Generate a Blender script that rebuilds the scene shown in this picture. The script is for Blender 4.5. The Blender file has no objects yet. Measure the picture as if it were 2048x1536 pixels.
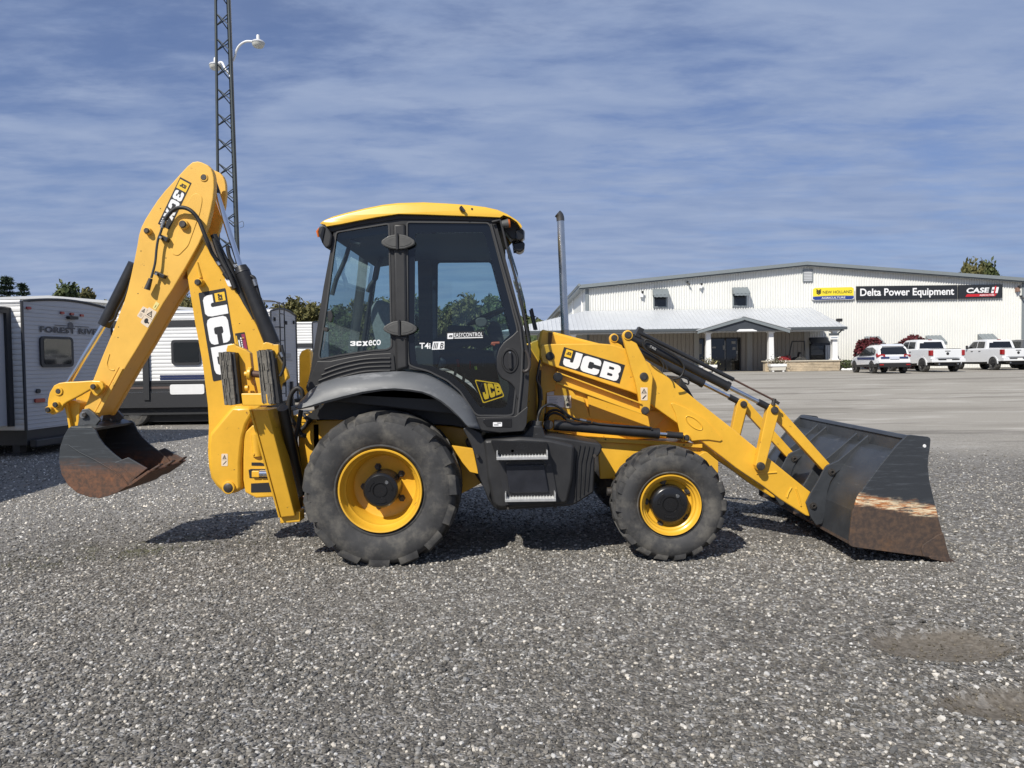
import bpy, bmesh, math, random
import numpy as np
from mathutils import Vector, Matrix
from mathutils.geometry import tessellate_polygon

sc = bpy.context.scene
COL = sc.collection
R_ = math.radians

# ------------------------------------------------------------------ camera
FPX = 1490.0            # focal length in photo pixels (2048 wide)
PITCH, ROLL = R_(1.92), R_(0.8)
EYE = Vector((0, 0, 1.65))
_u0 = Vector((0, math.sin(PITCH), math.cos(PITCH)))
_f = Vector((0, math.cos(PITCH), -math.sin(PITCH)))
_r0 = Vector((1, 0, 0))
CR = _r0 * math.cos(ROLL) - _u0 * math.sin(ROLL)
CU = _r0 * math.sin(ROLL) + _u0 * math.cos(ROLL)
cam_d = bpy.data.cameras.new('camera')
cam = bpy.data.objects.new('camera', cam_d)
COL.objects.link(cam)
m3 = Matrix((CR, CU, -_f)).transposed()
cam.matrix_world = Matrix.Translation(EYE) @ m3.to_4x4()
cam_d.sensor_width = 36.0
cam_d.lens = 36.0 * FPX / 2048.0
cam_d.clip_start = 0.05
cam_d.clip_end = 4000
sc.camera = cam

# ------------------------------------------------------------------ sky, sun, exposure
TO_SUN = Vector((-0.58, -0.90, 1.0)).normalized()
SUN_EL = math.asin(TO_SUN.z)
SUN_AZ = math.atan2(TO_SUN.x, TO_SUN.y)
world = bpy.data.worlds.new('World')
sc.world = world
world.use_nodes = True
nt = world.node_tree
for n in list(nt.nodes):
    nt.nodes.remove(n)
def N(t, typ, **kw):
    n = t.nodes.new(typ)
    for k, v in kw.items():
        setattr(n, k, v)
    return n
wo = N(nt, 'ShaderNodeOutputWorld')
bg = N(nt, 'ShaderNodeBackground')
bg.inputs['Strength'].default_value = 0.08
sky = N(nt, 'ShaderNodeTexSky', sky_type='NISHITA')
sky.sun_disc = False
sky.sun_elevation = SUN_EL
sky.sun_rotation = SUN_AZ
sky.altitude = 100
sky.air_density = 1.0
sky.dust_density = 0.6
sky.ozone_density = 2.0
tc = N(nt, 'ShaderNodeTexCoord')
sep = N(nt, 'ShaderNodeSeparateXYZ')
nt.links.new(tc.outputs['Generated'], sep.inputs[0])
# project the view direction on a cloud layer (flat sheet high above the ground)
zp = N(nt, 'ShaderNodeMath', operation='MAXIMUM'); zp.inputs[1].default_value = 0.0
nt.links.new(sep.outputs['Z'], zp.inputs[0])
zo = N(nt, 'ShaderNodeMath', operation='ADD'); zo.inputs[1].default_value = 0.09
nt.links.new(zp.outputs[0], zo.inputs[0])
dx = N(nt, 'ShaderNodeMath', operation='DIVIDE'); dy = N(nt, 'ShaderNodeMath', operation='DIVIDE')
nt.links.new(sep.outputs['X'], dx.inputs[0]); nt.links.new(zo.outputs[0], dx.inputs[1])
nt.links.new(sep.outputs['Y'], dy.inputs[0]); nt.links.new(zo.outputs[0], dy.inputs[1])
cmb = N(nt, 'ShaderNodeCombineXYZ')
nt.links.new(dx.outputs[0], cmb.inputs[0]); nt.links.new(dy.outputs[0], cmb.inputs[1])
def wmap(scale, rot=0.0, loc=(0, 0, 0)):
    m = N(nt, 'ShaderNodeMapping')
    m.inputs['Scale'].default_value = scale
    m.inputs['Rotation'].default_value = (0, 0, rot)
    m.inputs['Location'].default_value = loc
    nt.links.new(cmb.outputs[0], m.inputs[0])
    return m
def wnoise(mp, scale, detail, rough, dist=0.0):
    n = N(nt, 'ShaderNodeTexNoise')
    n.inputs['Scale'].default_value = scale
    n.inputs['Detail'].default_value = detail
    n.inputs['Roughness'].default_value = rough
    n.inputs['Distortion'].default_value = dist
    nt.links.new(mp.outputs[0], n.inputs['Vector'])
    return n
big = wnoise(wmap((0.8, 1.4, 1), R_(8), (3.1, 0.4, 0)), 0.55, 4, 0.5, 0.2)
mid = wnoise(wmap((0.85, 1.5, 1), R_(12), (1.0, 5.0, 0)), 1.9, 7, 0.58, 0.25)
fine = wnoise(wmap((0.9, 2.0, 1), R_(-14)), 4.2, 5, 0.62, 0.2)
def wmath(op, a, b):
    n = N(nt, 'ShaderNodeMath', operation=op)
    for i, v in enumerate((a, b)):
        if isinstance(v, (int, float)):
            n.inputs[i].default_value = v
        else:
            nt.links.new(v, n.inputs[i])
    return n.outputs[0]
s = wmath('ADD', wmath('MULTIPLY', big.outputs[0], 0.45), wmath('MULTIPLY', mid.outputs[0], 0.50))
s = wmath('ADD', s, wmath('MULTIPLY', fine.outputs[0], 0.24))
rmp = N(nt, 'ShaderNodeMapRange', interpolation_type='SMOOTHSTEP')
nt.links.new(s, rmp.inputs['Value'])
rmp.inputs['From Min'].default_value = 0.455
rmp.inputs['From Max'].default_value = 0.655
rmp.inputs['To Min'].default_value = 0.30
rmp.inputs['To Max'].default_value = 0.95
mixc = N(nt, 'ShaderNodeMix', data_type='RGBA')
low = N(nt, 'ShaderNodeMapRange', interpolation_type='SMOOTHSTEP')
low.inputs['From Min'].default_value = 0.02; low.inputs['From Max'].default_value = 0.30
low.inputs['To Min'].default_value = 0.75; low.inputs['To Max'].default_value = 0.0
nt.links.new(sep.outputs['Z'], low.inputs['Value'])
inv = wmath('MULTIPLY', wmath('SUBTRACT', 1.0, rmp.outputs[0]), low.outputs[0])
nt.links.new(wmath('ADD', rmp.outputs[0], inv), mixc.inputs['Factor'])
skymul = N(nt, 'ShaderNodeMix', data_type='RGBA', blend_type='MULTIPLY')
skymul.inputs['Factor'].default_value = 1.0
skymul.inputs['B'].default_value = (0.72, 0.82, 1.14, 1)
nt.links.new(sky.outputs[0], skymul.inputs['A'])
nt.links.new(skymul.outputs['Result'], mixc.inputs['A'])
rip = wnoise(wmap((0.9, 1.7, 1), R_(9), (2.0, 1.0, 0)), 2.6, 6, 0.56, 0.3)
rr_ = N(nt, 'ShaderNodeMapRange')
rr_.inputs['From Min'].default_value = 0.34; rr_.inputs['From Max'].default_value = 0.66
nt.links.new(rip.outputs[0], rr_.inputs['Value'])
cc_ = N(nt, 'ShaderNodeMix', data_type='RGBA')
nt.links.new(rr_.outputs[0], cc_.inputs['Factor'])
cc_.inputs['A'].default_value = (3.20, 4.25, 6.75, 1)
cc_.inputs['B'].default_value = (4.30, 5.30, 7.55, 1)
nt.links.new(cc_.outputs['Result'], mixc.inputs['B'])
nt.links.new(mixc.outputs['Result'], bg.inputs['Color'])
nt.links.new(bg.outputs[0], wo.inputs[0])

sun_d = bpy.data.lights.new('sun', 'SUN')
sun_d.energy = 5.0
sun_d.angle = R_(0.53)
sun_d.color = (1.0, 0.95, 0.86)
sun = bpy.data.objects.new('sun', sun_d)
COL.objects.link(sun)
sun.rotation_euler = (-TO_SUN).to_track_quat('-Z', 'Y').to_euler()
sun.location = (-20, -30, 40)
sc.view_settings.view_transform = 'Standard'
sc.view_settings.look = 'None'
sc.view_settings.exposure = 0.0
sc.view_settings.gamma = 1.0
sc.view_settings.use_curve_mapping = False
sc.cycles.max_bounces = 8
sc.cycles.transparent_max_bounces = 16
sc.cycles.use_denoising = True

# ------------------------------------------------------------------ helpers
def W(px, py, Y):
    """point of the place at depth Y (metres) that the photograph shows at pixel px, py"""
    d = CR * ((px - 1024) / FPX) + CU * (-(py - 768) / FPX) + _f
    return EYE + d * (Y / d.y)

def smat(name, col, rough=0.5, metal=0.0, spec=0.5, coat=0.0, vary=0.0, vscale=8.0, bump=0.0, bscale=60.0,
         col2=None, c2scale=3.0, c2lo=0.5, c2hi=0.7, c2stretch=(1, 1, 1), emit=None):
    m = bpy.data.materials.new(name)
    m.use_nodes = True
    t = m.node_tree
    b = t.nodes['Principled BSDF']
    b.inputs['Roughness'].default_value = rough
    b.inputs['Metallic'].default_value = metal
    b.inputs['Specular IOR Level'].default_value = spec
    b.inputs['Coat Weight'].default_value = coat
    b.inputs['Coat Roughness'].default_value = 0.15
    c4 = (*col, 1)
    b.inputs['Base Color'].default_value = c4
    src = None
    if vary or bump or col2:
        co = N(t, 'ShaderNodeTexCoord')
    if vary:
        n = N(t, 'ShaderNodeTexNoise')
        n.inputs['Scale'].default_value = vscale; n.inputs['Detail'].default_value = 6
        n.inputs['Roughness'].default_value = 0.65
        t.links.new(co.outputs['Object'], n.inputs['Vector'])
        mr = N(t, 'ShaderNodeMapRange')
        mr.inputs['From Min'].default_value = 0.3; mr.inputs['From Max'].default_value = 0.7
        mr.inputs['To Min'].default_value = 1 - vary; mr.inputs['To Max'].default_value = 1 + vary
        t.links.new(n.outputs[0], mr.inputs['Value'])
        mx = N(t, 'ShaderNodeMix', data_type='RGBA', blend_type='MULTIPLY')
        mx.inputs['Factor'].default_value = 1
        mx.inputs['A'].default_value = c4
        t.links.new(mr.outputs[0], mx.inputs['B'])
        src = mx.outputs['Result']
        rr = N(t, 'ShaderNodeMapRange')
        rr.inputs['To Min'].default_value = max(0.03, rough - 0.12); rr.inputs['To Max'].default_value = min(1, rough + 0.12)
        t.links.new(n.outputs[0], rr.inputs['Value'])
        t.links.new(rr.outputs[0], b.inputs['Roughness'])
    if col2:
        mp = N(t, 'ShaderNodeMapping'); mp.inputs['Scale'].default_value = c2stretch
        t.links.new(co.outputs['Object'], mp.inputs[0])
        n2 = N(t, 'ShaderNodeTexNoise')
        n2.inputs['Scale'].default_value = c2scale; n2.inputs['Detail'].default_value = 9
        n2.inputs['Roughness'].default_value = 0.68
        t.links.new(mp.outputs[0], n2.inputs['Vector'])
        r2 = N(t, 'ShaderNodeMapRange', interpolation_type='SMOOTHSTEP')
        r2.inputs['From Min'].default_value = c2lo; r2.inputs['From Max'].default_value = c2hi
        t.links.new(n2.outputs[0], r2.inputs['Value'])
        mx2 = N(t, 'ShaderNodeMix', data_type='RGBA')
        t.links.new(r2.outputs[0], mx2.inputs['Factor'])
        if src: t.links.new(src, mx2.inputs['A'])
        else: mx2.inputs['A'].default_value = c4
        mx2.inputs['B'].default_value = (*col2, 1)
        src = mx2.outputs['Result']
    if src:
        t.links.new(src, b.inputs['Base Color'])
    if bump:
        nb = N(t, 'ShaderNodeTexNoise')
        nb.inputs['Scale'].default_value = bscale; nb.inputs['Detail'].default_value = 4
        t.links.new(co.outputs['Object'], nb.inputs['Vector'])
        bp = N(t, 'ShaderNodeBump'); bp.inputs['Strength'].default_value = bump
        bp.inputs['Distance'].default_value = 0.01
        t.links.new(nb.outputs[0], bp.inputs['Height'])
        t.links.new(bp.outputs[0], b.inputs['Normal'])
    if emit:
        b.inputs['Emission Color'].default_value = (*emit[:3], 1)
        b.inputs['Emission Strength'].default_value = emit[3]
    return m

def glass_mat(name, tint, gloss=0.09, rough=0.02):
    m = bpy.data.materials.new(name)
    m.use_nodes = True
    t = m.node_tree
    t.nodes.remove(t.nodes['Principled BSDF'])
    out = t.nodes['Material Output']
    tr = N(t, 'ShaderNodeBsdfTransparent'); tr.inputs[0].default_value = (*tint, 1)
    gl = N(t, 'ShaderNodeBsdfGlossy'); gl.inputs['Roughness'].default_value = rough
    fr = N(t, 'ShaderNodeFresnel'); fr.inputs['IOR'].default_value = 1.5
    ad = N(t, 'ShaderNodeMath', operation='ADD'); ad.inputs[1].default_value = gloss - 0.04
    ad.use_clamp = True
    t.links.new(fr.outputs[0], ad.inputs[0])
    mx = N(t, 'ShaderNodeMixShader')
    t.links.new(ad.outputs[0], mx.inputs[0]); t.links.new(tr.outputs[0], mx.inputs[1]); t.links.new(gl.outputs[0], mx.inputs[2])
    t.links.new(mx.outputs[0], out.inputs[0])
    return m

def tag(o, label=None, cat=None, group=None, kind=None):
    if label: o['label'] = label
    if cat: o['category'] = cat
    if group: o['group'] = group
    if kind: o['kind'] = kind
    return o

def empty(name, loc=(0, 0, 0), rz=0.0, label=None, cat=None, group=None):
    o = bpy.data.objects.new(name, None)
    o.empty_display_size = 0.3
    o.location = loc; o.rotation_euler = (0, 0, rz)
    COL.objects.link(o)
    return tag(o, label, cat, group)

class MB:
    """collects geometry for one mesh object"""
    def __init__(s): s.v = []; s.f = []; s.mi = []
    def add(s, verts, faces, mi=0):
        b = len(s.v)
        s.v += [tuple(v) for v in verts]
        s.f += [tuple(i + b for i in f) for f in faces]
        s.mi += [mi] * len(faces)
        return s
    def box(s, lo, hi, mi=0, M=None):
        x0, y0, z0 = lo; x1, y1, z1 = hi
        vs = [Vector(p) for p in ((x0, y0, z0), (x1, y0, z0), (x1, y1, z0), (x0, y1, z0), (x0, y0, z1), (x1, y0, z1), (x1, y1, z1), (x0, y1, z1))]
        if M: vs = [M @ v for v in vs]
        return s.add(vs, [(0, 3, 2, 1), (4, 5, 6, 7), (0, 1, 5, 4), (1, 2, 6, 5), (2, 3, 7, 6), (3, 0, 4, 7)], mi)
    def hexa(s, a, b, mi=0):
        """a, b: two matching polygons (lists of points), joined into a solid"""
        n = len(a)
        fs = [tuple(range(n)), tuple(range(2 * n - 1, n - 1, -1))]
        fs += [(i, n + i, n + (i + 1) % n, (i + 1) % n) for i in range(n)]
        return s.add(list(a) + list(b), fs, mi)
    def tube(s, pts, r, seg=10, caps=True, mi=0):
        pts = [Vector(p) for p in pts]
        n = len(pts)
        rs = r if isinstance(r, (list, tuple)) else [r] * n
        vs, prev = [], None
        for i, p in enumerate(pts):
            d = (pts[min(i + 1, n - 1)] - pts[max(i - 1, 0)]).normalized()
            if prev is None:
                a = Vector((0, 0, 1)) if abs(d.z) < 0.9 else Vector((0, 1, 0))
                u = d.cross(a).normalized()
            else:
                u = (prev - d * prev.dot(d)).normalized()
            prev = u
            w = d.cross(u)
            for k in range(seg):
                a = 2 * math.pi * k / seg
                vs.append(p + (u * math.cos(a) + w * math.sin(a)) * rs[i])
        fs = []
        for i in range(n - 1):
            for k in range(seg):
                fs.append((i * seg + k, i * seg + (k + 1) % seg, (i + 1) * seg + (k + 1) % seg, (i + 1) * seg + k))
        if caps:
            fs.append(tuple(range(seg - 1, -1, -1))); fs.append(tuple(range((n - 1) * seg, n * seg)))
        return s.add(vs, fs, mi)
    def latheY(s, prof, c, seg=48, mi=0, closed=False):
        """profile of (r, y) turned round an axis along Y through c = (x, z)"""
        vs, fs = [], []
        n = len(prof)
        for k in range(seg):
            a = 2 * math.pi * k / seg
            for r, y in prof:
                vs.append((c[0] + r * math.cos(a), y, c[1] + r * math.sin(a)))
        m = n if closed else n - 1
        for k in range(seg):
            k2 = (k + 1) % seg
            for i in range(m):
                j = (i + 1) % n
                fs.append((k * n + i, k2 * n + i, k2 * n + j, k * n + j))
        return s.add(vs, fs, mi)
    def build(s, name, mat, parent=None, smooth=None, bevel=0, recalc=True, local=False, bseg=2):
        me = bpy.data.meshes.new(name)
        me.from_pydata(s.v, [], s.f)
        mats = mat if isinstance(mat, (list, tuple)) else [mat]
        for m in mats: me.materials.append(m)
        if len(mats) > 1: me.polygons.foreach_set('material_index', s.mi)
        if recalc:
            bm = bmesh.new(); bm.from_mesh(me)
            bmesh.ops.recalc_face_normals(bm, faces=bm.faces)
            bm.to_mesh(me); bm.free()
        if smooth is not None:
            me.polygons.foreach_set('use_smooth', [True] * len(me.polygons))
            me.set_sharp_from_angle(angle=R_(smooth))
        me.update()
        o = bpy.data.objects.new(name, me)
        COL.objects.link(o)
        if parent is not None:
            o.parent = parent
            if not local:
                o.matrix_parent_inverse = root_inv(parent)
        if bevel:
            b = o.modifiers.new('bevel', 'BEVEL')
            b.width = bevel; b.segments = bseg; b.limit_method = 'ANGLE'; b.angle_limit = R_(35)
            b.harden_normals = False
        return o

def world_of(o):
    m = Matrix.LocRotScale(o.location, o.rotation_euler, o.scale)
    if o.parent: m = world_of(o.parent) @ o.matrix_parent_inverse @ m
    return m
def root_inv(p): return world_of(p).inverted()

def prism_mb(mb, pts, Y0, Y1, holes=(), mi=0, px=True, Yp=None):
    """outline (photo pixels at depth Y0) pushed straight back to depth Y1"""
    def conv(p):
        if not px: return Vector((p[0], Y0, p[1]))
        v = W(p[0], p[1], Y0 if Yp is None else Yp)
        return Vector((v.x, Y0, v.z))
    outer = [conv(p) for p in pts]
    if not holes:
        mb.hexa(outer, [Vector((v.x, v.y + (Y1 - Y0), v.z)) for v in outer], mi)
        return mb
    loops = [outer] + [[conv(p) for p in h] for h in holes]
    tris = tessellate_polygon([[Vector((v.x, v.z, 0)) for v in l] for l in loops])
    flat = [v for l in loops for v in l]
    n = len(flat)
    vs = flat + [Vector((v.x, v.y + (Y1 - Y0), v.z)) for v in flat]
    fs = [tuple(t) for t in tris] + [tuple(i + n for i in reversed(t)) for t in tris]
    b = 0
    for l in loops:
        k = len(l)
        for i in range(k):
            fs.append((b + i, b + (i + 1) % k, n + b + (i + 1) % k, n + b + i))
        b += k
    mb.add(vs, fs, mi)
    return mb

def prism(name, pts, Y0, Y1, mat, parent=None, holes=(), bevel=0.006, smooth=None, px=True, Yp=None):
    return prism_mb(MB(), pts, Y0, Y1, holes, px=px, Yp=Yp).build(name, mat, parent, smooth=smooth, bevel=bevel)

def spline(pts, sub=6, closed=False):
    """Catmull-Rom through points (tuples of any length)"""
    P = [Vector(p) for p in pts]
    out = []
    n = len(P)
    for i in range(n if closed else n - 1):
        if closed: p0, p1, p2, p3 = P[(i - 1) % n], P[i], P[(i + 1) % n], P[(i + 2) % n]
        else: p0, p1, p2, p3 = P[max(i - 1, 0)], P[i], P[i + 1], P[min(i + 2, n - 1)]
        for k in range(sub):
            t = k / sub
            out.append(0.5 * ((2 * p1) + (p2 - p0) * t + (2 * p0 - 5 * p1 + 4 * p2 - p3) * t * t + (3 * p1 - p0 - 3 * p2 + p3) * t ** 3))
    if not closed: out.append(P[-1])
    return out

def circle(cx, cy, r, n=20, ry=None):
    ry = r if ry is None else ry
    return [(cx + r * math.cos(2 * math.pi * k / n), cy + ry * math.sin(2 * math.pi * k / n)) for k in range(n)]

def roundpoly(pts, r=3.0, n=4):
    """rounds the corners of a pixel outline"""
    out = []
    m = len(pts)
    for i in range(m):
        p = Vector(pts[i][:2]); a = Vector(pts[i - 1][:2]); b = Vector(pts[(i + 1) % m][:2])
        da, db = (a - p), (b - p)
        la, lb = da.length, db.length
        t = min(r, la * 0.45, lb * 0.45)
        pa, pb = p + da.normalized() * t, p + db.normalized() * t
        for k in range(n + 1):
            u = k / n
            out.append(tuple(pa * (1 - u) ** 2 + p * 2 * u * (1 - u) + pb * u * u))
    return out

def pin(name, px, py, Y, rpx, depth, mat, parent, ring=None, ringmat=None, seg=24):
    """a pivot pin standing out towards the camera from the plane Y"""
    c = W(px, py, Y); r = rpx * Y / FPX
    mb = MB()
    y0 = Y - depth
    mb.latheY([(0, y0), (r * 0.82, y0), (r, y0 + 0.006), (r, Y + 0.01)], (c.x, c.z), seg)
    o = mb.build(name, mat, parent, smooth=40)
    if ring:
        rr = ring * Y / FPX
        d2 = depth * 0.7
        MB().latheY([(r * 0.98, Y - d2), (rr * 0.9, Y - d2), (rr, Y - d2 + 0.005), (rr, Y + 0.01)], (c.x, c.z), seg).build(name + '_boss', ringmat or mat, parent, smooth=40)
    return o

def cyl(name, a, b, r, mat, parent, seg=24, smooth=40):
    rs = r if isinstance(r, (list, tuple)) else [r, r]
    return MB().tube([a, b], list(rs), seg).build(name, mat, parent, smooth=smooth)

def hose(name, pts, r, mat, parent, sub=6, seg=10):
    return MB().tube(spline(pts, sub), r, seg).build(name, mat, parent, smooth=60)

# ---- lettering
_txt_cache = {}
def text_geo(s, bold=0.0, shear=0.0, space=1.0):
    key = (s, bold, shear, space)
    if key in _txt_cache: return _txt_cache[key]
    cu = bpy.data.curves.new('t', 'FONT')
    cu.body = s; cu.offset = bold; cu.shear = shear; cu.space_character = space
    cu.resolution_u = 4
    ob = bpy.data.objects.new('t', cu)
    COL.objects.link(ob)
    bpy.context.view_layer.update()
    me = bpy.data.meshes.new_from_object(ob.evaluated_get(bpy.context.evaluated_depsgraph_get()))
    vs = [(v.co.x, v.co.y) for v in me.vertices]
    fs = [tuple(p.vertices) for p in me.polygons]
    bpy.data.objects.remove(ob); bpy.data.curves.remove(cu); bpy.data.meshes.remove(me)
    x0 = min(v[0] for v in vs); x1 = max(v[0] for v in vs); y0 = min(v[1] for v in vs); y1 = max(v[1] for v in vs)
    vs = [((x - x0) / (x1 - x0), (y - y0) / (y1 - y0)) for x, y in vs]
    _txt_cache[key] = (vs, fs)
    return vs, fs

GL = {
 'J': ([[(.58, 1), (1, 1), (1, .28), (.95, .1), (.82, 0), (.2, 0), (.06, .07), (0, .22), (0, .44), (.38, .44), (.38, .36), (.43, .31), (.53, .31), (.58, .36)]], []),
 'C': ([[(1, .62), (1, .8), (.94, .94), (.8, 1), (.2, 1), (.06, .94), (0, .8), (0, .2), (.06, .06), (.2, 0), (.8, 0), (.94, .06), (1, .2), (1, .39), (.64, .39), (.64, .34), (.59, .29), (.42, .29), (.37, .34), (.37, .66), (.42, .71), (.59, .71), (.64, .66), (.64, .62)]], []),
 'B': ([[(0, 0), (.8, 0), (.94, .06), (1, .2), (1, .36), (.93, .5), (1, .63), (1, .8), (.94, .94), (.8, 1), (0, 1)], [(.36, .22), (.36, .38), (.6, .38), (.65, .34), (.65, .26), (.6, .22)], [(.36, .62), (.36, .78), (.6, .78), (.65, .74), (.65, .66), (.6, .62)]], []),
 '3': ([[(0, .66), (0, .8), (.06, .94), (.2, 1), (.8, 1), (.94, .94), (1, .8), (1, .63), (.93, .5), (1, .37), (1, .2), (.94, .06), (.8, 0), (.2, 0), (.06, .06), (0, .2), (0, .34), (.36, .34), (.36, .29), (.4, .25), (.58, .25), (.63, .3), (.63, .36), (.58, .4), (.36, .4), (.36, .6), (.58, .6), (.63, .65), (.63, .71), (.58, .75), (.4, .75), (.36, .71), (.36, .66)]], []),
 'X': ([[(0, 0), (.38, 0), (.5, .24), (.62, 0), (1, 0), (.7, .5), (1, 1), (.62, 1), (.5, .76), (.38, 1), (0, 1), (.3, .5)]], []),
}
def glyph_geo(ch):
    loops = GL[ch][0]
    tris = tessellate_polygon([[Vector((x, y, 0)) for x, y in l] for l in loops])
    vs = [p for l in loops for p in l]
    return vs, [tuple(t) for t in tris]

def on_quad(q):
    """q = TL, TR, BR, BL world points; returns map(u, v) with v up"""
    tl, tr, br, bl = [Vector(p) for p in q]
    return lambda u, v: bl * ((1 - u) * (1 - v)) + br * (u * (1 - v)) + tr * (u * v) + tl * ((1 - u) * v)

def pxq(corners, Y): return [W(x, y, Y) for x, y in corners]

def put_geo(mb, geo, f, box=(0, 0, 1, 1), mi=0):
    vs, fs = geo
    x0, y0, x1, y1 = box
    mb.add([f(x0 + (x1 - x0) * u, y0 + (y1 - y0) * v) for u, v in vs], fs, mi)

def rect_geo(): return [(0, 0), (1, 0), (1, 1), (0, 1)], [(0, 1, 2, 3)]
def poly_geo(pts): return pts, [tuple(t) for t in tessellate_polygon([[Vector((x, y, 0)) for x, y in pts]])]
RECT = rect_geo()
TRI = ([(0, 0), (1, 0), (.5, 1)], [(0, 1, 2)])
TRIRING = ([(0, 0), (1, 0), (.5, 1), (.2, .12), (.8, .12), (.5, .74)], [(0, 1, 4, 3), (1, 2, 5, 4), (2, 0, 3, 5)])

def plate(name, q, mat, parent, th=0.003, nrm=Vector((0, -1, 0)), rr=0):
    """thin sticker or sign panel whose face is the quad q"""
    f = on_quad(q)
    if rr:
        pts = roundpoly([(0, 0), (1, 0), (1, 1), (0, 1)], rr, 5)
    else: pts = [(0, 0), (1, 0), (1, 1), (0, 1)]
    a = [f(u, v) for u, v in pts]
    b = [p - nrm * th for p in a]
    return MB().hexa(a, b).build(name, mat, parent)

def quad_off(q, d, nrm=Vector((0, -1, 0))): return [Vector(p) + nrm * d for p in q]
# ------------------------------------------------------------------ materials
Y_PAINT = smat('yellow_paint', (0.75, 0.415, 0.034), 0.38, coat=0.2, vary=0.11, vscale=2.6, bump=0.02, bscale=90,
               col2=(0.20, 0.095, 0.03), c2scale=16, c2lo=0.64, c2hi=0.69)
Y_FADE_HAZE = smat('chalky_hazy_yellow_paint', (0.78, 0.450, 0.075), 0.48, vary=0.09, vscale=2.4, bump=0.02, bscale=90,
              col2=(0.24, 0.12, 0.04), c2scale=16, c2lo=0.65, c2hi=0.70)  # chalky fading plus the dipper's specular haze, both mixed into a paler yellow
Y_ROOF = smat('roof_yellow_plastic', (0.77, 0.46, 0.042), 0.3, coat=0.3, vary=0.03, vscale=2)
BLACK = smat('black_plastic', (0.022, 0.022, 0.023), 0.5, vary=0.25, vscale=5, bump=0.03, bscale=220)
BLACK_G = smat('black_gloss', (0.012, 0.012, 0.013), 0.25, vary=0.1)
BLACK_P = smat('black_cylinder_paint', (0.018, 0.018, 0.019), 0.38, vary=0.3, vscale=6, col2=(0.10, 0.095, 0.09), c2scale=5, c2lo=0.66, c2hi=0.82)
GREYP = smat('grey_fender_plastic', (0.098, 0.104, 0.112), 0.5, vary=0.10, vscale=4, bump=0.04, bscale=240,
             col2=(0.24, 0.245, 0.25), c2scale=3, c2lo=0.52, c2hi=0.75, c2stretch=(1, 1, 4))
HINGE = smat('grey_hinge_plastic', (0.07, 0.07, 0.068), 0.65, vary=0.2, vscale=20, bump=0.05, bscale=200)
CHROME = smat('chrome', (0.75, 0.76, 0.78), 0.07, metal=1.0)
STEEL = smat('brushed_steel', (0.42, 0.42, 0.41), 0.35, metal=1.0, vary=0.15, vscale=20)
PINM = smat('pin_steel', (0.075, 0.068, 0.062), 0.48, metal=0.5, vary=0.3, vscale=40, bump=0.05)
RUSTROD = smat('rusty_rod', (0.10, 0.055, 0.04), 0.6, metal=0.3, vary=0.3, vscale=30)
RUBBER = smat('hose_rubber', (0.016, 0.016, 0.016), 0.55, vary=0.2, vscale=30)
TYRE = smat('tyre_rubber', (0.038, 0.038, 0.039), 0.78, vary=0.35, vscale=9, bump=0.08, bscale=60,
            col2=(0.118, 0.110, 0.096), c2scale=6, c2lo=0.42, c2hi=0.72)
RUBPAD = smat('rubber_pad', (0.170, 0.158, 0.136), 0.9, vary=0.35, vscale=25, bump=0.3, bscale=80,
              col2=(0.085, 0.078, 0.070), c2scale=10, c2lo=0.55, c2hi=0.7, c2stretch=(6, 1, 0.4))
BUCKET = smat('bucket_black_paint', (0.040, 0.044, 0.050), 0.42, vary=0.22, vscale=6, bump=0.03, bscale=60,
              col2=(0.10, 0.105, 0.11), c2scale=5, c2lo=0.58, c2hi=0.8, c2stretch=(0.5, 1, 7))
WHITE_P = smat('white_paint', (0.78, 0.78, 0.77), 0.4, vary=0.03)
WHITE_L = smat('white_print', (0.82, 0.82, 0.82), 0.5)
BLACK_L = smat('black_print', (0.022, 0.022, 0.024), 0.45)
YEL_L = smat('yellow_print', (0.86, 0.52, 0.03), 0.45)
CREAM_L = smat('cream_label', (0.72, 0.60, 0.46), 0.5)
RED_L = smat('red_print', (0.55, 0.02, 0.03), 0.45)
BLUE_L = smat('blue_print', (0.02, 0.05, 0.25), 0.45)
MAG_L = smat('maroon_print', (0.28, 0.03, 0.08), 0.45)
AMBER = smat('amber_lens', (0.55, 0.13, 0.02), 0.2)
REDLENS = smat('red_lens', (0.30, 0.012, 0.012), 0.15, coat=0.5)
FABRIC = smat('seat_fabric', (0.20, 0.21, 0.215), 0.9, vary=0.2, vscale=30)
GLASS = glass_mat('tinted_glass', (0.68, 0.81, 0.82), 0.075)
DARKGLASS = smat('dark_window_glass', (0.012, 0.014, 0.015), 0.04, spec=0.7)
GREYTRIM = smat('grey_green_trim', (0.20, 0.225, 0.235), 0.45, vary=0.05)
GUTTER = smat('dark_grey_gutter', (0.075, 0.085, 0.092), 0.4, vary=0.08)
FACADE = smat('white_ribbed_steel', (0.75, 0.75, 0.715), 0.4, vary=0.03, vscale=0.5)
ROOFMETAL = smat('white_roof_steel', (0.50, 0.515, 0.53), 0.45, vary=0.05, vscale=0.8)
PORCHSHADE = smat('porch_wall_shade_taupe', (0.33, 0.30, 0.26), 0.6, vary=0.05)  # same wall as the front, with the porch shade put into its colour
DARKCLAD = smat('dark_gable_cladding', (0.045, 0.052, 0.062), 0.5, vary=0.1)
SOFFIT = smat('soffit_white', (0.55, 0.55, 0.53), 0.6)

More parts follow.
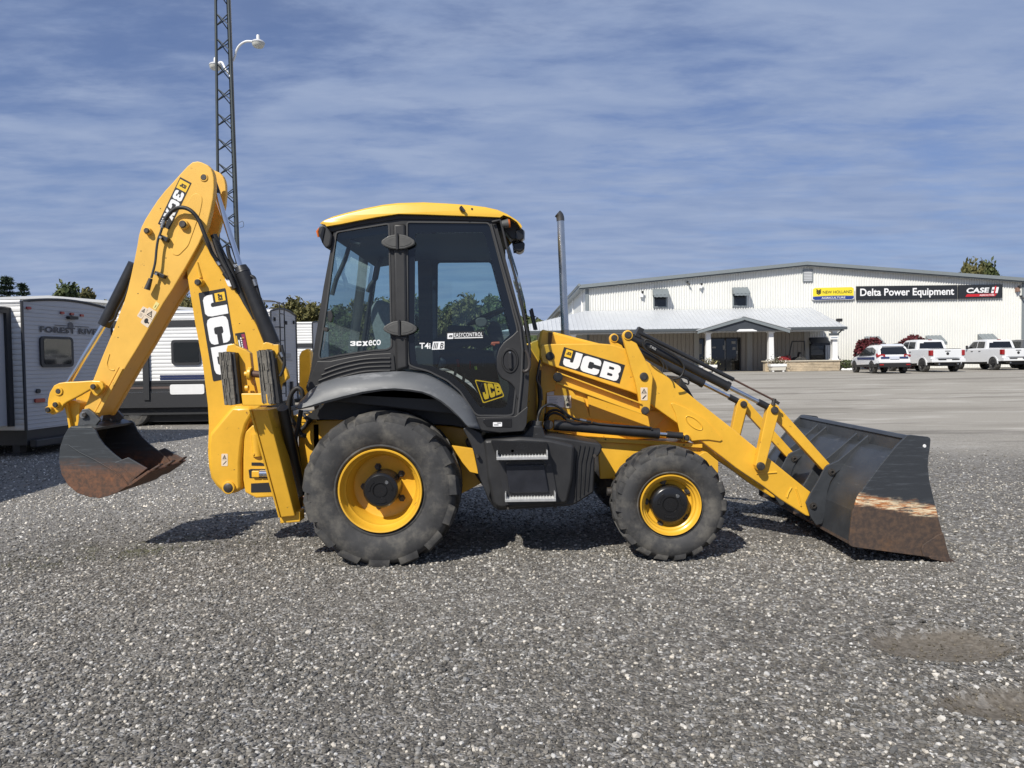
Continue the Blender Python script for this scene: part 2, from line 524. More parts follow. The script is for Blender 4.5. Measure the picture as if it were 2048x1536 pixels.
def rusty(name, base, lo, hi, axis_dir, rust=(0.115, 0.06, 0.036), rust2=(0.055, 0.036, 0.026), bright=None, soft=0.12):
    """bare steel scoured by digging: rust below a wavering wear line (measured along axis_dir in the object), paint above"""
    m = bpy.data.materials.new(name); m.use_nodes = True
    t = m.node_tree; b = t.nodes['Principled BSDF']
    co = N(t, 'ShaderNodeTexCoord')
    dot = N(t, 'ShaderNodeVectorMath', operation='DOT_PRODUCT')
    dot.inputs[1].default_value = axis_dir
    t.links.new(co.outputs['Object'], dot.inputs[0])
    def noise(scale, det, stretch=(1, 1, 1), rough=0.65):
        mp = N(t, 'ShaderNodeMapping'); mp.inputs['Scale'].default_value = stretch
        t.links.new(co.outputs['Object'], mp.inputs[0])
        n = N(t, 'ShaderNodeTexNoise'); n.inputs['Scale'].default_value = scale; n.inputs['Detail'].default_value = det
        n.inputs['Roughness'].default_value = rough
        t.links.new(mp.outputs[0], n.inputs['Vector']); return n.outputs[0]
    def math(op, a, b_):
        n = N(t, 'ShaderNodeMath', operation=op)
        for i, v in enumerate((a, b_)):
            if isinstance(v, (int, float)): n.inputs[i].default_value = v
            else: t.links.new(v, n.inputs[i])
        return n.outputs[0]
    def ramp(v, a, c, smooth=True):
        r = N(t, 'ShaderNodeMapRange', interpolation_type='SMOOTHSTEP' if smooth else 'LINEAR')
        r.inputs['From Min'].default_value = a; r.inputs['From Max'].default_value = c
        t.links.new(v, r.inputs['Value']); return r.outputs[0]
    def mix(f, a, c):
        n = N(t, 'ShaderNodeMix', data_type='RGBA')
        t.links.new(f, n.inputs['Factor'])
        for k, v in (('A', a), ('B', c)):
            if isinstance(v, tuple): n.inputs[k].default_value = (*v, 1)
            else: t.links.new(v, n.inputs[k])
        return n.outputs['Result']
    big = noise(3.0, 8)
    fine = noise(26, 8)
    streak = noise(9, 8, (0.5, 0.5, 6))
    h = math('ADD', dot.outputs['Value'], math('MULTIPLY', math('SUBTRACT', big, 0.5), soft * 2.2))
    h = math('ADD', h, math('MULTIPLY', math('SUBTRACT', streak, 0.5), soft * 1.2))
    paint = mix(ramp(streak, 0.5, 0.75), base, tuple(min(1, c * 2.1) for c in base))
    rust_c = mix(ramp(fine, 0.35, 0.7), rust2, rust)
    rust_c = mix(ramp(big, 0.52, 0.72), rust_c, (rust[0] * 1.5, rust[1] * 1.25, rust[2] * 0.9))
    f = ramp(h, lo, hi)
    c = mix(f, rust_c, paint)
    if bright:
        w0 = math('MULTIPLY', ramp(h, bright[0], bright[0] + 0.03), math('SUBTRACT', 1.0, ramp(h, bright[1] - 0.05, bright[1])))
        st2 = noise(16, 9, (0.35, 0.35, 5.5), 0.75)
        w1 = math('MULTIPLY', w0, ramp(st2, 0.40, 0.48))
        c = mix(w1, c, mix(ramp(noise(30, 6, (0.4, 0.4, 4)), 0.42, 0.58), (0.78, 0.66, 0.45), (0.42, 0.16, 0.055)))
    t.links.new(c, b.inputs['Base Color'])
    r = N(t, 'ShaderNodeMapRange'); r.inputs['To Min'].default_value = 0.75; r.inputs['To Max'].default_value = 0.42
    t.links.new(f, r.inputs['Value']); t.links.new(r.outputs[0], b.inputs['Roughness'])
    bp = N(t, 'ShaderNodeBump'); bp.inputs['Strength'].default_value = 0.2; bp.inputs['Distance'].default_value = 0.006
    t.links.new(fine, bp.inputs['Height']); t.links.new(bp.outputs[0], b.inputs['Normal'])
    return m

# ------------------------------------------------------------------ ground
def sstep(a, b, x):
    t = np.clip((x - a) / (b - a), 0, 1); return t * t * (3 - 2 * t)
POTS = [(2.42, 4.22, 0.40, 0.27), (2.50, 3.45, 0.52, 0.21)]     # x, y, half sizes of two muddy hollows
def ground_z(x, y):
    x = np.asarray(x, float); y = np.asarray(y, float)
    z = 0.52 * sstep(20, 43, y)
    near = 1 - sstep(12, 16, y)
    z = z + near * (0.010 * np.sin(1.7 * x + 0.6) * np.sin(1.3 * y + 1.0) + 0.005 * np.sin(4.1 * x + 2 * y) - 0.018)
    for cx, cy, a, b in POTS:
        d = np.sqrt(((x - cx) / a) ** 2 + ((y - cy) / b) ** 2)
        z = z - 0.055 * (1 - sstep(0.55, 1.15, d)) + 0.016 * np.exp(-((d - 1.2) / 0.22) ** 2)
    return z
def gz(x, y): return float(ground_z(x, y))

xs = np.concatenate([-np.geomspace(9.2, 900, 26)[::-1], np.arange(-9, 9.01, 0.075), np.geomspace(9.2, 900, 26)])
ys = np.concatenate([-np.geomspace(1, 300, 14)[::-1], np.arange(0, 14.01, 0.075), np.geomspace(14.4, 2500, 60)])
GX, GY = np.meshgrid(xs, ys)
GZ = ground_z(GX, GY)
nx, ny = len(xs), len(ys)
gv = np.stack([GX.ravel(), GY.ravel(), GZ.ravel()], 1)
ii = (np.arange(ny - 1)[:, None] * nx + np.arange(nx - 1)[None, :]).ravel()
gf = np.stack([ii, ii + 1, ii + nx + 1, ii + nx], 1)
gme = bpy.data.meshes.new('ground')
gme.from_pydata(gv.tolist(), [], gf.tolist())
gme.polygons.foreach_set('use_smooth', [True] * len(gme.polygons))

gm = bpy.data.materials.new('gravel_lot'); gm.use_nodes = True
t = gm.node_tree; B_ = t.nodes['Principled BSDF']
geo = N(t, 'ShaderNodeNewGeometry')
def gn(scale, det=5, stretch=(1, 1, 1), rough=0.6):
    mp = N(t, 'ShaderNodeMapping'); mp.inputs['Scale'].default_value = stretch
    t.links.new(geo.outputs['Position'], mp.inputs[0])
    n = N(t, 'ShaderNodeTexNoise'); n.inputs['Scale'].default_value = scale; n.inputs['Detail'].default_value = det
    n.inputs['Roughness'].default_value = rough
    t.links.new(mp.outputs[0], n.inputs['Vector']); return n.outputs[0]
def gmth(op, a, b_, clamp=False):
    n = N(t, 'ShaderNodeMath', operation=op); n.use_clamp = clamp
    for i, v in enumerate((a, b_)):
        if isinstance(v, (int, float)): n.inputs[i].default_value = v
        else: t.links.new(v, n.inputs[i])
    return n.outputs[0]
def grmp(v, a, c, lo=0, hi=1):
    r = N(t, 'ShaderNodeMapRange', interpolation_type='SMOOTHSTEP')
    r.inputs['From Min'].default_value = a; r.inputs['From Max'].default_value = c
    r.inputs['To Min'].default_value = lo; r.inputs['To Max'].default_value = hi
    t.links.new(v, r.inputs['Value']); return r.outputs[0]
def gmix(f, a, c, blend='MIX'):
    n = N(t, 'ShaderNodeMix', data_type='RGBA', blend_type=blend)
    if isinstance(f, (int, float)): n.inputs['Factor'].default_value = f
    else: t.links.new(f, n.inputs['Factor'])
    for k, v in (('A', a), ('B', c)):
        if isinstance(v, tuple): n.inputs[k].default_value = (*v, 1)
        else: t.links.new(v, n.inputs[k])
    return n.outputs['Result']
sp = N(t, 'ShaderNodeSeparateXYZ'); t.links.new(geo.outputs['Position'], sp.inputs[0])
def gvor(scale):
    v = N(t, 'ShaderNodeTexVoronoi'); v.inputs['Scale'].default_value = scale
    t.links.new(geo.outputs['Position'], v.inputs['Vector'])
    s2 = N(t, 'ShaderNodeSeparateColor'); t.links.new(v.outputs['Color'], s2.inputs[0])
    return v.outputs['Distance'], s2.outputs[0]
vd, vc = gvor(62)
vd2, vc2 = gvor(28)
n_big = gn(0.35, 5); n_mid = gn(1.6, 6); n_fine = gn(40, 5)
stone_c = gmix(grmp(vc, 0.05, 1.0), (0.094, 0.087, 0.077), (0.262, 0.246, 0.222))
stone_c = gmix(grmp(vc, 0.90, 0.95), stone_c, (0.50, 0.49, 0.47))
stone2 = gmix(grmp(vc2, 0.05, 1.0), (0.099, 0.092, 0.082), (0.272, 0.256, 0.231))
stone2 = gmix(grmp(vc2, 0.86, 0.94), stone2, (0.52, 0.51, 0.49))
stone_c = gmix(0.45, stone_c, stone2)
stone_c = gmix(gmth('MULTIPLY', grmp(n_mid, 0.35, 0.65), 0.4), stone_c, gmix(1.0, stone_c, (0.72, 0.70, 0.68), 'MULTIPLY'))
# paler, compacted stone dust over most of the lot further back
far_c = gmix(grmp(n_fine, 0.35, 0.65), (0.285, 0.262, 0.222), (0.375, 0.348, 0.300))
streaks = gn(0.5, 7, (0.22, 1.5, 1))
far_c = gmix(gmth('MULTIPLY', grmp(streaks, 0.50, 0.64), 0.8), far_c, (0.165, 0.148, 0.125))
far_c = gmix(gmth('MULTIPLY', grmp(gn(0.9, 6, (0.35, 1.2, 1)), 0.52, 0.66), 0.6), far_c, (0.47, 0.44, 0.39))
far_c = gmix(gmth('MULTIPLY', grmp(gn(0.16, 7, (0.5, 1.6, 1)), 0.50, 0.64), 0.55), far_c, (0.21, 0.19, 0.158))
pale = gmix(0.5, stone_c, (0.30, 0.285, 0.265))
lf = gmth('MULTIPLY', grmp(gmth('ADD', sp.outputs['Y'], gmth('MULTIPLY', sp.outputs['X'], -0.75)), 9.2, 11.6), 0.75)
stone_c = gmix(lf, stone_c, pale)
ff = grmp(gmth('ADD', gmth('ADD', sp.outputs['Y'], gmth('MULTIPLY', sp.outputs['X'], 0.55)), gmth('ADD', gmth('MULTIPLY', n_big, 6.0), gmth('MULTIPLY', n_mid, 5.0))), 17.0, 29.0)
col = gmix(ff, stone_c, far_c)
# muddy hollows, and a faint green fringe of weeds on the left
mud = None
for cx, cy, a, b in POTS:
    ex = gmth('DIVIDE', gmth('SUBTRACT', sp.outputs['X'], cx), a)
    ey = gmth('DIVIDE', gmth('SUBTRACT', sp.outputs['Y'], cy), b)
    d = gmth('ADD', gmth('MULTIPLY', ex, ex), gmth('MULTIPLY', ey, ey))
    d = gmth('ADD', d, gmth('MULTIPLY', gmth('SUBTRACT', n_mid, 0.5), 2.4))
    e = grmp(d, 0.5, 1.25, 1, 0)
    mud = e if mud is None else gmth('MAXIMUM', mud, e)
col = gmix(gmth('MULTIPLY', mud, 0.85), col, gmix(grmp(n_fine, 0.3, 0.7), (0.085, 0.072, 0.056), (0.165, 0.143, 0.115)))
wx = gmth('ADD', sp.outputs['Y'], gmth('MULTIPLY', sp.outputs['X'], -0.55))
weed = gmth('MULTIPLY', grmp(wx, 8.0, 8.5), grmp(wx, 8.7, 9.4, 1, 0))
weed = gmth('MULTIPLY', weed, gmth('MULTIPLY', grmp(n_mid, 0.5, 0.66), grmp(sp.outputs['X'], -3.2, -2.4, 1, 0)))
col = gmix(gmth('MULTIPLY', weed, 0.55), col, (0.10, 0.105, 0.035))
t.links.new(col, B_.inputs['Base Color'])
B_.inputs['Roughness'].default_value = 0.92
B_.inputs['Specular IOR Level'].default_value = 0.25
hgt = gmth('ADD', gmth('MULTIPLY', vd, 0.9), gmth('MULTIPLY', vd2, 0.7))
bmp = N(t, 'ShaderNodeBump'); bmp.inputs['Distance'].default_value = 0.02
t.links.new(gmth('MULTIPLY', gmth('SUBTRACT', 1.0, gmth('MAXIMUM', gmth('MULTIPLY', ff, 0.8), gmth('MULTIPLY', mud, 0.75))), 0.7), bmp.inputs['Strength'])
t.links.new(gmth('SUBTRACT', 1.0, hgt), bmp.inputs['Height'])
t.links.new(bmp.outputs[0], B_.inputs['Normal'])
gme.materials.append(gm)
ground = bpy.data.objects.new('ground', gme); COL.objects.link(ground)
tag(ground, 'grey gravel lot that turns to pale compacted stone further back', kind='structure')

# loose stones, instanced over the near part of the lot
rng = np.random.default_rng(7)
stone_col = bpy.data.collections.new('stone_shapes')
sm = bpy.data.materials.new('loose_stone'); sm.use_nodes = True
ts = sm.node_tree; bs = ts.nodes['Principled BSDF']
at = N(ts, 'ShaderNodeAttribute', attribute_type='INSTANCER', attribute_name='tint')
ts.links.new(at.outputs['Color'], bs.inputs['Base Color'])
bs.inputs['Roughness'].default_value = 0.8; bs.inputs['Specular IOR Level'].default_value = 0.35
for k in range(7):
    bm = bmesh.new()
    bmesh.ops.create_icosphere(bm, subdivisions=1, radius=1.0)
    rr = random.Random(k)
    ax = (1.0, rr.uniform(0.6, 0.95), rr.uniform(0.42, 0.70))
    for v in bm.verts:
        f = rr.uniform(0.78, 1.15)
        v.co = Vector((v.co.x * ax[0] * f, v.co.y * ax[1] * f, v.co.z * ax[2] * f))
    me = bpy.data.meshes.new('stone'); bm.to_mesh(me); bm.free()
    me.materials.append(sm)
    o = bpy.data.objects.new('stone', me); stone_col.objects.link(o)
P, S, T = [], [], []
for y0, y1, dens, smin, smax in ((2.2, 4.2, 3300, 0.0050, 0.0165), (4.2, 6.5, 2200, 0.0055, 0.0165), (6.5, 9.5, 1000, 0.006, 0.017), (9.5, 14.5, 330, 0.008, 0.02), (14.5, 20.0, 130, 0.010, 0.022)):
    wid = 0.74 * y1 + 0.6
    n = int(dens * (y1 - y0) * 2 * wid)
    x = rng.uniform(-wid, wid, n); y = rng.uniform(y0, y1, n)
    keep = np.abs(x) < 0.74 * y + 0.6
    for cx, cy, a, b in POTS:
        d = ((x - cx) / a) ** 2 + ((y - cy) / b) ** 2
        keep &= (d + 0.40 * rng.normal(size=n) > 0.95) | (rng.random(n) < 0.40)
    keep &= rng.random(n) > sstep(10.5, 17.5, y + 0.55 * x + 1.2 * np.sin(0.9 * x + 0.4 * y))
    clump = 0.5 + 0.5 * np.sin(1.1 * x + 0.7 * y + 1.3 * np.sin(0.8 * y)) * np.sin(1.9 * y - 0.5 * x)
    keep &= rng.random(n) < 0.62 + 0.38 * clump
    x, y = x[keep], y[keep]; n = len(x)
    s = smin + (smax - smin) * rng.random(n) ** 1.9
    s[rng.random(n) < 0.012] *= 1.6
    lane = np.maximum(np.exp(-((y - 3.55 - .14 * x) / .20) ** 2), np.exp(-((y - 5.15 - .12 * x) / .24) ** 2)) * (0.6 + 0.4 * np.sin(1.3 * x + 2))
    s = s * (1 - 0.30 * np.clip(lane, 0, 1))
    inpit = np.zeros(n, bool)
    for cx, cy, a, b in POTS: inpit |= ((x - cx) / a) ** 2 + ((y - cy) / b) ** 2 < 0.9
    s[inpit] *= 0.62
    z = ground_z(x, y) + s * 0.22 + 0.004 * inpit
    P.append(np.stack([x, y, z], 1)); S.append(s)
    u = rng.random(n)
    drift = 0.85 + 0.30 * (0.5 + 0.5 * np.sin(0.55 * x - 0.9 * y + 1.5 * np.sin(0.5 * y + 0.3 * x)))
    g = (0.072 + 0.160 * u ** 1.4) * drift
    hi = rng.random(n) < 0.20 * drift
    g[hi] = rng.uniform(0.24, 0.55, hi.sum())
    wpale = np.clip((y - 0.75 * x - 9.0) / 3, 0, 1)
    g = g * (1 + 0.5 * wpale)  # stones turn paler towards the back left
    g[inpit] = np.minimum(g[inpit], 0.15) * 0.9
    w = rng.uniform(-1, 1, n); w[inpit] = 2.2
    T.append(np.stack([g * (1.13 + 0.06 * w), g * (1.07 + 0.01 * w), g * (0.965 - 0.06 * w)], 1))
P = np.concatenate(P); S = np.concatenate(S); T = np.concatenate(T); n = len(P)
pme = bpy.data.meshes.new('gravel')
pme.vertices.add(n); pme.vertices.foreach_set('co', P.astype(np.float32).ravel())
def attr(name, typ, data, key):
    a = pme.attributes.new(name, typ, 'POINT'); a.data.foreach_set(key, data.ravel())
attr('scl', 'FLOAT_VECTOR', np.repeat(S[:, None], 3, 1).astype(np.float32), 'vector')
attr('rot', 'FLOAT_VECTOR', np.stack([rng.uniform(-.45, .45, n), rng.uniform(-.45, .45, n), rng.uniform(0, 6.283, n)], 1).astype(np.float32), 'vector')
attr('idx', 'INT', rng.integers(0, 7, n).astype(np.int32), 'value')
attr('tint', 'FLOAT_COLOR', np.concatenate([T, np.ones((n, 1))], 1).astype(np.float32), 'color')
gob = bpy.data.objects.new('gravel', pme); COL.objects.link(gob)
tag(gob, 'loose grey and white gravel strewn over the lot', kind='stuff')
ng = bpy.data.node_groups.new('scatter', 'GeometryNodeTree')
ng.interface.new_socket('Geometry', in_out='INPUT', socket_type='NodeSocketGeometry')
ng.interface.new_socket('Geometry', in_out='OUTPUT', socket_type='NodeSocketGeometry')
gi = ng.nodes.new('NodeGroupInput'); go = ng.nodes.new('NodeGroupOutput')
iop = ng.nodes.new('GeometryNodeInstanceOnPoints')
ci = ng.nodes.new('GeometryNodeCollectionInfo')
ci.inputs['Collection'].default_value = stone_col
ci.inputs['Separate Children'].default_value = True; ci.inputs['Reset Children'].default_value = True
def nattr(name, dt):
    a = ng.nodes.new('GeometryNodeInputNamedAttribute'); a.data_type = dt; a.inputs['Name'].default_value = name
    return a.outputs['Attribute']
e2r = ng.nodes.new('FunctionNodeEulerToRotation')
ng.links.new(nattr('rot', 'FLOAT_VECTOR'), e2r.inputs[0])
ng.links.new(gi.outputs[0], iop.inputs['Points'])
ng.links.new(ci.outputs[0], iop.inputs['Instance'])
iop.inputs['Pick Instance'].default_value = True
ng.links.new(nattr('idx', 'INT'), iop.inputs['Instance Index'])
ng.links.new(e2r.outputs[0], iop.inputs['Rotation'])
ng.links.new(nattr('scl', 'FLOAT_VECTOR'), iop.inputs['Scale'])
ng.links.new(iop.outputs[0], go.inputs[0])
md = gob.modifiers.new('scatter', 'NODES'); md.node_group = ng
# ------------------------------------------------------------------ backhoe loader
BH = empty('backhoe_loader', (0.0, 7.05, 0), 0, 'yellow and black backhoe loader with cab, standing on the gravel in the foreground', 'backhoe loader')

# ---------- wheels
def wheel(cx, cz, Yf, wdt, R, rim, hub, nlug, spin, side, nbolt=5, lugw=0.30):
    """Yf: outer face, side=+1 when the width runs away from the camera"""
    Yc = Yf + side * wdt / 2
    g = lambda y: Yf + side * y
    w = empty('wheel', (cx, Yc, cz)); w.parent = BH; w.matrix_parent_inverse = root_inv(BH)
    C = (cx, cz)
    pr = [(rim * 0.97, 0.075), (rim * 1.01, 0.035), (rim * 1.06, 0.018), (rim * 1.10, 0.022), (rim * 1.14, 0.012), (0.5 * (rim * 1.1 + 0.86 * R), -0.012), (0.80 * R, -0.010),
          (0.865 * R, -0.002), (0.90 * R, 0.012), (0.938 * R, 0.05), (0.955 * R, 0.14)]
    prof = pr + [(r, wdt - y) for r, y in reversed(pr)]
    mb = MB().latheY([(r, g(y)) for r, y in prof], C, 96)
    pitch = 2 * math.pi / nlug
    for k in range(nlug):
        for half in (0, 1):
            th0 = spin + k * pitch + half * pitch / 2
            st = [(0.004, 0.85 * R, 0.82 * R, lugw * 1.25, 0), (-0.003, 0.905 * R, 0.85 * R, lugw * 1.12, 0.0), (0.008, 0.962 * R, 0.88 * R, lugw * 1.02, 0.03), (0.045, 0.990 * R, 0.90 * R, lugw * 0.92, 0.10),
                  (0.28 * wdt, 0.998 * R, 0.92 * R, lugw * 0.66, 0.5), (0.55 * wdt, 1.0 * R, 0.93 * R, lugw * 0.58, 1.0)]
            vs = []
            for y, ro, ri, hw, sh in st:
                yy = y if half == 0 else wdt - y
                thc = th0 - sh * pitch * 0.85
                for r, sg in ((ri, -1.12), (ro, -1), (ro, 1), (ri, 1.12)):
                    a = thc + sg * hw * pitch
                    vs.append((cx + r * math.cos(a), g(yy), cz + r * math.sin(a)))
            fs = [(0, 1, 2, 3)]
            for i in range(len(st) - 1):
                b = 4 * i
                fs += [(b, b + 4, b + 5, b + 1), (b + 1, b + 5, b + 6, b + 2), (b + 2, b + 6, b + 7, b + 3), (b + 3, b + 7, b + 4, b)]
            b = 4 * (len(st) - 1)
            fs.append((b + 3, b + 2, b + 1, b))
            mb.add(vs, fs)
    ty = mb.build('tyre', TYRE, w, smooth=38)
    # rim: flange, stepped barrel, disc
    d = 0.25 if wdt > 0.4 else 0.12
    pf = [(rim * 0.985, 0.040), (rim * 1.0, 0.014), (rim * 0.985, 0.004), (rim * 0.955, 0.006), (rim * 0.93, 0.03), (rim * 0.905, 0.3 * d), (rim * 0.86, 0.36 * d), (rim * 0.835, 0.55 * d),
          (rim * 0.79, 0.62 * d), (rim * 0.755, d - 0.01), (rim * 0.69, d), (hub * 0.5, d), (hub * 0.5, d + 0.03), (rim * 0.9, wdt * 0.7), (rim * 0.98, wdt - 0.05)]
    rm = MB().latheY([(r, g(y)) for r, y in pf], C, 72).build('rim', Y_PAINT, w, smooth=35)
    hb = MB().latheY([(0, g(0.030)), (hub * 0.36, g(0.030)), (hub * 0.38, g(0.036)), (hub * 0.42, g(0.036)), (hub * 0.44, g(0.026)), (hub * 0.86, g(0.026)), (hub * 0.92, g(0.032)), (hub, g(0.045)), (hub * 1.03, g(d + 0.01))], C, 48)
    for k in range(3):
        a0 = spin + k * 2.1
        for q in range(6):
            a1, a2 = a0 + q * 0.16, a0 + (q + 1) * 0.16
            hb.hexa([Vector((cx + r * math.cos(a), g(0.020), cz + r * math.sin(a))) for r, a in ((hub * 0.58, a1), (hub * 0.72, a1), (hub * 0.72, a2), (hub * 0.58, a2))],
                    [Vector((cx + r * math.cos(a), g(0.032), cz + r * math.sin(a))) for r, a in ((hub * 0.58, a1), (hub * 0.72, a1), (hub * 0.72, a2), (hub * 0.58, a2))])
    hb.build('hub', BLACK_G, w, smooth=35)
    for k in range(nbolt):
        a = spin + 0.55 + k * 2 * math.pi / nbolt
        bx, bz = cx + hub * 1.22 * math.cos(a), cz + hub * 1.22 * math.sin(a)
        MB().latheY([(0, g(d - 0.035)), (0.017, g(d - 0.035)), (0.020, g(d - 0.02)), (0.020, g(d - 0.012)), (0.03, g(d - 0.012)), (0.03, g(d + 0.01))], (bx, bz), 6).build('bolt', PINM, w)
    MB().latheY([(0, g(0.018)), (0.014, g(0.018)), (0.017, g(0.03))], (cx + hub * 0.6 * math.cos(0.9 if nlug < 20 else -0.4), cz + hub * 0.6 * math.sin(0.9 if nlug < 20 else -0.4)), 12).build('plug', STEEL, w)
    return w
S6 = 6.0 / FPX
rc = W(761, 988, 6.0); fc = W(1342, 1011, 6.0)
wheel(rc.x, 0.600, 5.97, 0.50, 0.645, 85 * S6, 35.5 * S6, 15, 0.08, 1)
wheel(fc.x, 0.447, 5.99, 0.34, 0.468, 62 * S6, 38 * S6, 18, 0.0, 1, lugw=0.27)
wheel(rc.x, 0.600, 8.13, 0.50, 0.645, 85 * S6, 35.5 * S6, 15, 0.4, -1)
wheel(fc.x, 0.447, 8.11, 0.34, 0.468, 62 * S6, 38 * S6, 18, 0.3, -1, lugw=0.27)
cyl('rear_axle', (rc.x, 6.2, 0.612), (rc.x, 7.9, 0.612), 0.13, BLACK_P, BH)
cyl('front_axle', (fc.x, 6.15, 0.455), (fc.x, 7.95, 0.455), 0.09, BLACK_P, BH)
cyl('steering_joint', tuple(W(1214, 983, 6.25)), tuple(W(1246, 983, 6.25)), 0.035, PINM, BH)

# ---------- dipper (outer boom section)
YD = 6.60
dip_l = [(395, 322.5), (385, 324), (375, 332), (360, 348), (345, 365), (330, 381), (315, 400), (302.5, 419), (290, 439), (282.5, 454), (277.5, 470), (274, 492), (269, 517), (262, 550), (255, 580), (247.5, 605), (241, 621), (227, 659), (204, 714), (186, 760), (177, 796), (168, 816), (168, 828)]
dip_r = [(192, 836), (196, 830), (254, 730), (275, 696), (302, 650), (327, 606), (345, 579), (371, 535), (397, 489), (405, 471), (414, 451), (421, 422), (426, 397), (428, 375), (427.5, 356), (425.6, 346), (422, 337.5), (415, 330), (402, 324)]
DIP = prism('dipper', dip_l + dip_r, YD, YD + 0.075, Y_FADE_HAZE, BH, bevel=0.008)
prism('far_side_plate', dip_l + dip_r, YD + 0.27, YD + 0.32, Y_FADE_HAZE, DIP, bevel=0.006, Yp=YD)
core = [(330, 470), (279, 480), (276, 492), (271, 517), (264, 550), (257, 580), (249.5, 605), (243, 621), (229, 659), (206, 714), (188, 760), (179, 796), (171, 816), (172, 828), (191, 833), (195, 828), (253, 728.5), (274, 694.5), (301, 648.5), (326, 604.5), (344, 577.5), (358, 555), (345, 520)]
prism('dipper_core', core, YD + 0.07, YD + 0.275, Y_FADE_HAZE, DIP, bevel=0, Yp=YD)
prism('edge_strip', [(241, 735), (246, 737), (199, 826), (190, 826)], YD - 0.010, YD + 0.01, Y_FADE_HAZE, DIP, bevel=0.004)
prism('edge_strip', [(236, 733), (238.5, 734), (190.5, 824), (187, 826)], YD - 0.005, YD + 0.01, Y_FADE_HAZE, DIP, bevel=0.003)
MB().tube([W(x, y, YD) for x, y in spline([(219, 708), (216, 718), (214, 728), (217, 736), (224, 740), (229, 740)], 4)], 0.006, 8).build('weld', Y_FADE_HAZE, DIP, smooth=60)
# long raised pressing on the side of the dipper
press = roundpoly([(392, 386), (404, 392), (404, 405), (399, 428), (376, 492), (356, 512), (343, 508), (348, 486), (372, 408), (384, 390)], 7, 5)
prism('pressing', press, YD - 0.005, YD + 0.01, Y_FADE_HAZE, DIP, bevel=0.003)
pin('pin', 408, 355, YD, 6, 0.012, PINM, DIP, ring=8.2, ringmat=Y_FADE_HAZE)
pin('pin', 369.5, 450, YD, 7, 0.055, PINM, DIP, ring=9.5, ringmat=Y_FADE_HAZE)
pin('pin', 298, 463, YD, 5.3, 0.055, PINM, DIP, ring=7, ringmat=Y_FADE_HAZE)
for x, y in ((321, 417), (282, 502), (332, 516), (276, 587), (237, 654), (236, 675)):
    pin('bolt_hole', x, y, YD, 1.3, 0.001, BLACK_L, DIP, seg=10)
# dipper decal: black strip with yellow badge and white model lettering
u_ = Vector((22.5, 12)); v_ = Vector((-44.6, 93.5))
tl = Vector((360.6, 354)); tr = tl + u_; bl = tl + v_; br = bl + u_
dq = pxq([tl, tr, br, bl], YD)
D1 = plate('decal', quad_off(dq, 0.0025), BLACK_L, DIP, 0.0025)
f = on_quad(quad_off(dq, 0.004))
mb = MB(); put_geo(mb, RECT, f, (0.08, .785, .93, .965)); mb.build('badge', YEL_L, D1)
f2 = on_quad(quad_off(dq, 0.0055))
mb = MB()
for ch, x0, x1 in (('J', .26, .42), ('C', .44, .60), ('B', .62, .78)):
    put_geo(mb, glyph_geo(ch), f2, (x0, .84, x1, .91))
mb.build('badge_lettering', BLACK_L, D1)
def vert_glyph(mb, ch, f, v0, v1, u0=0.12, u1=0.9):
    """letters that read down the strip (tops to the right, as a sideways word)"""
    vs, fs = glyph_geo(ch)
    mb.add([f(u0 + (u1 - u0) * y, v1 - (v1 - v0) * x) for x, y in vs], fs)
mb = MB()
for ch, v0, v1 in (('3', .575, .755), ('C', .375, .555), ('X', .175, .355)):
    vert_glyph(mb, ch, f, v0, v1)
vs, fs = text_geo('eco', 0.02)
mb.add([f(.14 + .45 * y, .155 - .13 * x) for x, y in vs], fs)
mb.build('decal_lettering', WHITE_L, D1)
# warning stickers
def warn_sticker(parent, corners, Y, mat=CREAM_L, icon='two'):
    q = pxq(corners, Y)
    p = plate('warning_label', quad_off(q, 0.0025), mat, parent, 0.002, rr=0.1)
    f = on_quad(quad_off(q, 0.0035))
    mb = MB()
    if icon == 'two':
        put_geo(mb, TRIRING, f, (.18, .58, .82, .92)); put_geo(mb, TRI, f, (.44, .66, .56, .8))
        put_geo(mb, poly_geo(circle(.5, .5, .5, 12)), f, (.25, .12, .68, .42))
        put_geo(mb, RECT, f, (0.04, .495, .96, .51)); put_geo(mb, RECT, f, (.6, .2, .85, .28))
    elif icon == 'fork':
        put_geo(mb, TRIRING, f, (.18, .58, .82, .92)); put_geo(mb, TRI, f, (.42, .66, .58, .8))
        put_geo(mb, ([(0, 0), (.25, 0), (1, .9), (.85, 1)], [(0, 1, 2, 3)]), f, (.2, .12, .85, .42))
        put_geo(mb, RECT, f, (0.04, .495, .96, .51))
    elif icon == 'book':
        put_geo(mb, TRIRING, f, (.2, .55, .8, .9)); put_geo(mb, TRI, f, (.42, .6, .58, .75))
        for k in range(4): put_geo(mb, RECT, f, (.25, .14 + .08 * k, .75, .16 + .08 * k))
    else:
        put_geo(mb, TRI, f, (.4, .4, .6, .7)); put_geo(mb, RECT, f, (.45, .2, .55, .45))
    mb.build('symbol', BLACK_L, p)
    return p
warn_sticker(DIP, [(298, 614), (314, 624), (296, 656), (281, 645)], YD)
warn_sticker(DIP, [(286, 612.5), (297, 618), (283.5, 638), (274, 632)], YD, icon='book')
warn_sticker(DIP, [(312.5, 602.5), (319, 607.5), (311, 620), (305, 616)], YD, smat('pale_yellow_label', (0.75, 0.65, 0.25), 0.5), icon='x')
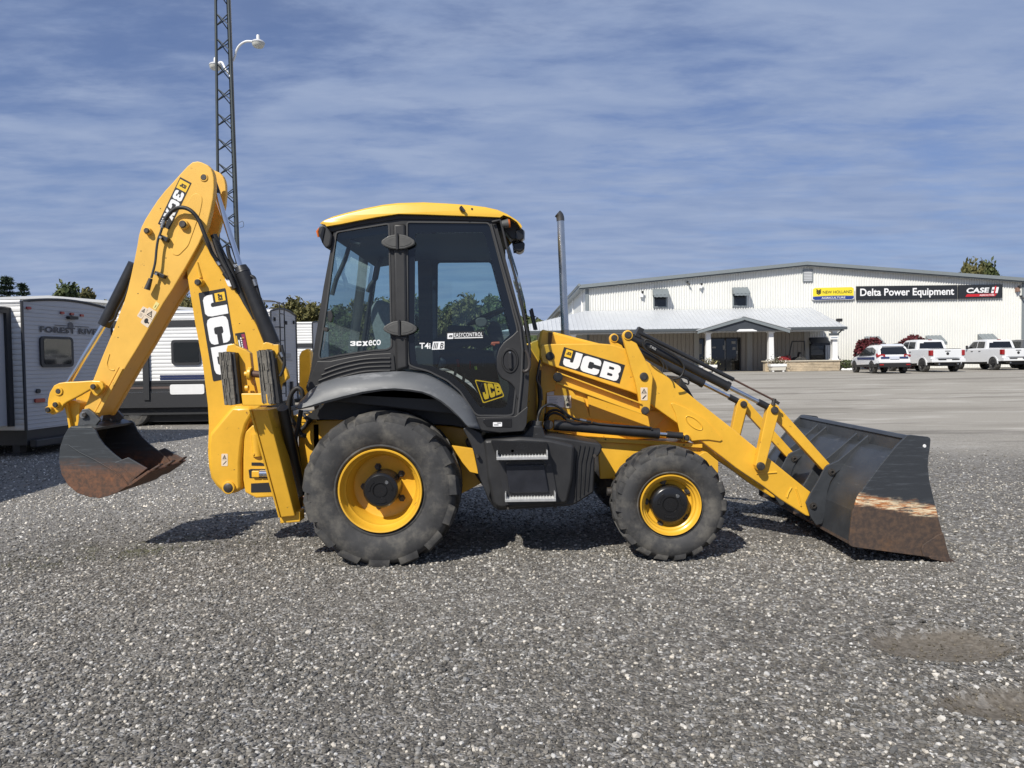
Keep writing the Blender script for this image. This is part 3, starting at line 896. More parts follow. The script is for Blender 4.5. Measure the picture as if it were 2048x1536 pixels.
# auxiliary pipe and hose on the side of the dipper
YH = YD - 0.055
P3 = lambda pts, Y: [W(x, y, Y) for x, y in pts]
hose('hydraulic_hose', [W(x, y, Y) for x, y, Y in ((326, 454, YH), (330, 440, YH), (340, 426, YH), (350, 418, YH), (362.5, 415, YH - .01), (375, 417.5, YH - .01), (386, 425, YH - .01), (397.5, 440, YH), (408, 466, YH), (417, 488, YH + .01), (424, 506, YH + .04), (434, 521, YH + .06))], 0.0175, RUBBER, DIP)
hose('steel_pipe', P3([(326, 450), (321, 466), (316, 480), (313, 499), (311, 521), (308, 536), (302.5, 556)], YH), 0.0105, smat('dark_pipe', (0.10, 0.105, 0.105), 0.35, metal=0.7), DIP)
cyl('hose_ferrule', W(329, 441, YH), W(324, 456, YH), 0.019, STEEL, DIP)
cyl('pipe_end', W(301.5, 557, YH), W(294, 579, YH), [0.017, 0.026], PINM, DIP)
MB().box((-.045, 0, -.016), (.045, .055, .016), M=Matrix.Translation(W(318, 549, YH + .004)) @ Matrix.Rotation(R_(25), 4, 'Y')).build('pipe_bracket', BLACK_P, DIP, bevel=0.004)
MB().box((-.04, 0, -.02), (.04, .05, .02), M=Matrix.Translation(W(326, 476, YH + .006)) @ Matrix.Rotation(R_(25), 4, 'Y')).build('pipe_bracket', BLACK_P, DIP, bevel=0.004)
for x, y in ((313, 548), (322, 475)):
    c = W(x, y, YH - .002); MB().latheY([(0, YH - .016), (.012, YH - .016), (.014, YH)], (c.x, c.z), 6).build('bolt', STEEL, DIP)

# ---------- boom (inner section)
YB = 6.64
boom = [(360, 455), (380, 425), (400, 460), (412, 491), (429, 519), (445, 546), (467, 574), (500, 627), (531, 681), (541, 712), (540, 770), (522, 812), (504, 826), (492, 850), (486, 875), (482, 902), (480, 925), (480, 962), (482.5, 977), (475, 983), (467, 986), (451, 989), (432, 971), (422, 956), (417, 931), (415, 900), (417, 850), (415, 811), (410, 770), (404, 724), (395, 675), (390, 650), (382, 600), (377, 571), (373, 546), (362, 500)]
BOOM = prism('boom', boom, YB, YB + 0.24, Y_PAINT, BH, bevel=0.010)
low = [(463, 813), (500, 813.5), (507, 826), (494, 850), (487, 875), (483.5, 902), (481.5, 925), (481.5, 962), (483, 978), (475, 984), (467, 987), (451, 990), (431, 972), (421, 957), (416, 931), (415, 900), (416.5, 872), (419, 866)]
prism('boom_foot', low, YB - 0.05, YB + 0.29, Y_PAINT, BOOM, bevel=0.03, smooth=30)
pin('pin', 402, 566, YB, 5.8, 0.085, PINM, BOOM, ring=8, ringmat=Y_PAINT)
pin('pin', 458, 975, YB - 0.05, 9.5, 0.03, PINM, BOOM, ring=13, ringmat=Y_PAINT)
cyl('crease', W(394, 525, YB), W(401, 556, YB), [0.012, 0.02], Y_PAINT, BOOM)
bq = pxq([(397, 586), (451, 576), (480, 752), (426.5, 763)], YB)
D2 = plate('decal', quad_off(bq, 0.0025), BLACK_L, BOOM, 0.0025, rr=0.03)
f = on_quad(quad_off(bq, 0.004))
mb = MB()
for ch, v0, v1 in (('J', .715, .955), ('C', .40, .70), ('B', .06, .375)):
    vert_glyph(mb, ch, f, v0, v1, .12, .90 if ch != 'J' else .96)
mb.build('decal_lettering', WHITE_L, D2)
mb = MB(); put_geo(mb, RECT, f, (.57, .865, .94, .962)); mb.build('badge', YEL_L, D2)
f2 = on_quad(quad_off(bq, 0.0055)); mb = MB()
for ch, v0, v1 in (('J', .925, .95), ('C', .90, .922), ('B', .875, .897)): vert_glyph(mb, ch, f2, v0, v1, .68, .84)
mb.build('badge_lettering', BLACK_L, D2)
sq = pxq([(470, 667), (489.5, 664), (499, 712), (480, 716)], YB)
D3 = plate('decal', quad_off(sq, 0.0025), BLACK_L, BOOM, 0.0025, rr=0.05)
f = on_quad(quad_off(sq, 0.004))
mb = MB(); put_geo(mb, RECT, f, (.62, .05, .95, .93)); mb.build('maroon_panel', MAG_L, D3)
mb = MB(); put_geo(mb, RECT, f, (.05, .1, .13, .9)); put_geo(mb, TRI, f, (.58, .68, .88, .82)); mb.build('yellow_bar', YEL_L, D3)
mb = MB()
for k in range(7): put_geo(mb, RECT, f, (.44, .2 + .09 * k, .56, .26 + .09 * k))
put_geo(mb, RECT, f, (.2, .2, .32, .72)); mb.build('decal_lettering', WHITE_L, D3)
warn_sticker(BOOM, [(443, 907.5), (455.6, 907.5), (455.6, 932), (443, 932)], YB - .05, icon='fork')
for x, y in ((441, 560), (479, 647)): pin('bolt_hole', x, y, YB, 1.2, .001, BLACK_L, BOOM, seg=8)
# boom ram with its pipes and hoses
YC = YB + 0.13
RAM = cyl('boom_ram', W(484.5, 541, YC - .12), W(546, 690, YC - .12), [0.062, 0.068], BLACK_P, BH, seg=32)
cyl('gland', W(481, 533, YC - .12), W(486, 545, YC - .12), [0.052, 0.066], BLACK_P, RAM, seg=32)
cyl('rod', W(425, 362, YC - .03), W(482, 538, YC - .12), 0.026, CHROME, RAM)
cyl('rod_end', W(421, 351, YC - .03), W(434, 388, YC - .04), 0.034, BLACK_P, RAM)
hose('ram_pipe', P3([(500, 552), (508, 556), (512, 570), (520, 600), (532, 640), (545, 676)], YC - .13), 0.017, BLACK_P, RAM)
cyl('pipe_union', W(507.5, 559, YC - .14), W(512, 572, YC - .14), 0.021, STEEL, RAM)
hose('hydraulic_hose', P3([(455, 492), (458, 510), (464, 524), (470, 534), (473, 536)], YC - .1), 0.018, RUBBER, RAM)
hose('hydraulic_hose', P3([(427, 470), (440, 500), (450, 520), (464, 545), (476, 575), (490, 606), (507, 640)], YC - .1), 0.030, RUBBER, RAM)
hose('hydraulic_hose', P3([(428, 478), (437, 505), (447, 527), (460, 552), (470, 577)], YC - .15), 0.022, RUBBER, RAM)
hose('hydraulic_hose', P3([(433, 520), (441, 532), (450, 546), (458, 557)], YB - .02), 0.013, PINM, RAM)
cyl('pipe_union', W(431, 517, YB - .02), W(440, 531, YB - .02), 0.02, STEEL, RAM)
cyl('pipe_union', W(449, 546, YB - .02), W(457, 557, YB - .02), 0.024, BLACK_P, RAM)
prism('pipe_clamp', roundpoly([(449, 557), (455, 556), (466, 567), (464, 573), (456, 573)], 2.5), YB - .03, YB, WHITE_P, RAM, bevel=0.002)
cyl('pipe_union', W(468, 530, YC - .12), W(474, 538, YC - .12), 0.017, STEEL, RAM)
# dipper ram, on the back of the dipper, and bucket linkage
RAM2 = cyl('bucket_ram', W(270, 528, YD + .15), W(208.5, 651, YD + .15), 0.058, BLACK_P, BH, seg=32)
cyl('rod', W(212, 644, YD + .15), W(124, 786, YD + .15), 0.026, CHROME, RAM2)
hose('ram_pipe', P3([(262, 560), (252, 590), (236, 620), (229, 638), (219, 645)], YD + .09), 0.012, BLACK_P, RAM2)
LINK = [(96, 797.5), (99, 785), (107.5, 771), (117.5, 766), (130, 764), (155, 763), (184, 761), (200, 762), (206, 767.5), (207.5, 775), (200, 786), (192.5, 793), (186, 789), (180, 779), (157.5, 792), (134, 804), (127, 809), (121, 821), (115, 825), (104, 830), (97, 825), (95, 816), (95, 805)]
LK = prism('tipping_link', LINK, YD - 0.075, YD - 0.03, Y_PAINT, BH, bevel=0.008)
prism('far_link_plate', LINK, YD + 0.35, YD + 0.39, Y_PAINT, LK, bevel=0.006, Yp=YD - .075)
pin('pin', 117.5, 782.5, YD - .075, 5.3, 0.015, PINM, LK, ring=9, ringmat=Y_PAINT)
pin('pin', 191, 773, YD - .075, 5.2, 0.05, PINM, LK, ring=7, ringmat=Y_PAINT)
pin('pin', 114.5, 809, YD - .075, 5.2, 0.04, PINM, LK, ring=7, ringmat=Y_PAINT)
pin('pin', 101, 819, YD - .075, 5.2, 0.05, BLACK_L, LK, ring=7, ringmat=Y_PAINT)
prism('lower_link', [(127, 806), (146, 800), (160, 806), (157, 854), (141, 858), (133, 832)], YD + .02, YD + .26, Y_PAINT, LK, bevel=0.008)
prism('lower_link_flange', [(127, 808), (133, 806), (142, 855), (137, 857), (133, 832)], YD - .02, YD + .02, Y_PAINT, LK, bevel=0.005)

# ---------- digging bucket
YBK0, YBK1 = 6.40, 7.08
side = [(142, 853.6), (183, 853.6), (190, 859), (197, 875), (208, 890), (225, 906), (245, 921.5), (262, 935), (276, 952), (269.5, 957), (256, 971), (237.5, 984), (222, 990), (200, 996.5), (178, 994), (155, 986), (136, 970), (123, 948), (118, 920), (120, 895), (128, 871.5), (136, 857.5)]
BKM = rusty('rusty_digging_bucket', (0.040, 0.045, 0.050), 0.70, 0.86, (0.0, 0.0, 1.0), rust=(0.17, 0.078, 0.042), rust2=(0.075, 0.045, 0.032))
DB = prism('digging_bucket', side, YBK0, YBK0 + 0.02, BKM, BH, bevel=0.004)
prism('far_side_plate', side, YBK1 - 0.02, YBK1, BKM, DB, bevel=0.004, Yp=YBK0)
# wrapper: shell sheet following the back and bottom of the side profile
def shell(outline, Y0, Y1, th, inner_shift):
    """open outline (px at Y0) swept straight back; inner copy shifted by inner_shift (px)"""
    a = [W(x, y, Y0) for x, y in outline]
    c = Vector((sum(p.x for p in a) / len(a), 0, sum(p.z for p in a) / len(a))) if inner_shift is None else None
    vs, fs = [], []
    n = len(a)
    inn = []
    for i, p in enumerate(a):
        d = (a[min(i + 1, n - 1)] - a[max(i - 1, 0)]).normalized()
        nn = Vector((d.z, 0, -d.x))
        ref = c if c is not None else p + Vector((inner_shift[0], 0, inner_shift[1]))
        if nn.dot(ref - Vector((p.x, 0, p.z)) if c is not None else Vector((inner_shift[0], 0, inner_shift[1]))) < 0: nn = -nn
        inn.append(p + nn * th)
    loop = a + inn[::-1]
    dY = Vector((0, Y1 - Y0, 0))
    return MB().hexa(loop, [p + dY for p in loop])
wrap = [(188, 857), (165, 850), (142, 853), (136, 857.5), (128, 871.5), (120, 895), (118, 920), (123, 948), (136, 970), (155, 986), (178, 994), (200, 996.5), (222, 990), (237.5, 984), (256, 971), (272, 958)]
shell(wrap, YBK0 + .004, YBK1 - .004, 0.022, None).build('shell', BKM, DB, smooth=30)
prism('side_cutter', [(229, 925), (255.5, 915), (294, 937), (270, 956.5)], YBK0 - .022, YBK0 - .002, BKM, DB, bevel=0.004)
prism('side_cutter', [(229, 925), (255.5, 915), (294, 937), (270, 956.5)], YBK1, YBK1 + .02, BKM, DB, bevel=0.004, Yp=YBK0)
prism('cutting_edge', [(252, 974), (262, 964), (296, 941), (300, 944), (285, 955), (262, 971)], YBK0 - .02, YBK1 + .02, BKM, DB, bevel=0.004)
for k in range(3):
    y = YBK0 + 0.08 + k * 0.24
    a = [W(x, z, YBK0) + Vector((0, y - YBK0, 0)) for x, z in ((282, 953), (290, 943), (309, 931), (311, 934))]
    MB().hexa(a, [p + Vector((0, .075, 0)) for p in a]).build('tooth', BKM, DB, bevel=0.004)
ridge = [W(x, y, YBK0 - .002) for x, y in ((137, 890), (160, 905), (190, 920), (222, 938), (245, 955), (256, 969))]
MB().tube(ridge, 0.006, 8).build('crease', BKM, DB, smooth=60)
EARM = smat('worn_grey_steel', (0.085, 0.09, 0.095), 0.45, metal=0.3, vary=0.3, vscale=12)
ear = [(154, 855), (160, 828), (164, 819), (175, 817), (187, 826), (200, 840), (186, 857)]
for y in (YD - .055, YD + .33):
    prism('pin_ear', ear, y, y + 0.035, EARM, DB, bevel=0.005, Yp=YD - .055)
pin('pin', 168, 830, YD - .055, 7, 0.025, STEEL, DB, seg=20)
pin('pin', 168, 830, YD - .082, 4.6, 0.006, PINM, DB, seg=16)

# ---------- kingpost, rear frame, stabilisers
KP = prism('kingpost', [(488, 866), (505, 850), (530, 850), (560, 866), (566, 985), (548, 994), (512, 996), (490, 985), (486, 960), (486, 915)], YB - .03, YB + .42, Y_PAINT, BH, bevel=0.012)
for pts in ([(497, 940), (501, 938), (545, 938), (545, 956), (499, 956)], [(502, 967), (542, 965), (542, 984), (502, 985)], [(503, 925), (520, 925), (540, 930), (540, 932), (503, 931)]):
    prism('recess_shade', pts, YB - .034, YB - .02, BLACK_L, KP, bevel=0)  # flat black patches stand in for the shade inside the kingpost openings
cyl('slew_ram', W(520, 947, YB - .045), W(548, 947, YB - .045), 0.03, CHROME, KP)
prism('slew_eye', [(503, 942), (518, 942), (518, 955), (503, 955)], YB - .06, YB - .03, Y_PAINT, KP, bevel=0.006)
cyl('king_pin', W(512, 868, YB - .02), W(516, 912, YB - .02), 0.045, Y_PAINT, KP)
pin('bolt', 508, 908, YB - .05, 3, 0.02, Y_PAINT, KP, seg=10)
MB().box((-1.95, 6.62, 0.36), (-1.74, 7.6, 0.44)).box((-1.95, 6.62, 1.10), (-1.74, 7.6, 1.18)).box((-1.78, 6.62, 0.44), (-1.72, 7.6, 1.10)).build('rear_frame', Y_PAINT, BH, bevel=0.008)
def stabiliser(mir):
    yy = (lambda y: y) if not mir else (lambda y: 14.12 - y)
    V = lambda x, y, z: Vector((x, yy(y), z))
    top, bot = (5.80, 1.29), (6.47, 0.27)
    x0, x1 = -2.052, -1.925
    d = 0.13
    M_ = lambda p: Vector((p.x, yy(p.y), p.z))
    TLp, TRp, BLp, BRp = W(502.5, 819, 5.90), W(535, 819, 5.90), W(561, 1035, 6.12), W(590, 1032, 6.12)
    dd = Vector((0, .27, 0)); de = Vector((0, .20, 0))
    leg = MB().hexa([M_(BLp), M_(BRp), M_(BRp + de), M_(BLp + de)], [M_(TLp), M_(TRp), M_(TRp + dd), M_(TLp + dd)])
    L = leg.build('stabiliser_leg', Y_PAINT, BH, bevel=0.008)
    ft = [M_(BLp + Vector((-.02, .04, .03))), M_(BRp + Vector((.03, .04, .03))), M_(BRp + Vector((.03, .18, .03))), M_(BLp + Vector((-.02, .18, .03)))]
    MB().hexa(ft, [p - Vector((0, 0, .09)) for p in ft]).build('leg_hinge', Y_PAINT, L, bevel=0.01)
    # wide shaded cheek beside the leg: the frame tube it folds against
    o_ = Vector((-.014, -.012, 0)); o2 = Vector((0.002, -.012, 0))
    MB().hexa([M_(BLp + o_), M_(BLp + o2), M_(BLp + o2 + de), M_(BLp + o_ + de)], [M_(TLp + o_), M_(TLp + o2), M_(TLp + o2 + dd), M_(TLp + o_ + dd)]).build('flange', Y_PAINT, L, bevel=0.003)
    q_ = [W(566, 820, 6.5), W(578, 820, 6.5), W(600, 960, 6.5), W(598, 1020, 6.5), W(590, 1020, 6.5)]
    MB().hexa([M_(p) for p in q_], [M_(p + Vector((0, .12, 0))) for p in q_]).build('slide_post', BLACK, L, bevel=0.006)
    if mir:
        # the far foot seen beyond the cab
        prism('foot', [(598, 712), (603, 702), (615, 697), (621, 702), (622, 770), (614, 795), (598, 790)], 7.9, 8.0, Y_PAINT, L, bevel=0.01)
        MB().box((-2.24, 8.25, 1.25), (-2.14, 8.40, 1.75)).build('rubber_pad', RUBPAD, L, bevel=0.02)
        return L
    # foot: two stacks of laminated rubber on a yellow bracket
    YP = 5.72
    prism('foot_bracket', [(452, 700), (455, 690), (468, 687), (473, 692), (492, 700), (500, 706), (506, 760), (512, 788), (545, 790), (545, 811), (485, 811), (478, 800)], YP + .10, YP + .16, Y_PAINT, L, bevel=0.006)
    prism('foot_bracket', [(482, 787), (545, 787), (545, 811), (485, 811)], YP + .005, YP + .10, Y_PAINT, L, bevel=0.006)
    prism('foot_bracket', [(522, 705), (525, 687), (532, 684), (545, 688), (549, 698), (556, 715), (573, 740), (577, 756), (562, 768), (556, 800), (530, 800)], YP + .10, YP + .15, Y_PAINT, L, bevel=0.006)
    prism('foot_lug', [(546, 689), (557, 689), (557, 704), (549, 720)], YP + .06, YP + .10, Y_PAINT, L, bevel=0.003)
    cyl('pin', W(500, 747, YP + .06), W(530, 750, YP + .06), 0.027, RUSTROD, L)
    MB().tube([W(497, 747, YP + .06), W(504, 747.5, YP + .06)], 0.052, 20).build('pin_boss', Y_PAINT, L, smooth=40, bevel=0.004)
    MB().tube([W(490, 748, YP + .05), W(495, 748, YP + .05)], 0.022, 14).build('bolt', Y_PAINT, L, smooth=40)
    MB().tube([W(491, 776, YP + .05), W(497, 776, YP + .05)], 0.022, 14).build('bolt', Y_PAINT, L, smooth=40)
    rr = random.Random(3)
    for (ax, ay), (bx, by), (cx_, cy_), (dx_, dy_) in (((436.5, 705.5), (460.5, 704), (470.5, 809), (449, 809.5)), ((513, 701.5), (536.5, 699.5), (549.5, 808.5), (524, 806))):
        nL = 13
        mb = MB()
        for k in range(nL):
            u0, u1 = k / nL, (k + 0.86) / nL
            j0, j1 = rr.uniform(-1.6, 1.6), rr.uniform(-1.6, 1.6)
            yo = YP + rr.uniform(-.006, .006)
            tp = lambda u: (ax + (bx - ax) * u, ay + (by - ay) * u + j0)
            bt = lambda u: (cx_ * u + dx_ * (1 - u), cy_ * u + dy_ * (1 - u) + j1)
            a0, a1, b1, b0 = tp(u0), tp(u1), bt(u1), bt(u0)
            seg = 8
            for q in range(seg):
                s0, s1 = q / seg, (q + 1) / seg
                lerp = lambda A, B_, s: (A[0] + (B_[0] - A[0]) * s, A[1] + (B_[1] - A[1]) * s)
                o1 = rr.uniform(-.005, .005)
                pl = [lerp(a0, b0, s0), lerp(a1, b1, s0), lerp(a1, b1, s1), lerp(a0, b0, s1)]
                P0 = [W(x, y, yo + o1) for x, y in pl]
                mb.hexa(P0, [p + Vector((0.004, .115, 0)) for p in P0])
        mb.build('rubber_pad', RUBPAD, L, bevel=0)
        back = [W(x, y, YP + .02) for x, y in ((ax + 3, ay + 2), (bx + 9, by + 1), (cx_ + 10, cy_ - 1), (dx_ + 2, dy_ - 2))]
        MB().hexa(back, [p + Vector((.0, .09, 0)) for p in back]).build('pad_backing', BLACK, L, bevel=0.004)
    cyl('stabiliser_ram', V(-1.86, 6.02, 1.28), V(-1.86, 6.5, .5), 0.045, BLACK_P, L)
    hose('hydraulic_hose', P3([(563, 690), (566, 706), (569, 722), (566, 740), (560, 752)], YP + .05), 0.012, RUBBER, L)
    cyl('pipe_union', W(561, 705, YP + .05), W(565, 714, YP + .05), 0.016, STEEL, L)
    return L
stabiliser(False); stabiliser(True)
# hoses tangled between the rear frame and the wheel
for pts, Y in (([(560, 690), (556, 705), (563, 725), (568, 745), (566, 770)], 5.9), ([(603, 870), (590, 850), (578, 830), (580, 795), (592, 777), (603, 781), (606, 800)], 6.4), ([(586, 905), (592, 870), (598, 845), (602, 820)], 6.3),
               ([(575, 800), (583, 835), (600, 860), (622, 838), (640, 826)], 6.6), ([(590, 840), (612, 826), (630, 836), (662, 830)], 6.7), ([(570, 815), (590, 862), (612, 872)], 6.5)):
    hose('hydraulic_hose', P3(pts, Y), 0.02, RUBBER, BH)
cyl('pipe_union', W(606, 828, 6.5), W(616, 841, 6.5), 0.016, STEEL, BH)
cyl('pipe_union', W(627, 822, 6.5), W(629, 836, 6.5), 0.014, STEEL, BH)
cyl('pipe_union', W(640, 822, 6.5), W(642, 834, 6.5), 0.014, STEEL, BH)

# ---------- chassis, engine bay, hood
prism('rear_chassis', [(596, 842), (700, 838), (900, 852), (950, 860), (975, 960), (900, 1000), (640, 1000), (598, 960)], 6.62, 7.5, Y_PAINT, BH, bevel=0.01)
prism('inner_arch', [(604, 838), (650, 806), (720, 782), (800, 776), (860, 786), (915, 826), (936, 856), (905, 850), (700, 840)], 6.40, 7.72, BLACK, BH, bevel=0)
prism('belly_guard', [(930, 880), (1160, 880), (1160, 1000), (985, 1000), (950, 950)], 6.45, 7.65, BLACK, BH, bevel=0.01)
prism('chassis_side_plate', [(896, 890), (946, 897), (957, 948), (940, 944)], 6.34, 6.38, Y_PAINT, BH, bevel=0.004)
prism('engine_bay', [(1086, 692), (1098, 688), (1200, 692), (1300, 750), (1352, 800), (1362, 876), (1240, 880), (1094, 866)], 6.72, 7.40, Y_PAINT, BH, bevel=0.012)
prism('engine_side_panel', [(1174, 782), (1300, 822), (1345, 822), (1310, 858), (1180, 838)], 6.69, 6.72, Y_PAINT, BH, bevel=0.006)
prism('engine_side_panel', [(1094, 738), (1113, 742), (1153, 792), (1167, 795), (1182, 838), (1098, 842)], 6.69, 6.72, Y_PAINT, BH, bevel=0.006)
HOOD = prism('hood', [(1081, 661), (1086, 659), (1105, 663), (1137, 671), (1152, 675), (1200, 687), (1224, 697), (1224, 720), (1085, 720), (1076, 690)], 6.66, 7.45, Y_PAINT, BH, bevel=0.02, smooth=30)
prism('hood_seam', [(1097, 664), (1105, 665), (1103, 688), (1096, 688)], 6.645, 6.67, smat('hood_seal', (0.10, 0.055, 0.012), 0.6), HOOD, bevel=0.002)
prism('nose_guard', [(1360, 752), (1376, 775), (1390, 799), (1396, 850), (1350, 850)], 6.78, 7.36, BLACK, BH, bevel=0.01)
hose('headlamp_guard', P3([(1348, 762), (1366, 765), (1377, 768), (1374, 757), (1358, 754)], 6.95), 0.008, BLACK_P, BH)
FR = prism('front_frame', [(1092, 858), (1170, 876), (1240, 885), (1330, 889), (1400, 894), (1410, 906), (1437, 935), (1436, 945), (1424, 948), (1400, 930), (1390, 960), (1240, 957), (1200, 958), (1196, 905), (1165, 890), (1110, 880)], 6.56, 7.55, Y_PAINT, BH, bevel=0.01)
prism('frame_rail', [(1172, 873), (1340, 884), (1405, 888), (1405, 896), (1172, 882)], 6.52, 6.56, Y_PAINT, FR, bevel=0.004)
for x, y in ((1115, 865), (1211, 879), (1368, 890)): pin('bolt', x, y, 6.52, 1.6, .008, BLACK_L, FR, seg=8)
prism('mudguard_bracket', [(1396, 911), (1408, 904), (1414, 904), (1437, 923), (1437, 945), (1433, 948), (1408, 925)], 6.42, 6.50, Y_PAINT, FR, bevel=0.006)
LAB = plate('data_label', pxq([(1094, 791), (1128, 791), (1128, 815), (1094, 813)], 6.685), WHITE_L, BH, 0.002)
mb = MB(); f = on_quad(pxq([(1094, 791), (1128, 791), (1128, 815), (1094, 813)], 6.683))
for k in range(6): put_geo(mb, RECT, f, (.12, .12 + .13 * k, .55 + .05 * (k % 3), .15 + .13 * k))
for k in range(2): put_geo(mb, RECT, f, (.8, .5 + .2 * k, .84, .55 + .2 * k))
mb.build('print', smat('grey_print', (.3, .3, .32), .5), LAB)
warn_sticker(BH, [(1128, 791), (1142, 791), (1143, 816), (1129, 816)], 6.685, icon='two')
plate('data_label', pxq([(1094, 783), (1108, 783), (1108, 790), (1094, 790)], 6.685), WHITE_L, BH, 0.002)
prism('bulkhead', [(1046, 690), (1085, 676), (1088, 700), (1086, 866), (1046, 866)], 6.74, 7.38, Y_PAINT, BH, bevel=0.008)
# exhaust
EXH = cyl('exhaust_pipe', W(1130.5, 672, 7.0), W(1121, 440, 7.0), [0.037, 0.034], smat('exhaust_steel', (0.55, 0.55, 0.545), 0.26, metal=1.0, vary=0.12, vscale=6), BH, seg=28)
MB().tube(spline([W(1121, 442, 7.0), W(1120.5, 436, 7.0), W(1119, 431, 7.0), W(1115, 427, 7.0)], 4), 0.037, 28).build('outlet', smat('sooty_steel', (.12, .115, .11), .45, metal=.8), EXH, smooth=50)
cyl('collar', W(1131, 676, 7.0), W(1130, 660, 7.0), 0.042, STEEL, EXH)

# ---------- loader arms
def loader_arm(dy, near):
    Y = 6.50 + dy
    off = Vector((0, dy, 0))
    def pr(name, pts, Y0, Y1, mat, parent, bevel=.006, smooth=None):
        a = [W(x, y, Y0) + off for x, y in pts]
        return MB().hexa(a, [p + Vector((0, Y1 - Y0, 0)) for p in a]).build(name, mat, parent, bevel=bevel, smooth=smooth)
    def pn(name, px, py, Y0, rpx, depth, mat, parent, ring=None):
        c = W(px, py, Y0); r = rpx * Y0 / FPX; y0 = Y0 + dy - depth
        MB().latheY([(0, y0), (r * .6, y0), (r * .66, y0 + .004), (r * .85, y0 + .004), (r, y0 + .010), (r, Y0 + dy + .02)], (c.x, c.z), 24).build(name, mat, parent, smooth=40)
        if ring:
            rr = ring * Y0 / FPX; d2 = depth * .6
            MB().latheY([(r * .98, Y0 + dy - d2), (rr * .92, Y0 + dy - d2), (rr, Y0 + dy - d2 + .004), (rr, Y0 + dy + .01)], (c.x, c.z), 24).build(name + '_boss', Y_PAINT, parent, smooth=40)
    arm = [(1080, 710), (1080, 698), (1084, 690), (1100, 688), (1140, 687.5), (1200, 687), (1219, 688.5), (1231, 691), (1247, 696), (1262, 702), (1289, 719), (1305, 730), (1339, 756), (1389, 797), (1465, 857), (1511, 895), (1536, 915), (1581, 952), (1622, 985), (1612.5, 1004), (1620, 1033), (1612, 1031), (1560, 998), (1526, 972), (1472, 936), (1444, 914), (1402, 882), (1355, 847), (1303, 810), (1274, 789), (1262, 784), (1237, 776), (1156, 749), (1110, 734), (1097, 730), (1084, 725)]
    A = pr('loader_arm', arm, 6.50, 6.64, Y_PAINT, BH, .009)
    gus = [(1342, 808), (1344, 806), (1349, 806), (1370, 815), (1392, 827), (1411, 839), (1430, 861), (1445, 880), (1440, 883), (1417, 879.5), (1400, 880), (1384, 882), (1381, 878), (1374, 884), (1364, 884), (1359, 872), (1359, 862), (1351, 827)]
    G = pr('gusset', gus, 6.485, 6.50, Y_PAINT, A, .004)
    el = [(1388 + 20 * math.cos(a) * math.cos(.66) - 8 * math.sin(a) * math.sin(.66), 846 + 20 * math.cos(a) * math.sin(.66) + 8 * math.sin(a) * math.cos(.66)) for a in [2 * math.pi * k / 28 for k in range(29)]]
    MB().tube([W(x, y, 6.485) + off for x, y in el], 0.006, 6, caps=False).build('oval_rib', Y_PAINT, G, smooth=60)
    pn('pin', 1372.5, 875, 6.485, 6, .03, PINM, A, ring=8)
    pn('pin', 1100, 712, 6.50, 8.5, .02, BLACK_P, A)
    # raised weld beads near the tip
    for pts in ([(1513, 947), (1530, 946.5), (1553, 944.5)], [(1583, 975), (1577, 985), (1574, 995)], [(1592, 977), (1597, 992), (1602, 1012)]):
        MB().tube([W(x, y, 6.498) + off for x, y in pts], 0.008, 8).build('weld', Y_PAINT, A, smooth=60)
    # bell-crank lever
    lev = spline([(1246, 677), (1245, 671), (1248, 664), (1255, 660), (1261, 662), (1265, 668)], 3) 
    lev = [tuple(p)[:2] for p in lev] + [(1277, 694), (1289, 716), (1304, 746), (1306, 755), (1303, 790), (1300, 820), (1297, 827), (1290, 830.5), (1283, 827), (1281, 820), (1276, 790), (1271, 765), (1263, 738), (1256, 712)]
    Lv = pr('bell_crank', lev, 6.42, 6.48, Y_PAINT, A, .007)
    pn('pin', 1256, 670.6, 6.42, 7.6, .022, PINM, Lv, ring=9.5)
    pn('pin', 1287.5, 753, 6.42, 8.3, .022, PINM, Lv)
    pn('pin', 1290, 821, 6.42, 8, .03, PINM, Lv)
    if near:
        c4 = [W(x, y, 6.42) for x, y in ((1281, 775), (1295, 775), (1295, 800.5), (1282, 800.5))]
        P_ = plate('warning_label', quad_off(c4, .002), CREAM_L, Lv, .002, rr=.08)
        f = on_quad(quad_off(c4, .003)); mb = MB()
        put_geo(mb, TRIRING, f, (.12, .56, .88, .93)); put_geo(mb, TRI, f, (.42, .66, .58, .8)); put_geo(mb, RECT, f, (0.04, .495, .96, .51))
        put_geo(mb, ([(0, 0), (.3, 0), (1, .85), (.85, 1), (.35, .5)], [(0, 1, 2, 3, 4)]), f, (.15, .1, .85, .42))
        mb.build('symbol', BLACK_L, P_)
        dq = [W(x, y, 6.50) for x, y in ((1128, 694), (1250, 730), (1239, 767.5), (1117.5, 730.6))]
        D = plate('decal', quad_off(dq, .0025), BLACK_L, A, .0025)
        f = on_quad(quad_off(dq, .004)); mb = MB()
        for ch, b in (('J', (.05, .06, .315, .92)), ('C', (.335, .06, .635, .90)), ('B', (.665, .06, .955, .90))):
            if ch == 'J': put_geo(mb, GL_J, f, b)
            else: put_geo(mb, glyph_geo(ch), f, b)
        mb.build('decal_lettering', WHITE_L, D)
        mb = MB(); put_geo(mb, RECT, f, (.045, .54, .155, .93)); mb.build('badge', YEL_L, D)
        f = on_quad(quad_off(dq, .0055)); mb = MB()
        for ch, b in (('J', (.065, .66, .088, .82)), ('C', (.091, .66, .113, .82)), ('B', (.116, .66, .138, .82))): put_geo(mb, glyph_geo(ch), f, b)
        mb.build('badge_lettering', BLACK_L, D)
    # levelling link: a channel beam from the tower to the bell crank
    q0, q1, q2, q3 = (1114, 743), (1284, 806), (1284, 829), (1112, 766)
    K = pr('levelling_link', [q0, q1, q2, q3], 6.455, 6.475, Y_PAINT, BH, .003)
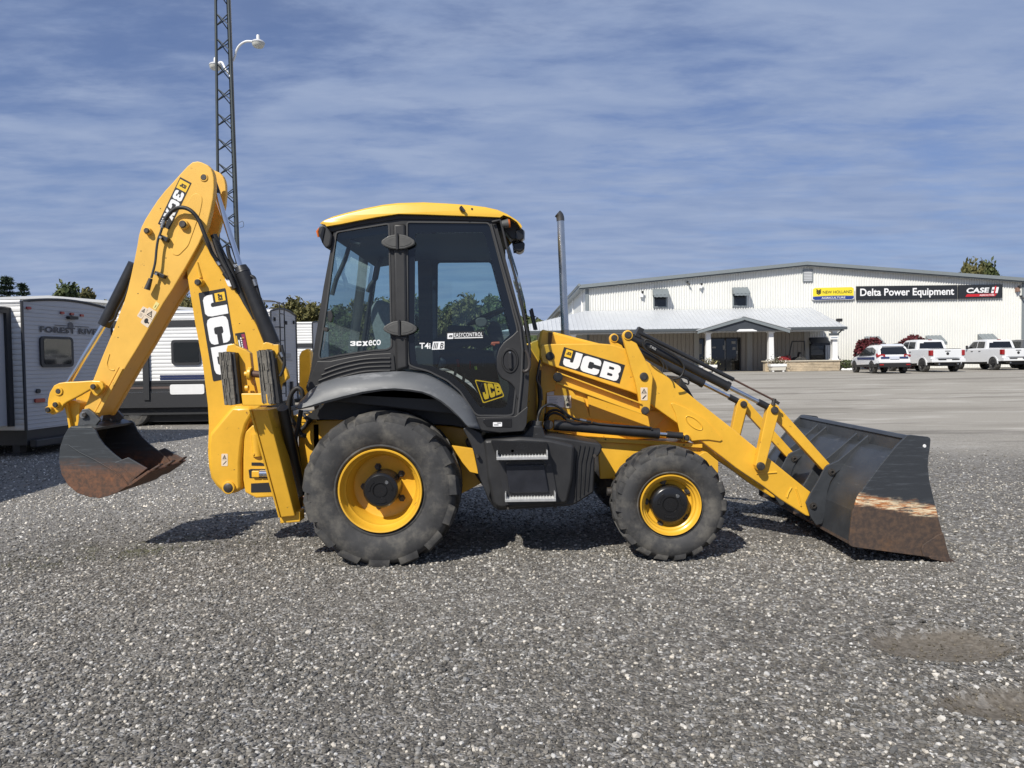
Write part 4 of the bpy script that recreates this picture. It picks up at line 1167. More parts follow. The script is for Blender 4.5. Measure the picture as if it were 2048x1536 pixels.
    pr('link_flange', [q0, q1, (1284, 809), (1114, 746)], 6.40, 6.455, Y_PAINT, K, .003)
    pr('link_flange', [(1113, 763), (1284, 826), q2, q3], 6.40, 6.455, Y_PAINT, K, .003)
    pn('pin', 1115.6, 754, 6.40, 9.6, .045, BLACK_P, K)
    # lift ram
    a, b = W(1108, 849.5, 6.45) + off, W(1316, 867.5, 6.45) + off
    Rm = cyl('lift_ram', a, b, 0.046, BLACK_P, BH, seg=28)
    cyl('rod', W(1314, 867.4, 6.45) + off, W(1334, 869, 6.45) + off, 0.021, CHROME, Rm)
    cyl('rod_end', W(1333, 869, 6.45) + off, W(1365, 871.5, 6.45) + off, 0.030, BLACK_P, Rm)
    cyl('gland', W(1311, 867, 6.45) + off, W(1318, 867.6, 6.45) + off, 0.049, BLACK_P, Rm, seg=28)
    pn('pin', 1097, 849.5, 6.42, 9.5, .03, PINM, Rm)
    hose('ram_pipe', [W(x, y, 6.41) + off for x, y in ((1185, 845), (1200, 848), (1250, 852), (1298, 855), (1304, 860))], .010, BLACK_P, Rm)
    # tower bracket the arm and link hang from
    T = pr('loader_tower', [(1081, 690), (1106, 690), (1112, 745), (1112, 780), (1092, 786), (1086, 860), (1106, 872), (1150, 878), (1075, 880), (1072, 780)], 6.66, 6.71, Y_PAINT, BH, .006)
    # bucket ram, lever and link
    Br = cyl('tipping_ram', W(1258, 673, 6.45) + off, W(1456, 773, 6.45) + off, 0.040, BLACK_P, BH, seg=28)
    cyl('gland', W(1452, 771, 6.45) + off, W(1458, 774, 6.45) + off, 0.044, BLACK_P, Br, seg=28)
    cyl('rod', W(1454, 772, 6.45) + off, W(1517, 804, 6.45) + off, 0.020, CHROME, Br)
    cyl('rod_end', W(1516, 803.5, 6.45) + off, W(1546, 819, 6.45) + off, 0.029, BLACK_P, Br)
    hose('hydraulic_hose', [W(x, y, 6.38) + off for x, y in ((1289, 684), (1291, 680), (1300, 682), (1330, 699), (1355, 715), (1367, 730), (1367, 744), (1359, 755), (1346, 758))], .0085, RUBBER, Br)
    hose('hydraulic_hose', [W(x, y, 6.36) + off for x, y in ((1286, 685), (1288, 694), (1300, 705), (1320, 716), (1331, 728), (1335, 740))], .007, RUBBER, Br)
    lv = [(1536, 815), (1538, 811), (1544, 808), (1552, 808.5), (1558, 813), (1559, 818), (1557, 830), (1530, 935), (1526, 941), (1520, 943.5), (1514, 939), (1511.5, 931)]
    L2 = pr('bucket_lever', lv, 6.42, 6.50, Y_PAINT, BH, .006)
    pr('far_lever_plate', lv, 6.56, 6.60, Y_PAINT, L2, .004)
    pn('pin', 1549, 820.5, 6.42, 7.6, .02, PINM, L2)
    pn('pin', 1520.7, 932, 6.42, 8.2, .03, PINM, L2)
    l3 = [(1555, 815), (1562, 818), (1659, 927), (1664, 936), (1657, 945), (1646, 940), (1554, 840), (1549, 828)]
    L3 = pr('bucket_link', l3, 6.52, 6.56, Y_PAINT, BH, .005)
    pr('link_flange', [(1554, 836), (1646, 936), (1646, 940), (1554, 840)], 6.56, 6.64, Y_PAINT, L3, .003)
    pn('pin', 1660, 937, 6.50, 8.2, .02, PINM, L3)
    if near:
        Ro = MB().box((-.055, -.04, -.045), (.0, .04, .045), M=Matrix.Translation(W(1283, 668, 6.45)) @ Matrix.Rotation(R_(27), 4, 'Y')).build('level_guide', BLACK_P, BH, bevel=.006)
        cyl('guide_tube', W(1278, 665, 6.42), W(1467, 759, 6.42), .018, BLACK_P, Ro)
        cyl('guide_tube', W(1286, 680, 6.43), W(1445, 763, 6.43), .012, BLACK_P, Ro)
        cyl('indicator_rod', W(1464, 757.5, 6.42), W(1547, 800, 6.42), .0085, RUSTROD, Ro)
        cyl('rod_end', W(1545, 799, 6.42), W(1558, 807, 6.42), .013, PINM, Ro)
        cyl('rod_clevis', W(1549, 797, 6.42), W(1546, 810, 6.42), .017, PINM, Ro)
        mb = MB(); q = [W(x, y, 6.40) for x, y in ((1301, 690), (1313, 696.5), (1311, 701), (1299, 694.5))]
        put_geo(mb, text_geo('ST MADE', .01), on_quad(q)); mb.build('cast_mark', smat('pale_print', (.4, .4, .4), .5), Ro)
    return A
# loader badge J has its hook under the badge square
vs, fs = glyph_geo('J'); GL_J = (vs, fs)
ARM = loader_arm(0.0, True)
loader_arm(0.86, False)
cyl('cross_tube', W(1420, 860, 6.6), W(1420, 860, 6.6) + Vector((0, .8, 0)), .06, Y_PAINT, BH)
hose('brake_hose', [W(x, y, Y) for x, y, Y in ((1076, 840, 6.2), (1078, 826, 6.2), (1085, 815, 6.22), (1097, 809, 6.25), (1108, 810, 6.28), (1120, 816, 6.3), (1135, 829, 6.33), (1148, 837, 6.36), (1160, 840, 6.38), (1182, 844, 6.4))], .010, RUBBER, BH)
cyl('pipe_union', W(1159, 839, 6.38), W(1172, 842, 6.39), .014, STEEL, BH)
hose('hydraulic_hose', P3([(1091, 848), (1097, 832), (1108, 826), (1122, 830), (1132, 838), (1148, 842)], 6.56), .011, RUBBER, BH)
hose('hydraulic_hose', P3([(1090, 838), (1098, 824), (1112, 820), (1126, 826), (1140, 838)], 6.62), .011, RUBBER, BH)
hose('hydraulic_hose', P3([(1079, 740), (1078, 770), (1080, 800), (1077, 830)], 6.5), .018, RUBBER, BH)
hose('hydraulic_hose', P3([(1080, 720), (1076, 745), (1074, 760), (1082, 778), (1084, 800)], 6.4), .010, PINM, BH)

# ---------- loader bucket
YL0, YL1 = 5.88, 8.06
LBM = rusty('worn_loader_bucket', (0.040, 0.044, 0.050), 0.425, 0.475, (0.22, 0.0, 1.0 / 1.0), rust=(0.105, 0.066, 0.044), rust2=(0.050, 0.036, 0.030), bright=None)
c_top = W(1830, 872, YL0); c_low = W(1700, 1088, YL0)
# wear line runs from (1705, 1005) to (1862, 1030) on the side plate
pa, pb = W(1712, 1004, YL0), W(1872, 1030, YL0)
nd = Vector((-(pb.z - pa.z), 0, pb.x - pa.x)).normalized()
lev0 = nd.dot(pa)
LBM = rusty('worn_loader_bucket', (0.035, 0.039, 0.045), lev0 - 0.03, lev0 - 0.01, tuple(nd), rust=(0.105, 0.066, 0.044), rust2=(0.050, 0.036, 0.030),
            bright=(lev0 - 0.035, lev0 + 0.085), soft=0.07)
sidep = [(1813, 872), (1816, 870.5), (1823, 870), (1855, 873.5), (1860, 875.5), (1861.5, 880), (1860, 897), (1857, 915), (1856, 933), (1859, 961), (1870, 1008), (1885, 1066), (1901, 1118), (1861, 1115), (1782, 1104.5), (1706, 1094), (1700, 1091), (1698.5, 1086), (1699.6, 1072), (1704.7, 1026), (1716, 993.5), (1734, 967), (1762, 929), (1792, 892.6)]
LB = prism('loader_bucket', sidep, YL0, YL0 + .022, LBM, BH, bevel=.004)
prism('far_side_plate', sidep, YL1 - .022, YL1, BUCKET, LB, bevel=.004, Yp=YL0)
# the far side plate and shell use the same X,Z as the near side
def shell_px(outline, Y0, th, side=1):
    a = [W(x, y, Y0) for x, y in outline]; n = len(a); inn = []
    for i, p in enumerate(a):
        d = (a[min(i + 1, n - 1)] - a[max(i - 1, 0)]).normalized()
        inn.append(p + Vector((d.z, 0, -d.x)) * th * side)
    loop = a + inn[::-1]
    return loop
back = spline([(1782, 909, 0), (1762, 932, 0), (1738, 965, 0), (1721, 991, 0), (1710, 1024, 0)], 4)
back = [(p.x, p.y) for p in back]
lp = shell_px(back, YL0 + .02, .014, -1)
MB().hexa(lp, [p + Vector((0, YL1 - YL0 - .04, 0)) for p in lp]).build('shell', BUCKET, LB, smooth=25)
lp = shell_px([(1710, 1024), (1705, 1072), (1704, 1089)], YL0 + .02, .014, -1)
MB().hexa(lp, [p + Vector((0, YL1 - YL0 - .04, 0)) for p in lp]).build('heel_plate', BUCKET, LB)
lp = shell_px([(1701, 1090), (1782, 1102), (1861, 1113)], YL0 + .02, .02, -1)
MB().hexa(lp, [p + Vector((0, YL1 - YL0 - .04, 0)) for p in lp]).build('floor_plate', LBM, LB)
lp = shell_px([(1811, 874), (1806, 903), (1782, 909)], YL0 + .02, .014, -1)
MB().hexa(lp, [p + Vector((0, YL1 - YL0 - .04, 0)) for p in lp]).build('upper_back_plate', BUCKET, LB)
prism('top_rail', [(1806, 877), (1812, 870.5), (1819, 870.5), (1822, 878), (1812, 881)], YL0 + .022, YL1 - .022, BUCKET, LB, bevel=.006)
prism('cutting_edge', [(1858, 1114), (1862, 1112), (1902, 1117), (1912, 1125), (1904, 1127), (1862, 1118)], YL0 - .02, YL1 + .02, LBM, LB, bevel=.003)
cc = [W(x, y, YL0 - .012) for x, y in ((1887, 1066), (1876, 1070), (1846, 1090), (1843, 1100), (1847, 1113), (1900, 1120))]
MB().hexa(cc, [p + Vector((0, .012, 0)) for p in cc]).build('side_cutter', LBM, LB, bevel=.004)
for k in range(2):
    a = [W(x, y, YL0) + Vector((0, .01 + k * 2.0, 0)) for x, y in ((1850, 1116), (1865, 1113), (1904, 1120), (1915, 1126), (1900, 1128))]
    MB().hexa(a, [p + Vector((0, .12, 0)) for p in a]).build('edge_shoe', LBM, LB, bevel=.004)
# mounting ears with long ribs up the back, a pair for each arm
ear = [(1647, 941), (1652, 933), (1660, 929), (1676, 922), (1700, 902), (1728, 878), (1737, 870), (1739, 890), (1736, 900), (1700, 925), (1672, 946), (1661.6, 963), (1655, 984), (1654, 1002), (1650, 1030), (1645, 1047), (1633, 1050.5), (1622.5, 1035), (1612, 1006), (1622, 985), (1635.5, 963)]
for y in (6.45, 6.66, 7.31, 7.52):
    e = [W(px, py, 6.45) + Vector((0, y - 6.45, 0)) for px, py in ear]
    E = MB().hexa(e, [p + Vector((0, .022, 0)) for p in e]).build('mounting_ear', BUCKET, LB, bevel=.004)
    if y in (6.45, 7.31):
        for px, py in ((1663, 944), (1626, 1011.5)):
            c = W(px, py, 6.45); r = 7.2 * 6.45 / FPX
            MB().latheY([(r * .35, y - .012), (r * .4, y - .024), (r * .6, y - .024), (r * .66, y - .012), (r * .95, y - .012), (r, y - .004), (r, y + .01)], (c.x, c.z), 24).build('pin', PINM, E, smooth=40)
            MB().latheY([(0, y - .008), (r * .36, y - .008)], (c.x, c.z), 16).build('pin_hole', BLACK_L, E)
plate('sticker', [W(1605, 837, 8.0), W(1611, 837, 8.0), W(1611, 843, 8.0), W(1605, 843, 8.0)], WHITE_L, LB, .004)
MB().latheY([(0, YL0 - .004), (.012, YL0 - .004), (.014, YL0)], (W(1849, 892, YL0).x, W(1849, 892, YL0).z), 10).build('bolt', WHITE_P, LB)
# ------------------------------------------------------------------ cab
YC0, YC1 = 6.10, 8.00
CAB = empty('cab', (W(830, 780, 6.1).x, 7.05, 1.2)); CAB.parent = BH; CAB.matrix_parent_inverse = root_inv(BH)
frame = [(668, 462), (700, 452), (745, 443), (796, 434), (846, 433), (900, 435), (980, 438), (992, 446), (1008, 505), (1028, 580), (1047, 655), (1056, 700), (1058, 760), (1054, 815), (1052, 850), (1048, 862), (1000, 866), (962, 862), (950, 836), (935, 806), (915, 776), (890, 758), (857, 744), (820, 738), (790, 742), (740, 748), (690, 758), (650, 772), (616, 786), (612, 775), (620, 751), (631, 676), (647, 575)]
qwin = roundpoly([(672.5, 464), (778, 447), (783, 694), (774, 699), (745, 701), (715, 705), (677.5, 711), (641, 718), (637.5, 712), (650, 632)], 6)
door_o = roundpoly([(814, 444), (975, 445.5), (981, 452), (1015, 582), (1034, 655), (1036, 720), (1032, 772), (1026, 829), (1015, 831), (957, 831), (949, 826), (932, 800), (920, 782), (895, 761), (857, 742), (830, 735), (818, 730), (815.5, 700)], 6)
YS = lambda y0, y1: (y0, y1)
def cab_side(Y0, Y1, nm, holes):
    # both flanks share the same X,Z outline
    o = [W(x, y, YC0) for x, y in frame]
    loops = [o] + [[W(x, y, YC0) for x, y in h] for h in holes]
    tris = tessellate_polygon([[Vector((v.x, v.z, 0)) for v in l] for l in loops])
    flat = [v for l in loops for v in l]; n = len(flat)
    vs = [Vector((v.x, Y0, v.z)) for v in flat] + [Vector((v.x, Y1, v.z)) for v in flat]
    fs = [tuple(t_) for t_ in tris] + [tuple(i + n for i in reversed(t_)) for t_ in tris]
    b = 0
    for l in loops:
        k = len(l); fs += [(b + i, b + (i + 1) % k, n + b + (i + 1) % k, n + b + i) for i in range(k)]; b += k
    return MB().add(vs, fs).build(nm, BLACK, CAB, bevel=0)
SIDE = cab_side(YC0, YC0 + .06, 'side_frame', [qwin, door_o])
cab_side(YC1 - .06, YC1, 'side_frame', [qwin, door_o])
def glass_px(name, pts, Y, parent, mat=GLASS, Yproj=YC0):
    v = [W(x, y, Yproj) for x, y in pts]
    v = [Vector((p.x, Y, p.z)) for p in v]
    return MB().add(v, [tuple(range(len(v)))]).build(name, mat, parent)
def ring_px(name, outer, inner, Y0, Y1, mat, parent, bevel=0, Yproj=YC0):
    dY = Y0 - Yproj
    loops = [[W(x, y, Yproj) for x, y in l] for l in (outer, inner)]
    tris = tessellate_polygon([[Vector((v.x, v.z, 0)) for v in l] for l in loops])
    flat = [v for l in loops for v in l]; n = len(flat)
    vs = [Vector((v.x, Y0, v.z)) for v in flat] + [Vector((v.x, Y1, v.z)) for v in flat]
    fs = [tuple(t_) for t_ in tris] + [tuple(i + n for i in reversed(t_)) for t_ in tris]
    b = 0
    for l in loops:
        k = len(l); fs += [(b + i, b + (i + 1) % k, n + b + (i + 1) % k, n + b + i) for i in range(k)]; b += k
    return MB().add(vs, fs).build(name, mat, parent, bevel=bevel)
def inset(pts, d):
    P = [Vector(p[:2]) for p in pts]; n = len(P); out = []
    ar = sum(P[i].x * P[(i + 1) % n].y - P[(i + 1) % n].x * P[i].y for i in range(n))
    s_ = 1 if ar > 0 else -1
    for i in range(n):
        e = (P[(i + 1) % n] - P[i - 1]).normalized()
        out.append(tuple(P[i] + Vector((-e.y, e.x)) * d * s_))
    return out
SEAL = smat('rubber_seal', (0.045, 0.045, 0.046), 0.55)
FRIT = smat('black_frit_glass', (0.006, 0.008, 0.012), 0.05, spec=0.6)
for Ya, sg in ((YC0, 1), (YC1, -1)):
    glass_px('window_glass', inset(qwin, 1), Ya + sg * .012, CAB)
    ring_px('window_seal', inset(qwin, -1.5), inset(qwin, 1.6), *((Ya - .006, Ya + .004) if sg > 0 else (Ya - .004, Ya + .006)), SEAL, CAB)
# door with a printed border and a thick seal round it
clear = roundpoly([(830, 466), (968, 465), (975, 490), (999, 582), (1019, 657), (1021, 668), (1006, 682), (995, 696), (990, 716), (992, 740), (1000, 756), (1017, 764), (1019, 775), (1013, 812), (1006, 816), (965, 816), (957, 812), (930, 775), (905, 752), (868, 733), (833, 728), (829, 690)], 7)
DOOR = ring_px('door', door_o, clear, YC0 + .008, YC0 + .016, FRIT, CAB, 0)
glass_px('door_glass', inset(clear, -1), YC0 + .012, DOOR)
ring_px('door_seal', inset(door_o, -1.5), inset(door_o, 1.6), YC0 - .008, YC0 + .004, SEAL, DOOR)
ring_px('far_door', door_o, clear, YC1 - .016, YC1 - .008, FRIT, CAB, 0)
glass_px('door_glass', inset(clear, -1), YC1 - .012, CAB)
hp = roundpoly([(1036, 660), (1040, 665), (1045, 720), (1042, 790), (1034, 800), (1030, 775), (1020, 764), (1003, 756), (995, 742), (993, 716), (998, 698), (1008, 684), (1024, 672)], 6)
prism('handle_panel', hp, YC0 - .016, YC0 + .006, BLACK, DOOR, bevel=.006)
ce = W(1020, 721, YC0)
MB().latheY([(.055, YC0 - .016), (.060, YC0 - .026), (.068, YC0 - .026), (.073, YC0 - .016)], (0, 0), 32).build('handle_ring', BLACK, DOOR, smooth=40).matrix_basis = Matrix.Translation(Vector((ce.x, 0, ce.z))) @ Matrix.Diagonal((.98, 1, 1.45, 1))
prism('handle_recess', circle(1020, 721, 13, 24, 19), YC0 - .0175, YC0 - .012, BLACK_L, DOOR, bevel=0)
prism('handle', roundpoly([(1016, 703), (1023, 703), (1024, 738), (1017, 738)], 3), YC0 - .045, YC0 - .014, BLACK, DOOR, bevel=.005)
pin('lock', 1020, 705, YC0 - .045, 2.1, .004, STEEL, DOOR, seg=12)
hose('grab_bar', P3([(1051, 700), (1056, 710), (1059, 725), (1057, 738), (1050, 743), (1045, 741)], YC0 - .05), .014, smat('worn_bar', (.045, .038, .034), .5), CAB)
# B pillar and hinges
PIL = prism('pillar', [(785.5, 447), (811, 447), (816, 736), (791, 742)], YC0 - .025, YC0 + .03, BLACK, CAB, bevel=.02, smooth=40)
for hx, hy in ((796, 484), (800, 657)):
    H = empty('hinge', W(hx, hy, YC0 - .03)); H.parent = CAB; H.matrix_parent_inverse = root_inv(CAB)
    for sg in (-1, 1):
        leaf = [(hx + sg * 2, hy - 16)] + [(hx + sg * a, hy - b) for a, b in ((14, 14), (25, 9), (32, 4), (34, 0), (32, -5), (25, -9), (14, -13))] + [(hx + sg * 2, hy + 14.5)]
        prism('hinge_leaf', leaf, YC0 - .055, YC0 - .02, HINGE, H, bevel=.008)
        prism('hinge_pressing', [(hx + (x - hx) * .72 + sg * 2.4, hy + (y - hy) * .66) for x, y in leaf], YC0 - .058, YC0 - .05, HINGE, H, bevel=.003)
    cyl('hinge_barrel', W(hx - 2, hy - 17, YC0 - .05), W(hx - 1, hy + 15, YC0 - .05), .012, BLACK, H)
    prism('hinge_block', [(hx - 5, hy + 15), (hx + 15, hy + 16), (hx + 12, hy + 22), (hx + 2, hy + 20)], YC0 - .03, YC0 + .0, BLACK, H, bevel=.004)
# louvred quarter panel below the rear side window
qp = [(634, 722), (660, 722), (700, 714), (740, 708), (782, 706), (788, 711), (791, 741), (740, 746), (690, 755), (650, 769), (618, 782), (616, 776), (622, 752)]
QP = prism('quarter_panel', qp, YC0 - .012, YC0 + .01, BLACK, CAB, bevel=.006)
for k in range(4):
    dyk = k * 8.2
    top = [(x, y + dyk) for x, y in ((648 - k * 6, 738 + k * 3.0), (680 - k * 3, 727 + k * 1.5), (720, 718.5), (755, 715.5), (781, 715))]
    top = [(p.x, p.y) for p in spline([(*p, 0) for p in top], 4)]
    band = top + [(x, y + 3.2) for x, y in reversed(top)]
    prism('louvre', band, YC0 - .024, YC0 - .010, BLACK, QP, bevel=.004)
    slot = [(x, y + 3.3) for x, y in top] + [(x, y + 5.6) for x, y in reversed(top)]
    prism('louvre_slot', slot, YC0 - .0145, YC0 - .011, BLACK_L, QP, bevel=0)
# sill panel under the door with a white serial plate
sill = roundpoly([(952, 835), (1030, 833), (1056, 812), (1053, 850), (1046, 862), (1000, 865), (962, 860)], 4)
SL = prism('sill', sill, YC0 - .05, YC0 + .02, BLACK, CAB, bevel=.014)
prism('sill_recess', roundpoly([(967, 838), (1024, 837), (1024, 855), (974, 854), (966, 845)], 3), YC0 - .054, YC0 - .045, BLACK_G, SL, bevel=.003)
SP = plate('serial_plate', pxq([(986, 844.5), (1004, 844.5), (1004, 853), (986, 853)], YC0 - .058), WHITE_L, SL, .003, rr=.1)
mb = MB(); put_geo(mb, RECT, on_quad(pxq([(988, 849), (997, 849), (997, 850.5), (988, 850.5)], YC0 - .0595))); put_geo(mb, RECT, on_quad(pxq([(994, 845.5), (1002, 845.5), (1002, 846.8), (994, 846.8)], YC0 - .0595))); mb.build('print', BLACK_L, SP)
# front and rear panes between the flanks
def cross_pane(name, pts, mat, th=.008):
    a = [W(x, y, YC0) for x, y in pts]
    q = [Vector((a[0].x, YC0 + .05, a[0].z)), Vector((a[0].x, YC1 - .05, a[0].z)), Vector((a[1].x, YC1 - .05, a[1].z)), Vector((a[1].x, YC0 + .05, a[1].z))]
    return MB().add(q, [(0, 1, 2, 3)]).build(name, mat, CAB)
cross_pane('windscreen', [(1014, 474), (1036, 545)], GLASS)
cross_pane('windscreen', [(1036, 545), (1050, 600)], GLASS)
cross_pane('windscreen', [(1050, 600), (1064, 690)], GLASS)
cross_pane('rear_pane', [(664, 470), (628, 715)], GLASS)
prism('front_cowl', [(1050, 690), (1062, 690), (1058, 760), (1052, 850), (1040, 862), (1040, 760)], YC0 + .06, YC1 - .06, BLACK, CAB, bevel=.01)
prism('rear_cowl', [(622, 735), (636, 720), (640, 735), (626, 786), (612, 778)], YC0 + .06, YC1 - .06, BLACK, CAB, bevel=.01)
prism('floor', [(700, 775), (900, 780), (950, 846), (1048, 846), (1048, 860), (940, 860), (890, 800), (700, 790)], YC0 + .06, YC1 - .06, BLACK, CAB, bevel=0)
prism('wheel_box', [(640, 735), (800, 722), (880, 745), (930, 790), (930, 830), (640, 790)], YC1 - .45, YC1 - .06, BLACK, CAB, bevel=.01)
prism('wheel_box', [(640, 770), (800, 742), (870, 752), (920, 800), (920, 830), (640, 800)], YC0 + .06, YC0 + .25, BLACK, CAB, bevel=.01)
prism('headliner', [(672, 458), (800, 437), (990, 440), (1006, 452), (1008, 462), (985, 466), (800, 462), (674, 482)], YC0 + .06, YC1 - .06, smat('headliner', (.03, .035, .04), .8), CAB, bevel=0)
# roof cap
ro_t = [(640, 447), (642, 443), (649, 438), (665, 431), (690, 424), (727.5, 415), (765, 407.5), (795, 404), (846, 402.5), (895, 405), (932, 407.5), (970, 412), (995, 417.5), (1014, 426), (1032, 437.5), (1041, 446), (1044, 453)]
ro_b = [(1042, 456), (1034, 444), (1020, 434.5), (1007, 430), (1000, 434.5), (960, 432.5), (900, 430.5), (846, 428.5), (797, 427.5), (755, 433.5), (715, 441), (680, 448), (652.5, 452.5), (650, 449)]
YR0, YR1 = 6.055, 8.05
def roof_mesh():
    # rounded along the long edges: three slices stepping in at the top
    mb = MB()
    base = [W(x, y, YR0) for x, y in ro_t + ro_b]
    nT = len(ro_t)
    xfr = max(p.x for p in base)
    rows = []
    for dyk, drop in ((0.0, .026), (.006, .014), (.024, .003), (.07, -.006), (.30, -.018)):
        rows.append((YR0 + dyk, drop))
    rows = rows + [(YR0 + YR1 - y, d) for y, d in reversed(rows)]
    vs, fs = [], []
    n = len(base)
    for y, d in rows:
        for i, p in enumerate(base):
            if i < nT:
                lowz = None
                vs.append((p.x, y, p.z - d * min(1, i / 3, (nT - 1 - i) / 4)))
            else: vs.append((p.x, y, p.z))
    # keep the top edge above the lower edge at the tips
    m = len(rows)
    out = []
    for j in range(m):
        for i in range(n):
            x, y, z = vs[j * n + i]
            if i < nT:
                zb = np.interp(x, [q.x for q in reversed(base[nT:])], [q.z for q in reversed(base[nT:])])
                z = max(z, zb + .004 if i not in (0, nT - 1) else z)
            if y > 7.2: x = min(x, xfr - .42 * min(1, (y - 7.2) / .85) ** 1.5)
            out.append((x, y, z))
    for j in range(m - 1):
        for i in range(n):
            i2 = (i + 1) % n
            fs.append((j * n + i, j * n + i2, (j + 1) * n + i2, (j + 1) * n + i))
    for st in (0, (m - 1) * n):
        fs += [tuple(i + st for i in t_) for t_ in tessellate_polygon([[Vector((out[st + i][0], out[st + i][2], 0)) for i in range(n)]])]
    return mb.add(out, fs)
ROOF = roof_mesh().build('roof', Y_ROOF, CAB, smooth=45)
prism('roof_underside', [(654, 453), (715, 442), (797, 429), (900, 431.5), (1000, 436), (1008, 440), (1000, 446), (985, 444), (900, 440), (800, 438), (720, 450), (664, 464), (652, 460)], YR0 + .035, YR1 - .04, BLACK, CAB, bevel=.006)
pin('beacon_socket', 923, 418, YR0 + .004, 4.2, .03, BLACK, ROOF, seg=14)
cyl('socket_cap', W(921, 413, YR0 - .02), W(929, 423, YR0 - .02), .012, BLACK, ROOF)
pin('plug', 944, 418, YR0 + .004, 2.4, .008, BLACK, ROOF, seg=12)
# lamps at the roof corners
def lamp_group(pts, Y0, Y1): 
    return prism('lamp_housing', roundpoly(pts, 4), Y0, Y1, BLACK, CAB, bevel=.012)
LH = lamp_group([(636, 456), (642, 449), (652, 451), (660, 462), (664, 470), (660, 492), (652, 497), (645, 488), (637, 470)], 6.06, 6.26)
MB().tube([W(639, 456, 6.10), W(635, 463, 6.10), W(637, 474, 6.10)], [.008, .013, .008], 12).build('indicator', AMBER, LH, smooth=60)
prism('lamp_face', [(640, 470), (646, 452), (650, 455), (644, 486)], 6.05, 6.07, BLACK_G, LH, bevel=.004)
LF = lamp_group([(1004, 440), (1012, 434), (1024, 437), (1040, 450), (1045, 458), (1046, 470), (1038, 482), (1022, 478), (1010, 462)], 6.16, 6.36)
cyl('indicator', W(1004, 449, 6.08), W(1017, 447, 6.08), [.030, .038], HINGE, LF)
cyl('indicator', W(1017, 447, 6.08), W(1020.5, 446.5, 6.08), [.038, .030], AMBER, LF)
prism('work_lamp', roundpoly([(1032, 458), (1044, 457), (1048, 460), (1048, 477), (1040, 482), (1030, 478)], 3), 6.14, 6.30, BLACK_G, LF, bevel=.01)
prism('work_lamp', roundpoly([(1024, 487), (1044, 482), (1050, 486), (1049, 499), (1040, 505), (1030, 501)], 4), 6.2, 6.36, BLACK_G, LF, bevel=.012)
prism('lamp_lens', [(1048.4, 461), (1049.6, 461), (1049.6, 477), (1048.4, 477)], 6.17, 6.27, STEEL, LF, bevel=0)
cyl('lamp_stem', W(1026, 480, 6.28), W(1030, 506, 6.28), .012, BLACK, LF)
# A pillar outer rail, wiper and hose on the windscreen edge
MB().tube([W(x, y, YC0 - .03) for x, y in ((984, 444), (1000, 440), (1004, 452), (1013, 492), (1030, 552), (1047, 624), (1059, 690), (1060, 716))], .011, 10).build('pillar_rail', BLACK, CAB, smooth=50)
MB().tube([W(x, y, YC0 - .012) for x, y in ((982, 448), (1000, 515), (1020, 585), (1040, 655), (1045, 700), (1043, 760), (1036, 828))], .011, 10).build('pillar_trim', SEAL, CAB, smooth=50)
MB().tube([W(1060, 620, 6.5), W(1069, 660, 6.5)], .009, 8).build('wiper', BLACK, CAB, smooth=50)
MB().tube([W(1063, 617, 6.7), W(1073, 660, 6.7)], .012, 8).build('wiper', BLACK, CAB, smooth=50)
# lettering stuck on the glass
yl = YC0 + .005
mb = MB()
qx = lambda x0, y0, x1, y1: on_quad(pxq([(x0, y0), (x1, y0), (x1, y1), (x0, y1)], yl))
for ch, x0, x1 in (('3', 700.5, 711), ('C', 712.5, 723), ('X', 724.5, 736)):
    put_geo(mb, glyph_geo(ch), on_quad(pxq([(x0, 682.5), (x1, 682), (x1, 691.5), (x0, 692)], yl)))
put_geo(mb, text_geo('eco', .012), on_quad(pxq([(737, 680.5), (761.5, 679), (761.5, 690), (737, 691.5)], yl)))
mb.build('window_lettering', WHITE_L, CAB)
yl = YC0 + .004
mb = MB()
put_geo(mb, text_geo('T4i', .02), qx(839, 685.5, 861, 697.5))
put_geo(mb, RECT, on_quad(pxq([(866, 683.5), (889, 683), (888.5, 698.5), (863.5, 699.5)], yl)))
mb.build('emission_lettering', WHITE_L, DOOR)
mb = MB(); yl = YC0 + .0025
put_geo(mb, text_geo('III B', .012, .25), qx(866, 685.5, 887, 697)); mb.build('emission_lettering', BLACK_L, DOOR)
yl = YC0 + .004
plate('sticker_backing', pxq([(893, 664), (967, 662), (967, 677), (893, 679)], YC0 + .006), BLACK_L, DOOR, .002)
mb = MB()
put_geo(mb, RECT, on_quad(pxq([(895, 667), (906.5, 666.5), (906.5, 677.5), (895, 678)], yl)))
put_geo(mb, text_geo('EASYCONTROL', .01, 0, 1.12), on_quad(pxq([(908, 666), (965.5, 664.5), (965.5, 672.5), (908, 674)], yl)))
put_geo(mb, RECT, on_quad(pxq([(909, 675.3), (965.5, 674), (965.5, 675.6), (909, 677)], yl)))
mb.build('sticker_lettering', WHITE_L, DOOR)
mb = MB(); yl = YC0 + .0025
for ch, x0 in (('J', 897.5), ('C', 900), ('B', 902.5)): put_geo(mb, glyph_geo(ch), qx(x0, 670, x0 + 2.2, 674.5))
mb.build('badge_lettering', BLACK_L, DOOR)
